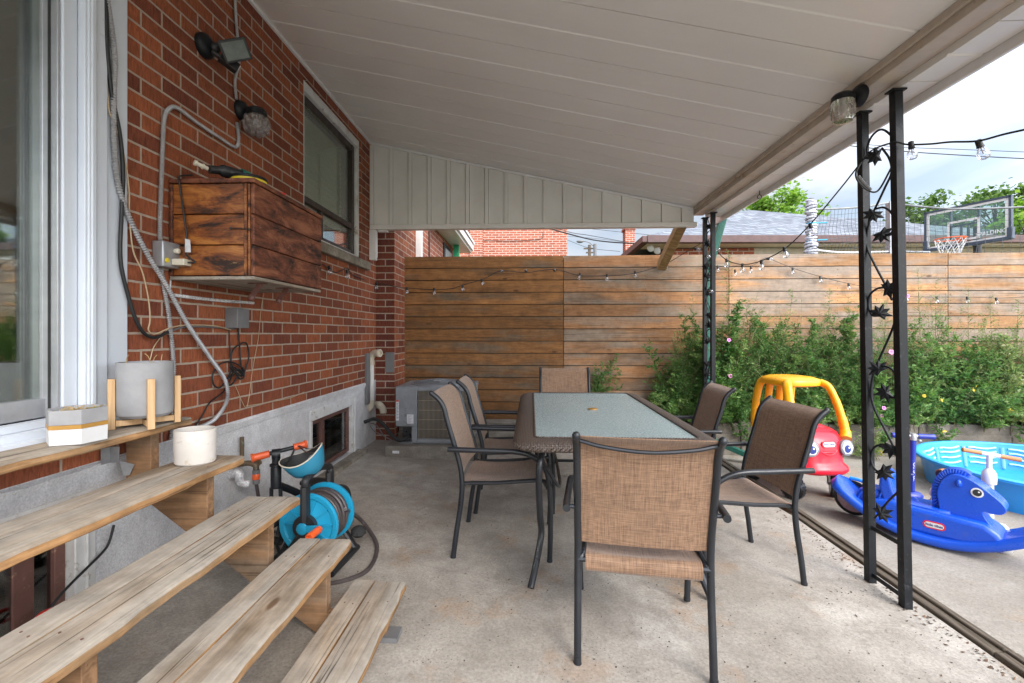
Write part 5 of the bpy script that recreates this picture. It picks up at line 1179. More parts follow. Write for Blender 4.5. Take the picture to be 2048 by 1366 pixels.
# white oval pot
pc = PZ(389, 937, T2z); pc = Vector((-1.345, 1.80, T2z)); 
pc = Vector((PZ(389, 925, T2z).x, PZ(389, 925, T2z).y+.005, T2z))
t = MB(); n = 56
rp = .078
t.lathe([(rp*.93, 0), (rp, .006), (rp*1.02, .06), (rp*1.02, .138), (rp*.99, .142), (rp*.94, .140), (rp*.94, .02), (0, .015)], pc, n=n)
o = t.build('white_pot', M['pot_white'], origin=pc); tag(o, 'empty white ribbed flower pot on the second step', 'pot')
for v_ in o.data.vertices: v_.co.y *= .88
PZG = -.150
# =================== TOY CAR ===================
car = thing('toy_car', 'red and yellow ride on toy car with round eyes and smiling face', 'toy car', (0, 0, 0), 0)
def srect(hx, hy, z, e=3.2, n=36, cx=0, cy=0):
    out = []
    for k in range(n):
        a = 2*math.pi*k/n; c, s_ = math.cos(a), math.sin(a)
        out.append(Vector((cx+hx*math.copysign(abs(c)**(2/e), c), cy+hy*math.copysign(abs(s_)**(2/e), s_), z)))
    return out
b = MB(); b.loft([srect(.205, .37, .225), srect(.235, .40, .235), srect(.248, .415, .255), srect(.245, .41, .285), srect(.222, .385, .305), srect(.215, .375, .33), srect(.222, .372, .40), srect(.226, .366, .455, cy=.0), srect(.224, .352, .50, cy=.008), srect(.216, .33, .54, cy=.02), srect(.195, .30, .562, cy=.035), srect(.15, .24, .572, cy=.05)])
b.loft([srect(.15, .12, .53, cy=-.12), srect(.145, .115, .565, cy=-.11), srect(.12, .09, .585, cy=-.09), srect(.07, .05, .59, cy=-.08)])
b.tube(smooth([(.075*x, -.374+.012*x*x, .385+.035*x*x-.0) for x in (-1, -.7, -.35, 0, .35, .7, 1)], 4), .006, 8)
b.tube(smooth([(.085*x, -.372+.014*x*x, .405-.003*abs(x)) for x in (-1, -.5, 0, .5, 1)], 4), .006, 8)
b.build('body', M['toy_red'], car, local=True, sm=50)
b = MB(); b.loft([srect(.15, .17, .885, cy=.06), srect(.190, .21, .898, cy=.06), srect(.195, .215, .925, cy=.06), srect(.185, .205, .948, cy=.06), srect(.14, .16, .965, cy=.06), srect(.06, .08, .972, cy=.06)])
for sx in (-1, 1):
    b.tube(smooth([(sx*.15, -.10, .925), (sx*.185, -.15, .89), (sx*.208, -.20, .78), (sx*.222, -.245, .64), (sx*.222, -.275, .54), (sx*.20, -.30, .49)], 6), [.038]*6+[.038]*6+[.040]*6+[.046]*6+[.055]*6+[.06], 12, flat=.75, ref=(0, 1, 0))
    b.tube(smooth([(sx*.14, .20, .925), (sx*.155, .24, .88), (sx*.165, .27, .76), (sx*.17, .29, .62), (sx*.165, .30, .48)], 6), .038, 12, flat=.8, ref=(0, 1, 0))
b.tube([(.05, .24, .93), (.06, .30, .5)], .03, 10); b.tube([(-.05, .24, .93), (-.06, .30, .5)], .03, 10)
b.box((-.235, -.16, .44), (-.222, -.12, .47))
b.build('roof_frame', M['toy_yellow'], car, local=True, sm=60)
for sx in (-1, 1):
    c = Vector((sx*.152, -.366, .438)); d = Vector((sx*.12, -1, .10)).normalized()
    e = MB(); e.lathe([(.0, -.03), (.060, -.02), (.062, .006), (.055, .010), (.0, .010)], c, d, 32); eo = e.build('eye', M['ac_grey'], car, local=True)
    e = MB(); e.lathe([(.053, .0102), (.051, .013), (0, .014)], c, d, 6); o = e.build('eye_white', M['toy_white'], eo, local=True, sm=20)
    x, y, _ = frame(d); dn = Vector((0, 0, -1)); pc_ = c+d*.0145+Vector((.010*(-1 if sx > 0 else 1)*.4, 0, -.008))
    e = MB(); e.lathe([(.031, 0), (.030, .002), (0, .003)], pc_, d, 24); e.build('pupil', M['lettering_navy'], eo, local=True)
    e = MB(); e.lathe([(.008, 0), (0, .0015)], pc_+d*.003+Vector((.010, 0, .010)), d, 14); e.build('eye_glint', M['toy_white'], eo, local=True)
def badge(par, c, d, w_, h_, txt, rim, face, ink, size, updir=(0, 0, 1), local=True):
    c = Vector(c); d = Vector(d).normalized(); up = Vector(updir); x = up.cross(d).normalized(); y = d.cross(x)
    def cap(hw, hh, off, n=8):
        o = []
        for s_, a0 in ((1, -90), (-1, 90)):
            for k in range(n+1): a = R(a0+180*k/n); o.append(c+x*(s_*(hw-hh)+hh*math.cos(a))+y*(hh*math.sin(a))+d*off)
        return o
    m = MB(); m.loft([cap(w_, h_, -.004), cap(w_, h_, .002)]); r_ = m.build('badge', rim, par, local=local, sm=20)
    m = MB(); m.loft([cap(w_*.84, h_*.68, .0022), cap(w_*.84, h_*.68, .003)]); m.build('badge_face', face, r_, local=local, sm=20)
    m = text_mb(txt, size, c+d*.0036, x, y, .0008, True); m.build('lettering', ink, r_, local=local, sm=0)
badge(car, (0, -.368, .468), (0, -1, .18), .060, .027, 'little tikes', M['toy_red'], M['toy_white'], M['lettering_navy'], .023)
b = MB(); b.tube([(.085*math.cos(a/24*6.283), -.02+.05*math.sin(a/24*6.283), .62+.085*math.sin(a/24*6.283)) for a in range(24)], .010, 8, closed=True); b.tube([(0, -.02, .62), (0, -.06, .55)], .015, 8); b.box((-.08, -.025, .612), (.08, -.015, .628)); b.build('steering_wheel', M['toy_black'], car, local=True)
for (wx, wy, an) in ((-.20, -.23, 20), (.19, -.20, -35)):
    b = MB(); d = Vector((math.cos(R(an)), math.sin(R(an)), 0)); b.lathe([(.02, -.03), (.085, -.028), (.095, -.018), (.097, 0), (.095, .018), (.085, .028), (.03, .022), (.02, .03)], (wx, wy, .098), d, 36)
    for k in range(24):
        a = k/24*6.283; q = Vector((-d.y, d.x, 0))*math.cos(a)*.0965+Vector((0, 0, math.sin(a)*.0965)); b.bar(Vector((wx, wy, .098))+q-d*.022, Vector((wx, wy, .098))+q+d*.022, .014, .0025, up=tuple(q.normalized()))
    wl = b.build('wheel', M['toy_black'], car, local=True)
    o3 = d*-.042 if d.x > 0 else d*.042
    b = MB(); b.tube(smooth([Vector((wx, wy+.05, .245))+o3*.2, Vector((wx, wy+.03, .215))+o3, Vector((wx, wy, .16))+o3*1.05, Vector((wx, wy, .098))+o3], 4), .006, 8); b.lathe([(.010, 0), (.010, .012)], Vector((wx, wy, .098))+o3, d, 10); b.build('wheel_fork', M['galv'], wl, local=True)
for sx in (-1, 1):
    b = MB(); b.lathe([(.02, -.035), (.095, -.033), (.105, 0), (.095, .033), (.02, .035)], (sx*.20, .27, .105), (1, 0, 0), 28); b.build('wheel', M['toy_black'], car, local=True)
car.location = (2.265, 4.05, PZG); car.rotation_euler = (0, 0, R(9))

# =================== ROCKING HORSE ===================
hs = thing('rocking_horse', 'bright blue plastic rocking horse on the path behind the near iron post', 'rocking horse', (0, 0, 0))
K = 1.0
b = MB(); rings = []; HL = .56
def arch(s): return .012+.245*(abs(s)/HL)**2.1
for i in range(33):
    s_ = -HL+2*HL*i/32; h = arch(s_); wv = .155*(1-.18*(abs(s_)/HL)**2) ; endk = 1-max(0, (abs(s_)/HL-.90)/.10); endk = max(.25, math.sqrt(max(0, 1-(1-endk)**2))); wv *= endk
    th = .050; ang = math.atan(.245*2.1*(abs(s_)/HL)**1.1/HL)*(1 if s_ > 0 else -1); nx, nz = -math.sin(ang), math.cos(ang)
    def pt(a, hgt): return (s_+nx*hgt, a, h+nz*hgt)
    rings.append([pt(-wv*.93, 0), pt(wv*.93, 0), pt(wv, .012), pt(wv, th-.012), pt(wv*.93, th), pt(wv*.72, th+.006), pt(0, th+.012), pt(-wv*.72, th+.006), pt(-wv*.93, th), pt(-wv, th-.012), pt(-wv, .012)])
b.loft(rings); b.build('rocker', M['toy_blue'], hs, local=True, sm=50)
def body(poly, w0, name, mat='toy_blue', bev=.028, taper=None, par=None):
    m = MB(); m.prism([(x, -w0, z) for x, z in poly], (0, 2*w0, 0)); return m.build(name, M[mat], par or hs, local=True, sm=40, bev=bev, seg=4)
P2 = lambda pts, n=4: [(p.x, p.y) for p in smooth([(x, z, 0) for x, z in pts], n, True)]
body([(-.36, .10), (-.30, .055), (.30, .055), (.345, .10), (.30, .17), (.24, .21), (.10, .215), (-.14, .225), (-.20, .235), (-.33, .20)], .118, 'lower_body', bev=.03)
neck = [(.02, .17), (.035, .24), (.025, .33), (.045, .41), (.085, .455), (.13, .465), (.19, .440), (.25, .395), (.305, .345), (.325, .305), (.305, .275), (.26, .268), (.238, .273), (.228, .262), (.250, .215), (.30, .15), (.33, .10), (.16, .09)]
body(P2(neck, 3), .068, 'neck_and_head', bev=.035)
mane = [(.005, .20), (-.005, .28), (-.005, .36), (.02, .43), (.06, .478), (.11, .494), (.155, .487), (.175, .466), (.12, .462), (.075, .44), (.045, .39), (.04, .30), (.04, .20)]
mb_ = MB()
crest = smooth([(x, z, 0) for x, z in [(.008, .205), (-.004, .28), (-.004, .36), (.02, .432), (.06, .476), (.11, .492), (.16, .482)]], 7)
mb_.prism([(x, -.034, z) for x, z in P2(mane, 3)], (0, .068, 0)); mo = mb_.build('mane', M['toy_blue'], hs, local=True, sm=40, bev=.012, seg=3)
for s_ in (-1, 1):
    m = MB()
    for i in range(3, len(crest)-1, 2):
        p = crest[i]; q = Vector((.095, .37, 0)); d = (q-p).normalized(); m.tube([(p.x+d.x*.002, s_*.033, p.y+d.y*.002), (p.x+d.x*.022, s_*.039, p.y+d.y*.022), (p.x+d.x*.038, s_*.036, p.y+d.y*.038)], [.006, .008, .004], 6)
    m.build('mane_ridges', M['toy_blue'], mo, local=True, sm=60)
body([(-.385, .14), (-.40, .19), (-.385, .245), (-.345, .275), (-.29, .275), (-.25, .245), (-.21, .20), (-.22, .12)], .072, 'tail', bev=.03)
body([(-.245, .19), (-.268, .30), (-.262, .385), (-.235, .41), (-.205, .385), (-.19, .30), (-.165, .235), (-.15, .19)], .085, 'backrest', bev=.022)
m = MB(); 
for i in range(4): m.tube(smooth([(-.39+.03*i, -.074, .15+.012*i), (-.375+.035*i, -.080, .21), (-.34+.03*i, -.076, .262)], 4), .007, 6)
m.build('tail_ridges', M['toy_blue'], hs.children[-2] if False else [c for c in hs.children if c.name.startswith('tail')][0], local=True)
m = MB(); m.loft([srect(.135, .10, .213, cx=-.03), srect(.132, .097, .228, cx=-.03), srect(.125, .09, .232, cx=-.03)]); m.build('seat', M['toy_blue'], hs, local=True, sm=40)
for sy in (-1, 1):
    m = MB(); m.ball((.125, sy*.072, .415), .02, (.8, .9, 1.2), n=12); m.build('ear', M['toy_blue'], hs, local=True)
    m = MB(); m.lathe([(0, 0), (.029, 0), (.028, .003), (0, .004)], (.205, sy*.068, .378), (.10, sy, .05), 28); eo = m.build('eye', M['toy_white'], hs, local=True)
    m = MB(); m.lathe([(0, .0042), (.020, .0042), (.0195, .006), (0, .0065)], (.205, sy*.068, .378), (.10, sy, .05), 24); m.build('pupil', M['toy_black'], eo, local=True)
    m = MB(); m.lathe([(0, .0067), (.0045, .0067), (0, .008)], (.212, sy*.069, .384), (.10, sy, .05), 12); m.build('eye_glint', M['toy_white'], eo, local=True)
    m = MB(); m.tube(smooth([(.215, sy*.066, .272), (.26, sy*.069, .282), (.30, sy*.064, .292)], 4), .004, 6); m.build('mouth', M['toy_navy'], hs, local=True) if sy < -5 else None
badge(hs, (.02, -.1185, .135), (0, -1, 0), .054, .023, 'little tikes', M['toy_red'], M['toy_white'], M['lettering_navy'], .021)
hs.location = (2.59, 3.07, PZG); hs.rotation_euler = (0, 0, R(-49))

# =================== POOL ===================
pl = Vector((4.30, 3.95, PZG)); PRX = .86
t = thing('paddling_pool', 'round light blue plastic paddling pool beside the rocking horse', 'paddling pool', pl)
H_ = .245; b = MB(); wv = lambda a, i: 1
b.lathe([(0, .004), (PRX-.09, .004), (PRX-.075, .012), (PRX-.035, H_-.02), (PRX-.03, H_), (PRX+.02, H_), (PRX+.025, H_-.012), (PRX+.02, H_-.02), (PRX-.018, H_-.022), (PRX-.06, .0), (0, .0)], pl, n=96); b.build('shell', M['pool_blue'], t, sm=40)
b = MB(); b.lathe([(PRX-.033, H_+.0005), (PRX-.028, H_+.008), (PRX+.017, H_+.009), (PRX+.024, H_+.001)], pl, n=96, cap=False); b.build('rim', M['pool_light'], t, sm=60)
b = MB(); nseg = 16
for k in range(nseg):
    a0 = k/nseg*6.283
    def ip(a, h, off=.006): r_ = PRX-.075+.04*(h/H_)-off; return pl+Vector((r_*math.cos(a), r_*math.sin(a), h))
    b.tube([ip(a0, .02, .002), ip(a0, H_-.03, .002)], .020, 8, flat=.5)
    for hgt in (.075, .125, .175, .215):
        b.tube(smooth([ip(a0+6.283/nseg*f, hgt-.018*math.sin(f*math.pi*1)+.004*math.sin(f*12), .004) for f in (.14, .3, .5, .7, .86)], 4), .010, 6)
b.build('embossed_waves', M['pool_wave'], t, sm=60)
# =================== SCOOTER ===================
sc_ = PZ(1826, 985, PZG); sb = Vector((3.03, 3.62, PZG)); stop = PY(1826, 872, sb.y)
t = thing('kick_scooter', 'blue kick scooter with T handlebar standing behind the rocking horse', 'scooter', sb)
sb = Vector((PY(1823, 960, 3.62).x, 3.62, PZG))
b = MB(); b.tube([sb+Vector((0, 0, .14)), Vector((stop.x, stop.y, stop.z-.02))], .020, 16); b.build('stem', M['toy_navy'], t)
b = MB(); hb = Vector((stop.x, stop.y, stop.z)); hd = Vector((.98, -.2, 0)).normalized(); b.tube([hb-hd*.06, hb+hd*.06], .014, 12); b.lathe([(.024, -.03), (.024, .0), (.02, .02)], hb, (0, 0, 1), 16); b.ball(hb+hd*.03+Vector((0, -.02, -.03)), .012, n=8); b.build('clamp', M['galv'], t)
for s_ in (-1, 1):
    b = MB(); b.lathe([(.019, 0), (.020, .01), (.018, .07), (.021, .10), (.019, .108), (0, .11)], hb+hd*(s_*.03), hd*s_, 16); b.build('grip', M['toy_navy'], t)
tm = text_mb('micro', .062, Vector((0, 0, 0)), (0, 0, 1), (-1, 0, 0), .001, True)
for i, v_ in enumerate(tm.v):      # wrap the word round the stem
    a = v_.x/.0215; z_ = v_.z; tm.v[i] = Vector((sb.x+.0215*math.sin(a+.25), sb.y-.0215*math.cos(a+.25), PY(1826, 945, sb.y).z+z_+.01))
tm.build('lettering', M['lettering_white'], t, sm=0)
b = MB(); dk = Vector((-.97, .22, 0)).normalized(); b.bar(sb+Vector((0, 0, .075)), sb+dk*.40+Vector((0, 0, .065)), .10, .018); b.bar(sb+dk*.40+Vector((0, 0, .065)), sb+dk*.50+Vector((0, 0, .10)), .05, .016); b.ball(sb+Vector((.0, 0, .10)), .055, (1.5, .9, .7), n=14); b.build('deck', M['toy_navy'], t, bev=.004)
for s_ in (-1, 1):
    b = MB(); b.lathe([(.0, -.014), (.05, -.013), (.055, 0), (.05, .013), (0, .014)], sb+Vector((.05, s_*.10, .055)), (.1, 1, 0), 24); b.build('wheel', M['toy_black'], t)
# small blue bike wheel behind the left tip of the rocker
wc = PY(1706, 975, 3.48); wc.z = PZG+.128
t = thing('toy_tricycle', 'small blue toy cycle with clear spoked wheel behind the rocker tip', 'tricycle', (wc.x, wc.y, PZG))
ax_ = Vector((-.80, -.60, 0)).normalized()
b = MB(); b.lathe([(.104, -.016), (.120, -.014), (.126, 0), (.120, .014), (.104, .016), (.104, -.016)], wc, ax_, 40, cap=False); w_ = b.build('wheel', M['toy_black'], t)
b = MB(); b.lathe([(0, .006), (.103, .004), (.103, -.004), (0, -.006)], wc, ax_, 32); x, y, _ = frame(ax_)
for k in range(12): a = k/12*6.283; b.tube([wc+ax_*.007, wc+ax_*.005+(x*math.cos(a)+y*math.sin(a))*.10], .003, 5)
b.build('wheel_disc', M['toy_pinkclear'], w_)
b = MB(); fw = Vector((ax_.y, -ax_.x, 0)); fw = fw if fw.x > 0 else -fw
for s_ in (-1, 1): b.tube(smooth([wc+ax_*(s_*.026), wc+ax_*(s_*.028)+fw*.10+Vector((0, 0, .05)), wc+fw*.26+Vector((0, 0, .03))], 4), .010, 8)
b.tube(smooth([wc+Vector((0, 0, .14))-fw*.02, wc+Vector((0, 0, .135))+fw*.06, wc+fw*.16+Vector((0, 0, .09)), wc+fw*.26+Vector((0, 0, .03))], 5), .013, 8); b.build('frame', M['pool_blue'], t)
# white ride-on with wooden handlebar
sb2 = Vector((PY(1980, 940, 3.05).x, 3.05, PZG)); t = thing('white_ride_on', 'white toddler ride on with wooden handlebar behind the horse head', 'ride-on toy', sb2)
hl, hr_ = PY(1924, 899, 3.02), PY(2042, 920, 2.92); hm_ = hl.lerp(hr_, .5)
b = MB(); b.tube([hl.lerp(hr_, .32), hl.lerp(hr_, .66)], .0125, 12); sp_ = Vector((hm_.x, hm_.y, 0)); top = hl.lerp(hr_, .47)
b.tube([top, top-Vector((0, 0, .10))], .014, 12); b.lathe([(.014, .045), (.026, .03), (.034, .015), (.036, -.02), (.034, -.05)], top-Vector((0, 0, .13)), (0, 0, 1), 20); zb_ = PZG+.10
b.tube([top-Vector((0, 0, .16)), Vector((top.x, top.y, zb_+.02))], .022, 12)
back = Vector((-.72, .22, 0)); wl_ = Vector((top.x+.02, top.y, zb_)); 
b.tube(smooth([Vector((top.x, top.y, zb_+.10)), Vector((top.x-.15, top.y+.05, zb_+.08)), Vector((top.x-.30, top.y+.12, zb_+.05))], 5), .026, 12); b.build('frame', M['toy_white'], t)
for (a_, b_) in ((hl, hl.lerp(hr_, .33)), (hr_, hr_.lerp(hl, .35))):
    m = MB(); m.lathe([(.012, 0), (.015, .004), (.0135, .02), (.0135, (b_-a_).length)], a_, b_-a_, 14); m.build('grip', M['cork'], t)
wfr = PY(2001, 1000, 2.98); wfr.z = PZG+.10
for c_, ad_ in ((Vector((PY(2003, 1000, 2.95).x, 2.95, PZG+.072)), Vector((.93, -.36, 0))), (Vector((PY(1872, 985, 3.35).x, 3.35, PZG+.095)), Vector((.85, -.5, 0))), (Vector((PY(1907, 995, 3.22).x, 3.22, PZG+.095)), Vector((.85, -.5, 0)))):
    r_ = .075 if c_.x > sb2.x else .092
    m = MB(); m.lathe([(.0, -.018), (.028, -.022), (r_*.82, -.026), (r_*.96, -.018), (r_, 0), (r_*.96, .018), (r_*.82, .026), (.028, .022), (0, .018)], c_, ad_, 36); m.build('wheel', M['toy_white'], t)
m = MB(); m.tube([PY(1872, 985, 3.35), PY(1910, 998, 3.20)], .045, 16); m.build('axle_housing', M['toy_white'], t)
m = MB(); c_ = PY(1886, 948, 3.22); m.lathe([(0, -.03), (.030, -.028), (.036, 0), (.036, .07), (.03, .075), (0, .075)], c_, (.9, .25, -.1), 24); m.build('wooden_seat', M['cork'], t)
m = MB(); m.lathe([(0, -.0315), (.024, -.031), (.024, -.0305), (0, -.0305)], c_, (.9, .25, -.1), 20); m.build('seat_end', M['toy_black'], t)

# =================== STRING LIGHTS ===================
def string(name, lab, cpts, bulbs, r=.004, br=.020, parent_col='cable_black', n=6):
    """cpts world points of the cable; bulbs (point on cable, drop vector)"""
    P = smooth(cpts, 6); t = thing(name, lab, 'string lights', P[0], group='string lights on the roof, fence and posts')
    MB().tube(P, r, 6).build('cable', M[parent_col], t, sm=70)
    for (p, d) in bulbs:
        p = Vector(p); d = Vector(d).normalized()
        s_ = MB().lathe([(.006, -.006), (.011, -.004), (.012, .02), (.014, .028), (.011, .030)], p, d, 12); so_ = s_.build('lamp_socket', M['cable_black'], t, sm=40)
        m = MB(); m.lathe([(.009, 0), (.012, .004), (br*.86, br*.75), (br, br*1.35), (br*.92, br*1.9), (br*.6, br*2.3), (0, br*2.42)], p+d*.030, d, 18); bo = m.build('bulb', M['bulb'], t, sm=70)
        m = MB(); m.tube([p+d*.030, p+d*(.030+br*1.3)], .0016, 5); m.build('filament', M['orange_tint'], bo)
    return t
dn = (0, 0, -1); yf = YF-.045
A = [W(645, 528, .02), W(672, 545, .02), W(694, 536, .02), W(706, 550, .02), PY(748, 566, 5.02), PY(762, 568, 5.02), PY(800, 575, 5.06)]
string('string_lights', 'string of bulbs along the bricks and brown fence to the distant post', A+[PY(u, v, yf) for u, v in [(815, 576), (866, 579), (905, 577), (925, 570), (967, 558), (1001, 542), (1052, 545), (1109, 539), (1160, 551), (1216, 551), (1271, 546), (1332, 527)]]+[PY(1375, 502, 5.1), PY(1410, 482, 4.72)],
       [(W(658, 533, .03), (.3, -.3, -1)), (W(694, 540, .03), (0, .3, -1)), (PY(753, 565, 5.0), dn), (PY(814, 575, 5.4), dn)]+[(PY(u, v, yf), d) for u, v, d in [(868, 577, (.1, -.2, -1)), (925, 571, (.2, -.5, -.8)), (963, 559, (.3, -.4, -.8)), (1001, 542, (.3, -1, -.2)), (1052, 542, (.0, -1, -.1)), (1109, 541, (.0, -1, -.1)), (1160, 547, (-.2, -.2, -1)), (1214, 549, (0, -.1, -1)), (1270, 543, (.1, -.1, -1)), (1331, 525, (.1, -.1, -1))]]+[(PY(1388, 497, 4.95), (.5, -.6, -.3))])
B = [PY(1432, 500, 4.7)]+[PY(u, v, y) for u, v, y in [(1453, 520, 4.55), (1486, 529, 4.35), (1524, 521, 4.0), (1570, 497, 3.6), (1620, 449, 3.2), (1680, 378, 2.8), (1722, 325, 2.56), (1745, 300, 2.50), (1788, 285, 2.34), (1815, 289, 2.30), (1860, 288, 2.2), (1900, 284, 2.1), (1955, 282, 2.0), (2010, 268, 1.9), (2080, 252, 1.8), (2200, 220, 1.7)]]
string('string_lights', 'string of clear bulbs sweeping from the distant post up past the near post', B,
       [(PY(1453, 518, 4.55), dn), (PY(1485, 528, 4.35), dn), (PY(1523, 521, 4.0), (.0, 0, -1)), (PY(1568, 495, 3.6), (.25, 0, -1)), (PY(1620, 448, 3.2), (.3, 0, -1)), (PY(1822, 285, 2.28), (.1, 0, -1)), (PY(1956, 282, 2.0), (.4, 0, -1))], .0042, .022)
string('string_lights', 'thin string of bulbs tacked across the tan fence panels behind the weeds', [PY(u, v, yf) for u, v in [(1436, 532), (1455, 533), (1485, 531), (1505, 531), (1530, 516), (1545, 520), (1585, 536), (1640, 553), (1697, 567), (1760, 578), (1812, 592), (1870, 594), (1935, 594), (2000, 596), (2070, 593), (2150, 596)]],
       [(PY(u, v, yf), d) for u, v, d in [(1435, 532, (.1, -.1, -1)), (1470, 540, (.1, -.1, -1)), (1502, 533, (0, -.1, -1)), (1533, 518, (.8, -.5, -.1)), (1585, 536, (.0, -.2, -1)), (1640, 553, (.1, -.2, -1)), (1697, 567, (0, -.2, -1)), (1813, 591, (0, -.2, -1)), (1873, 594, (0, -.2, -1)), (1934, 594, (0, -.2, -1)), (1992, 596, (0, -.2, -1))]], .003, .017)
string('string_lights', 'dark string of bulbs wound down the distant iron post', [PY(u, v, 4.70) for u, v in [(1410, 482), (1424, 478), (1430, 500), (1414, 530), (1428, 560), (1410, 590), (1420, 620), (1412, 660), (1424, 700), (1412, 760), (1420, 790)]],
       [(PY(1424, 500, 4.68), (1, -.5, .0)), (PY(1412, 512, 4.66), (.1, -.9, -.3)), (PY(1418, 583, 4.66), (.0, -1, -.1))], .004, .020)
conduit([PY(u, v, 2.40) for u, v in [(1722, 325), (1712, 345), (1716, 362), (1735, 380), (1755, 382), (1775, 350), (1788, 318), (1780, 285)]], .0045, 'loose loop of black light cable hanging on the near iron post', 'cable', 'cable_black', 7, False)
conduit([PY(u, v, 2.40) for u, v in [(1716, 352), (1727, 366), (1741, 380)]], .009, 'black inline connector on the cable loop by the near post', 'connector', 'grey_plastic', 8, True)

# =================== BACKGROUND ===================
nb = thing('neighbour_house', 'neighbour brick house with white gutter behind the left fence', 'house', (-1.7, 8, 0))
b = MB(); nx = -1.53; ya_, yb_ = 6.42, PX(913, 500, nx).y
b.box((-6, ya_, -.2), (nx, yb_, 3.35)); o = b.build('wall', M['brick_far_x'], nb, sm=0)
b = MB(); y0, y1 = PX(886, 500, nx).y, PX(903, 500, nx).y; b.box((nx-.0, y0, 2.1), (nx+.02, y1, 2.78)); f = b.build('window', M['black_metal'], nb, bev=.003)
b = MB(); b.box((nx+.0205, y0+.12, 2.15), (nx+.025, y1-.1, 2.70)); b.build('pane', M['alu'], f)
b = MB(); b.box((nx+.001, 6.7, 2.86), (nx+.30, yb_+.1, 2.90)); b.box((nx+.22, 6.7, 2.90), (nx+.34, yb_+.1, 3.02)); b.prism([(nx+.36, 6.7, 3.03), (-4, 6.7, 4.3), (-4, 6.7, 4.36), (nx+.36, 6.7, 3.09)], (0, yb_-6.5, 0)); b.build('gutter', M['fascia'], nb, bev=.004)
b = MB(); p = PX(917, 500, nx+.12); b.box((p.x-.05, p.y-.3, 0), (p.x+.05, p.y-.2, 2.9)); b.build('green_pipe', pm('green_pipe_paint', (.02, .28, .12), None, .5), nb)
b = MB(); p = PX(859, 480, nx+.02); b.tube([(nx+.02, p.y, 2.0), (nx+.02, p.y, 3.4)], .012, 6); b.build('wall_cable', M['cable_black'], nb)
YB = 15.0
fh = thing('orange_brick_building', 'tall windowless orange brick building beyond the fence', 'building', (-.6, YB, 0))
xl, xr = PY(900, 500, YB).x, PY(1134.5, 500, YB).x
b = MB(); b.box((xl-3, YB, -.2), (xr, YB+8, 8.5)); b.box((PY(941, 500, YB).x, YB-.12, -.2), (PY(966, 500, YB).x, YB-.001, 8.5)); b.build('wall', M['brick_far_y'], fh, sm=0)
b = MB(); b.box((xl-3.3, YB-.3, 8.501), (xr+.3, YB+8.2, 8.9)); b.build('roof', M['shingle_dark'], fh, sm=0)
b = MB(); b.tube(smooth([PY(u, v, YB-.03) for u, v in [(966, 480), (1020, 482), (1080, 478), (1086, 465)]], 6), .009, 6); b.build('wall_cable', M['cable_black'], fh)
YC = 17.0; b = MB(); b.box((PY(1251, 500, YC).x, YC, -.2), (PY(1269.5, 500, YC).x, YC+.5, 6.2)); b.box((PY(1251, 500, YC).x-.04, YC-.04, 5.0), (PY(1269.5, 500, YC).x+.04, YC+.54, 5.1)); tag(b.build('brick_chimney', M['brick_far_y'], origin=(2.4, YC, 0), sm=0), 'narrow orange brick chimney rising beyond the fence', 'chimney')
# bungalow
bg_ = thing('bungalow', 'low bungalow with grey shingle hip roof and brown gutter behind the fence', 'house', (8, 11, 0))
EZ = PY(1294, 471, 9.5).z
e0 = PY(1294, 472, 9.5); eL = PY(1290, 505, 8.0)
xL, xR, yF_, yBk = e0.x, 26, 9.5, 17.5
pk = PY(1497, 420, 13.0); pk2 = PY(1850, 455, 17.5)
ZR = pk.z
v = [(xL, yF_, EZ), (xR, yF_+.9, EZ), (xR-5, 17.6, ZR), (pk.x, 13.0, ZR), (xL, 16.5, EZ), (xR, 24.5, EZ)]
b = MB(); b.add([Vector(p) for p in v]+[Vector(p)-Vector((0, 0, .06)) for p in v], [(0, 1, 2, 3), (0, 3, 4), (3, 2, 5, 4), (1, 5, 2), (6, 9, 8, 7), (6, 10, 9), (9, 10, 11, 8), (7, 8, 11), (0, 6, 7, 1), (0, 4, 10, 6), (4, 5, 11, 10), (1, 7, 11, 5)]); b.build('roof', M['shingle'], bg_, sm=0)
# near lower wing on the left of it
b = MB(); b.bar((xL-.02, yF_-.06, EZ-.09), (xR, yF_+.84, EZ-.09), .12, .15); b.bar((xL-.06, yF_-.10, EZ-.09), (xL-.06, 16.5, EZ-.09), .12, .13); b.build('gutter', M['shingle_dark'], bg_, bev=.01)
b = MB(); b.add([(xL, yF_-.02, EZ-.17), (xR, yF_+.9, EZ-.17), (xR, yF_+1.7, EZ-.17), (xL, yF_+.6, EZ-.17)], [(0, 1, 2, 3)]); b.build('soffit', M['cream_wall'], bg_, sm=0, norm=False)
xm = PY(1508, 500, yF_+.5).x
b = MB(); b.box((xL+.5, yF_+.5, -.2), (xm, 16, EZ-.18)); b.build('brick_wall', M['brick_far_y'], bg_, sm=0)
b = MB(); b.prism([(xm+.001, yF_+.5, -.2), (xR-.5, yF_+1.35, -.2), (xR-.5, 16, -.2), (xm+.001, 16, -.2)], (0, 0, EZ+.02)); b.build('stone_wall', M['cream_wall'], bg_, sm=0)
fl = PY(1312, 491, 9.85)
t = thing('eave_floodlight', 'twin white floodlight under the brown eave behind the fence', 'light', fl)
b = MB(); b.box((fl.x-.06, fl.y, fl.z+.04), (fl.x+.14, fl.y+.12, fl.z+.06)); b.build('bracket', M['black_plastic'], t)
for (u, v_) in ((1301, 497), (1314, 502)):
    p = PY(u, v_, 9.7); b = MB(); b.lathe([(.04, .10), (.055, .06), (.075, 0), (.065, -.005), (0, -.012)], p, (.5, .6, .5), 18); b.build('lamp_head', M['fascia'], t)
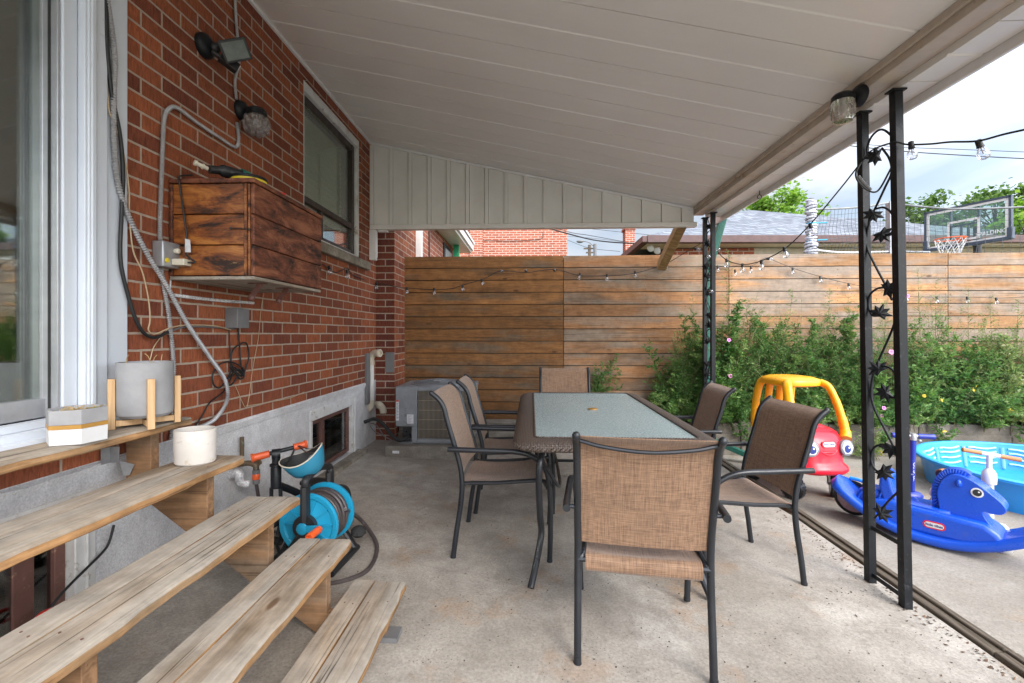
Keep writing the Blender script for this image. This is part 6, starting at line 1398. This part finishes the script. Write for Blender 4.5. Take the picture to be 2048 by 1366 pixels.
# street lamp
p = PY(1190, 488, 30); t = thing('street_lamp', 'grey street lamp with long arm against the far sky', 'street lamp', (p.x, 30, 0))
b = MB(); b.tube([(p.x, 30, 0), (p.x, 30, p.z)], .11, 8); b.build('pole', M['grey_plastic'], t)
b = MB(); a = PY(1187, 492, 30); q = PY(1166, 482, 30); b.tube(smooth([a, PY(1178, 485, 30), q], 5), .03, 6); h = PY(1160, 483, 30); b.ball(h, .22, (1.1, .6, .45), n=12); b.build('lamp_arm', M['grey_plastic'], t)
t = thing('utility_pole', 'distant utility pole with crossarms beside the street lamp', 'utility pole', (PY(1179, 500, 40).x, 40, 0)); p = PY(1179, 497, 40)
b = MB(); b.tube([(p.x, 40, 0), (p.x, 40, p.z+.3)], .13, 8); b.build('pole', M['bark'], t); b = MB(); b.box((p.x-.5, 39.9, p.z-.05), (p.x+.5, 40.1, p.z+.05)); b.box((p.x-.3, 39.9, p.z-.4), (p.x+.3, 40.1, p.z-.3)); b.build('crossarm', M['bark'], t)
def wire(pts, r, lab): 
    P = smooth(pts, 8); tag(MB().tube(P, r, 5).build('overhead_wire', M['cable_black'], origin=P[0]), lab, 'wire', 'overhead wires crossing the sky')
wire([PY(1040, 440, 12), PY(1134, 467, 14), PY(1200, 482, 15), PY(1290, 487, 14), PY(1400, 480, 13)], .022, 'thick dark overhead wire sagging above the street lamp')
wire([PY(1040, 430, 12), PY(1134, 463, 14), PY(1180, 471, 15), PY(1251, 484, 16.5)], .010, 'thin overhead wire just above the thick one')
wire([PY(1060, 440, 30), PY(1160, 455, 30), PY(1300, 470, 30)], .014, 'faint upper overhead wire above the street lamp')
wire([PY(1100, 470, 34), PY(1200, 478, 34), PY(1300, 492, 34)], .012, 'faint overhead wire passing behind the street lamp head')
wire([PY(1130, 478, 36), PY(1179, 496, 39.8), PY(1240, 503, 38)], .018, 'low overhead wire at the distant utility pole')
wire([PY(1640, 282, 14), PY(1800, 294, 13), PY(1900, 298, 12.5), PY(2100, 306, 12)], .009, 'upper of two overhead wires right of the near iron post')
wire([PY(1640, 285, 14), PY(1800, 302, 13), PY(1950, 312, 12.5), PY(2120, 321, 12)], .014, 'lower of two overhead wires right of the near iron post')
# volleyball net
YN1, YN2 = 6.6, 7.4
p1 = PY(1622, 397, YN1); p2 = PY(1782, 403, YN2)
t = thing('net_pole', 'short pole wrapped in white and blue tape holding the net', 'pole', (p1.x, YN1, PZG))
b = MB(); b.tube([(p1.x, YN1, PZG), (p1.x, YN1, p1.z)], .038, 14); b.build('pole', M['grey_plastic'], t)
b = MB()
zz = PY(1622, 506, YN1).z; k = 0; rd = random.Random(9)
while zz < p1.z-.02: 
    rr_ = .052+.012*math.sin(k*2.1)+rd.uniform(-.004, .006)+(.014 if k < 5 else 0); ring = [(p1.x+rr_*math.cos(a/12*6.283), YN1+rr_*math.sin(a/12*6.283), zz+.014*math.sin(a/12*6.283+k)) for a in range(12)]; b.tube(ring, .018, 6, closed=True); zz += .030; k += 1
b.build('tape_wrap', M['tape'], t, sm=60)
b = MB(); 
for vv in (448, 482): q = PY(1622, vv, YN1); b.tube([q+Vector((-.05, -.05, 0)), q+Vector((.20, -.03, .01))], .010, 6); b.lathe([(.062, -.012), (.062, .012)], q, (0, 0, 1), 14)
b.build('blue_strap', M['teal'], t)
t = MB(); t.box((p2.x-.05, YN2-.05, PZG), (p2.x+.05, YN2+.05, p2.z)); o = t.build('net_post', M['alu'], origin=(p2.x, YN2, PZG), bev=.005); tag(o, 'square grey post of the net behind the near iron post', 'post')
nn = thing('sports_net', 'black mesh volleyball net stretched above the fence', 'net', (p1.x, YN1, p1.z-.5))
def netrow(f): return [PY(u, v, y) for u, v, y in f]
top = smooth([PY(1630, 418, YN1), PY(1680, 417, 6.85), PY(1740, 412, 7.15), PY(1782, 404, YN2)], 8)+smooth([PY(1790, 407, 7.38), PY(1850, 414, 7.0), PY(1930, 418, 6.7), PY(2048, 414, 6.4), PY(2200, 405, 6.1)], 8)
MB().tube(top, .014, 7).build('headline_rope', M['rope'], nn, sm=70)
b = MB(); L = [0]
for i in range(1, len(top)): L.append(L[-1]+(top[i]-top[i-1]).length)
def at_(d):
    j = 0
    while j < len(L)-2 and L[j+1] < d: j += 1
    return top[j].lerp(top[j+1], min(1, (d-L[j])/(L[j+1]-L[j]+1e-9)))
d = 0; cols = []
while d < L[-1]:
    p = at_(d); cols.append([Vector((p.x+.02*math.sin(k*1.1+d*3), p.y+.015*math.sin(k*1.7+d*2), p.z-k*.085)) for k in range(10)]); d += .085
for c_ in cols: b.tube(c_, .0024, 4)
for k in range(10): b.tube([c_[k] for c_ in cols], .0024, 4)
b.build('mesh', M['net'], nn, sm=0)
b = MB(); b.tube(smooth([PY(1630, 500, YN1), PY(1690, 505, 6.8), PY(1782, 503, YN2), PY(1860, 504, 7.0)], 6), .012, 6); tag(b.build('white_rope', M['white_rope'], origin=(p1.x, YN1, 2.3)), 'white rope trailing from the wrapped pole along the fence top', 'rope')
# basketball hoop
hp_ = thing('basketball_hoop', 'basketball backboard with orange rim and white net above the fence', 'basketball hoop', (PY(1950, 480, 8.4).x, 8.4, PZG))
q = [PY(1852, 502, 8.9), PY(2022, 476, 7.7), PY(2020, 392, 7.7), PY(1852, 427, 8.9)]
wdir = (q[1]-q[0]); wdir.z = 0; wdir.normalize(); 
bl = Vector((q[0].x, q[0].y, 0)); Wd = (Vector((q[1].x, q[1].y, 0))-bl).length
z0a, z0b, z1a, z1b = q[0].z, q[1].z, q[3].z, q[2].z
def bp(f, g): p = bl+wdir*(Wd*f); return Vector((p.x, p.y, (z0a*(1-f)+z0b*f)*(1-g)+(z1a*(1-f)+z1b*f)*g))
nb_ = Vector((wdir.y, -wdir.x, 0)); nb_ = nb_ if nb_.y < 0 else -nb_
def fr_(pts, w_, d_, mat, name, off=0, par=hp_):
    m = MB()
    for i in range(len(pts)): 
        a, c = pts[i]+nb_*off, pts[(i+1) % len(pts)]+nb_*off; m.bar(a-(c-a).normalized()*(w_/2-.001*(i % 2)), c+(c-a).normalized()*(w_/2-.001*(i % 2)), w_, d_, up=tuple(nb_))
    return m.build(name, mat, par)
m = MB(); m.add([bp(.01, .01)+nb_*.004, bp(.99, .01)+nb_*.004, bp(.99, .99)+nb_*.004, bp(.01, .99)+nb_*.004, bp(.01, .01)-nb_*.004, bp(.99, .01)-nb_*.004, bp(.99, .99)-nb_*.004, bp(.01, .99)-nb_*.004], [(0, 1, 2, 3), (7, 6, 5, 4), (0, 4, 5, 1), (1, 5, 6, 2), (2, 6, 7, 3), (3, 7, 4, 0)]); m.build('glass_board', M['board_glass'], hp_, sm=0)
fr_([bp(0, 0), bp(1, 0), bp(1, 1), bp(0, 1)], .035, .05, M['backframe'], 'board_frame')
fr_([bp(.035, .05), bp(.965, .05), bp(.965, .95), bp(.035, .95)], .045, .006, M['fascia'], 'white_border', .012)
fr_([bp(.30, .14), bp(.66, .14), bp(.66, .62), bp(.30, .62)], .035, .006, M['fascia'], 'white_square', .012)
m = MB(); m.bar(bp(.31, .04)-nb_*.03, bp(.31, .98)-nb_*.03, .03, .03, up=tuple(nb_)); m.bar(bp(.645, .04)-nb_*.03, bp(.645, .98)-nb_*.03, .03, .03, up=tuple(nb_)); m.bar(bp(.30, .52)-nb_*.03, bp(.65, .52)-nb_*.03, .03, .03, up=tuple(nb_)); m.bar(bp(.44, .1)-nb_*.03, bp(.44, .52)-nb_*.03, .025, .03, up=tuple(nb_)); m.bar(bp(.52, .1)-nb_*.03, bp(.52, .52)-nb_*.03, .025, .03, up=tuple(nb_)); m.build('rear_brace', M['backframe'], hp_)
m = MB()
for f in (0, 1): p = bp(f, .12); m.bar(bp(f, -.02)+nb_*.002, bp(f, .26)+nb_*.002, .07, .07, up=tuple(nb_))
m.bar(bp(0, 0)+nb_*.003, bp(1, 0)+nb_*.003, .06, .066, up=tuple(nb_)); m.build('corner_pad', M['backframe'], hp_, bev=.008)
slp = (bp(1, .2)-bp(0, .2)).normalized()
text_mb('SPALDING', .090, bp(.80, .20)+nb_*.018, slp, nb_.cross(slp)*1 if nb_.cross(slp).z > 0 else -nb_.cross(slp), .003, True).build('lettering', M['lettering_white'], hp_, sm=0)
rcn = bp(.48, .13)+nb_*.30; rcn.z = PY(1905, 478, rcn.y).z; rR = .215
m = MB(); ring = [rcn+Vector((rR*math.cos(a/36*6.283), rR*math.sin(a/36*6.283), 0)) for a in range(36)]; m.tube(ring, .010, 8, closed=True); c_ = bp(.48, .13)+nb_*.02; m.bar(c_+Vector((0, 0, .0)), rcn-nb_*(-rR*-1)*.98+Vector((0, 0, -.0)), .14, .07); m.build('rim', M['bright_orange'], hp_, bev=.003)
m = MB(); n = 12; rows_ = [(rR*.98, 0), (rR*.86, -.09), (rR*.70, -.18), (rR*.56, -.27), (rR*.50, -.34)]
def npnt(i, k): r_, z_ = rows_[k]; a = (i+.5*(k % 2))/n*6.283; return rcn+Vector((r_*math.cos(a), r_*math.sin(a), z_))
for i in range(n):
    for k in range(4): m.tube([npnt(i, k), npnt(i, k+1)], .0055, 5); m.tube([npnt(i, k), npnt(i-1 if k % 2 == 0 else i+1, k+1)], .0055, 5)
m.build('net', M['white_rope'], hp_, sm=60)
m = MB(); c_ = bp(.58, .0)-nb_*.12; m.tube([(c_.x, c_.y-.0, PZG), (c_.x, c_.y, c_.z+.3)], .055, 10); m.bar(c_+Vector((0, 0, .05)), bp(.58, .1)-nb_*.02, .10, .12); m.tube(smooth([c_+Vector((-.2, -.0, -.02)), c_+Vector((-.1, 0, .02)), c_+Vector((-.05, 0, -.06))], 5), .014, 6); m.build('pole', M['black_plastic'], hp_)

# =================== PLANTS ===================
rdm = random.Random(21)
def add_leaf(b, p, d, l, w_, mi, rn=None, cup=.25):
    d = d.normalized(); a = Vector((rdm.uniform(-1, 1), rdm.uniform(-1, 1), rdm.uniform(-.3, 1))); x = d.cross(a)
    if x.length < 1e-4: return
    x = x.normalized(); nrm = x.cross(d)
    b.add([p, p+d*(l*.45)+x*(w_/2)+nrm*(w_*cup), p+d*l-nrm*(l*.1), p+d*(l*.45)-x*(w_/2)+nrm*(w_*cup)], [(0, 1, 2), (0, 2, 3)], mi, rn if rn is not None else rdm.random())
def weed(b, base, H, lean, leafs, nb, ll=.045, stem=.004, mi=0, spread=.24, feathery=False, sparse=1.0, low=.08):
    base = Vector(base); P = []; k = 7; wob = Vector((rdm.uniform(-.05, .05), rdm.uniform(-.04, .04), 0))
    for i in range(k): f = i/(k-1); P.append(base+Vector((lean[0]*f*f, lean[1]*f*f, H*f))+wob*math.sin(f*5))
    b.tube(smooth(P, 2), [stem*(1-.8*i/12) for i in range(13)], 4, mi=3, rnd=rdm.random())
    for j in range(nb):
        f = low+(1-low)*(j+rdm.random())/nb; i = min(k-2, int(f*(k-1))); o = P[i].lerp(P[i+1], f*(k-1)-i)
        a = rdm.uniform(0, 6.283); bl_ = spread*(1.12-f)**.8*rdm.uniform(.5, 1.15)*min(1, f*3+.4)
        d = Vector((math.cos(a), math.sin(a)*.8, rdm.uniform(.35, 1.1))).normalized(); e = o+d*bl_+Vector((0, 0, -.12*bl_)); e.y = min(e.y, YF-.03); 
        b.tube([o, o.lerp(e, .5)+Vector((0, 0, .03*bl_)), e], [stem*.5, stem*.4, stem*.2], 3, mi=3, rnd=rdm.random())
        pb_ = rdm.random()*.55
        m_ = max(3, int(leafs*sparse*(.45+.9*(1-f))))
        for q in range(m_):
            g = (q+rdm.random())/m_; p = o.lerp(e, g)+Vector((rdm.gauss(0, .010), rdm.gauss(0, .010), rdm.gauss(0, .010))); p.y = min(p.y, YF-.02)
            dd = (d*.6+Vector((rdm.uniform(-1, 1), rdm.uniform(-1, 1), rdm.uniform(-.5, .7)))); s_ = ll*rdm.uniform(.5, 1.25)*(1.1-.45*f)
            if feathery:
                rn_ = pb_+.45*rdm.random(); add_leaf(b, p, dd, s_, s_*.22, mi, rn_); 
                for z_ in (-1, 1): add_leaf(b, p+dd.normalized()*s_*.3, dd+Vector((z_*.8, .3*z_, .2)), s_*.6, s_*.15, mi, rn_)
            else: add_leaf(b, p, dd, s_, s_*rdm.uniform(.30, .55), mi, pb_+.45*rdm.random())
LM = [M['leaf_dark'], M['leaf_mid'], M['leaf_pale'], M['stem']]
def topz(u):      # height the weeds reach, read along the fence
    T = [(1300, 735), (1330, 690), (1390, 650), (1450, 622), (1520, 640), (1600, 650), (1660, 640), (1720, 655), (1780, 665), (1830, 645), (1880, 665), (1950, 680), (2048, 680), (2200, 670), (2500, 680)]
    for (a, b_), (c, d) in zip(T, T[1:]):
        if a <= u <= c: return b_+(d-b_)*(u-a)/(c-a)
    return 640
ug = MB()
for i in range(270):
    u = rdm.uniform(1318, 2420); y = rdm.uniform(5.12, 5.42); p = PY(u, 800, y); zt_ = PY(u, topz(u)+(rdm.gauss(8, 28) if rdm.random() < .55 else abs(rdm.gauss(60, 60))), y).z; H = max(.28, zt_-.13)
    right = max(0, min(1, (u-1750)/250)); mi = 0 if rdm.random() > (.38+.45*right) else 1
    if rdm.random() < .30*right: mi = 2
    weed(ug, (p.x, y, .13), H*rdm.uniform(.85, 1.04), (rdm.uniform(-.26, .26), -rdm.uniform(0, .22)), rdm.choice([16, 30, 36]), int(17+H*20), rdm.choice([.034, .040, .046, .066]), .0045, mi, rdm.uniform(.22, .36), feathery=rdm.random() < .62)
for i in range(95):      # thin flowering tops above the mass
    u = rdm.uniform(1345, 2420); y = rdm.uniform(5.15, 5.4); p = PY(u, 800, y); zt_ = PY(u, rdm.uniform(570, 660)+(15 if u > 1880 else 0), y).z; weed(ug, (p.x, y, .13), zt_-.13, (rdm.uniform(-.2, .25), -rdm.uniform(0, .12)), 7, int(rdm.uniform(14, 26)), .026, .0035, 2 if rdm.random() < .65 else 1, rdm.uniform(.14, .26), feathery=True, low=.35)
for i in range(120):      # low tufts over the curb edge
    u = rdm.uniform(1330, 2400); y = rdm.uniform(4.98, 5.3); 
    if 1330 < u < 1445 or rdm.random() < .62: 
        p = PY(u, 850, y); right = max(0, min(1, (u-1750)/250)); weed(ug, (p.x, y, -.05 if y < 5.13 and rdm.random() < .25 else .18), rdm.uniform(.15, .5), (rdm.uniform(-.15, .15), -rdm.uniform(0, .18)), 20, 12, .05, .003, (0 if rdm.random() < .6 else 1), .2)
o = ug.build('weed_undergrowth', LM, sm=0, norm=False, origin=(3, 5.3, .13)); tag(o, 'dense mass of green weeds filling the bed along the fence', 'weeds', kind='stuff')
tall = [(1452, 505, 1, 'tall branching weed rising beside the distant iron post'), (1385, 590, 0, 'leafy weed standing left of the distant iron post'), (1560, 580, 1, 'upright weed behind the yellow toy car roof'), (1650, 575, 1, 'slim weed right of the toy car roof'), (1700, 590, 0, 'leafy weed just left of the near iron post'), (1840, 535, 2, 'tallest pale feathery weed right of the near iron post'), (1870, 560, 2, 'pale feathery weed leaning right of the tallest one'), (1935, 575, 2, 'thin pale weed in front of the tan fence boards'), (1985, 590, 2, 'sparse pale weed near the right edge of the photo'), (2030, 600, 1, 'rightmost tall weed at the edge of the photo'), (1765, 600, 1, 'weed seen between the two bars of the near iron post'), (1500, 600, 1, 'rounded weed between the distant post and the toy car')]
for (u, v_, mi, lab) in tall:
    y = 5.25; p = PY(u, 800, y); zt_ = PY(u, v_, y).z; b = MB(); weed(b, (p.x, y, .14), zt_-.14, (rdm.uniform(-.05, .1), 0), 14 if mi == 2 else 18, 34, .034, .005, mi, .26, feathery=True, sparse=.8 if mi == 2 else 1, low=.2)
    tag(b.build('tall_weed', LM, origin=(p.x, y, .14), sm=0, norm=False), lab, 'weed', 'tall weeds along the fence')
b = MB(); p = PY(1205, 800, 5.36)
for i in range(9): weed(b, (p.x+rdm.uniform(-.13, .13), 5.37+rdm.uniform(-.03, .05), .16), PY(1200, 700+abs(rdm.gauss(20, 30)), 5.36).z-.16, (rdm.uniform(-.22, .22), 0), 16, 13, .048, .004, 0 if i % 3 else 1, .20)
tag(b.build('small_bush', LM, origin=(p.x, 5.37, .16), sm=0, norm=False), 'small leafy bush against the fence behind the far chair', 'bush')
b = MB(); p = PY(1292, 780, 5.3); 
weed(b, (p.x, 5.3, .2), .14, (0, 0), 8, 6, .04, .003, 1, .09); tag(b.build('sprig', [M['leaf_mid'], M['yellow_petal'], M['leaf_pale'], M['stem']], origin=(p.x, 5.3, .2), sm=0, norm=False), 'tiny yellow green sprig above the table edge', 'plant')
b = MB(); p = PY(1690, 800, 5.1)
weed(b, (p.x, 5.08, .0), PY(1690, 765, 5.1).z, (0.05, 0), 14, 26, .06, .004, 1, .12, feathery=True); tag(b.build('ragweed', LM, origin=(p.x, 5.08, 0), sm=0, norm=False), 'bright green spiky weed right of the toy car', 'weed')
b = MB()
for i in range(7):
    p = PY(1660+rdm.uniform(60, 75)+i*5, 880, 4.98); weed(b, (p.x, 4.98+rdm.uniform(-.05, .08), -.14), rdm.uniform(.18, .42), (rdm.uniform(-.1, .1), -.05), 9, 8, .042, .003, 1 if i % 2 else 2, .10)
tag(b.build('path_weed', LM, origin=(3.5, 5, -.14), sm=0, norm=False), 'scraggly weed growing at the curb foot seen between the near post bars', 'weed')
fl_ = [(1458, 680, 'pink flower high beside the distant iron post'), (1461, 752, 'pink flower low beside the distant iron post'), (1783, 704, 'large pink flower between the bars of the near post'), (1768, 816, 'upper small pink flower behind the near post scrolls'), (1764, 832, 'lowest small pink flower behind the near post scrolls'), (1815, 592, 'pale pink flower against the fence right of the near post')]
for (u, v_, lab) in fl_:
    p = PY(u, v_, 4.98); b = MB(); r_ = .026 if 'large' in lab else .020
    b.lathe([(.003, .03), (.006, .012), (r_*.8, .002), (r_, 0), (r_*.8, -.0008), (.005, .010), (.001, .028)], p, (.1, .9, -.25), 15, wob=lambda a, i: 1+.10*math.sin(a*5)); tag(b.build('pink_flower', M['pink'], origin=p, sm=60), lab, 'flower', 'pink flowers among the weeds')
yl = [(1880, 797, 'round yellow leaf right of the near iron post'), (1948, 778, 'yellow leaf midway along the right weeds'), (2020, 822, 'yellow leaf cluster near the right edge'), (1885, 862, 'yellow leaf low above the paddling pool'), (1762, 905, 'yellow leaf pair behind the near post scroll'), (1843, 795, 'small orange yellow leaf beside the near post')]
for (u, v_, lab) in yl:
    p = PY(u, v_, 4.96); b = MB()
    for i in range(3): add_leaf(b, p+Vector((rdm.uniform(-.015, .015), 0, rdm.uniform(-.015, .015))), Vector((rdm.uniform(-1, 1), -.3, rdm.uniform(-1, 1))), .034, .026, 0)
    tag(b.build('yellow_leaf', M['yellow_petal'], origin=p, sm=0, norm=False), lab, 'leaf', 'yellow leaves among the weeds')

# ---- trees ----
def tree(name, lab, base, trunk_h, crown_c, crown_r, nleaf, ls, mat, rt=.16, seed=1, clumps=26, group=None):
    rd = random.Random(seed); t = thing(name, lab, 'tree', base, group=group); base = Vector(base); cc_ = Vector(crown_c)
    b = MB(); b.tube(smooth([base, base+Vector((.1, 0, trunk_h*.5)), Vector((cc_.x, cc_.y, base.z+trunk_h)), cc_+Vector((0, 0, crown_r[2]*.5))], 4), [rt*(1-.07*i) for i in range(13)], 10)
    cl = []
    for i in range(clumps):
        a, z_ = rd.uniform(0, 6.283), rd.uniform(-1, 1); r_ = math.sqrt(1-z_*z_); k_ = rd.uniform(.45, 1)
        p = cc_+Vector((crown_r[0]*r_*math.cos(a)*k_, crown_r[1]*r_*math.sin(a)*k_, crown_r[2]*z_*k_)); cl.append((p, rd.uniform(.14, .30)*crown_r[0]))
        s_ = cc_+Vector((0, 0, -crown_r[2]*.6)); b.tube([s_, s_.lerp(p, .5)+Vector((0, 0, .1*crown_r[2])), p], [rt*.30, rt*.2, rt*.06], 5)
    b.build('trunk', M['bark'], t, sm=60)
    b = MB()
    for i in range(nleaf):
        p, r_ = cl[rd.randrange(len(cl))]; d = Vector((rd.gauss(0, 1), rd.gauss(0, 1), rd.gauss(0, .75))); d = d*(r_*.62); q = p+d
        dd = Vector((rd.uniform(-1, 1), rd.uniform(-1, 1), rd.uniform(-.9, .35))).normalized(); x = dd.cross(Vector((rd.uniform(-1, 1), rd.uniform(-1, 1), 1))).normalized(); l = ls*rd.uniform(.6, 1.3)
        b.add([q, q+dd*l*.5+x*l*.38, q+dd*l, q+dd*l*.5-x*l*.38], [(0, 1, 2, 3)], 0, rd.random())
    b.build('crown', M[mat], t, sm=0, norm=False)
GT = 'trees beyond the bungalow roof'
p = PY(1540, 430, 27); tree('maple_tree', 'bright green maple crown above the grey shingle roof peak', (p.x, 27, -.2), 5, (p.x, 27, p.z-.35), (2.2, 2.0, 1.95), 6500, .22, 'leaf_tree', .2, 4, 34, GT)
p = PY(1868, 440, 18); tree('shade_tree', 'open branched dark green tree left of the backboard', (p.x, 18, -.2), 3.5, (p.x, 18, p.z-.1), (1.35, 1.2, 1.35), 2600, .17, 'leaf_tree2', .09, 8, 40, GT)
p = PY(1740, 560, 24); tree('shade_tree', 'low green tree just behind the bungalow between the net posts', (PY(1745, 560, 24).x, 24, -.2), 3, (PY(1765, 450, 24).x, 24, PY(1765, 478, 24).z), (.9, .8, .9), 900, .2, 'leaf_tree2', .09, 10, 14, GT)
p = PY(2075, 440, 15); tree('maple_tree', 'bright green tree at the right edge beside the backboard', (p.x, 15, -.2), 2.8, (p.x, 15, PY(2060, 470, 15).z), (1.15, 1.2, 1.4), 5200, .16, 'leaf_tree', .12, 12, 34, GT)
p = PY(1990, 400, 30); tree('shade_tree', 'hazy distant tree seen through the backboard glass', (p.x, 30, -.2), 5, (p.x, 30, PY(1990, 425, 30).z), (1.8, 1.8, 1.7), 1800, .26, 'leaf_tree2', .15, 15, 26, GT)
b = MB(); rd = random.Random(44)
for i in range(9000):
    x = rd.uniform(19.5, 30); y = 22+rd.uniform(-.5, .5); z = rd.uniform(.8, 4.6)+.3*math.sin(x*1.5); d = Vector((rd.uniform(-1, 1), rd.uniform(-1, 1), rd.uniform(-1, 1))).normalized(); xx = d.cross(Vector((0, .3, 1))).normalized(); l = .2
    b.add([(x, y, z), Vector((x, y, z))+d*l*.5+xx*l*.35, Vector((x, y, z))+d*l, Vector((x, y, z))+d*l*.5-xx*l*.35], [(0, 1, 2, 3)], 0, rd.random())
tag(b.build('far_hedge', M['leaf_tree2'], origin=(22, 22, 0), sm=0, norm=False), 'far green hedge low behind the backboard at the right edge', 'hedge')
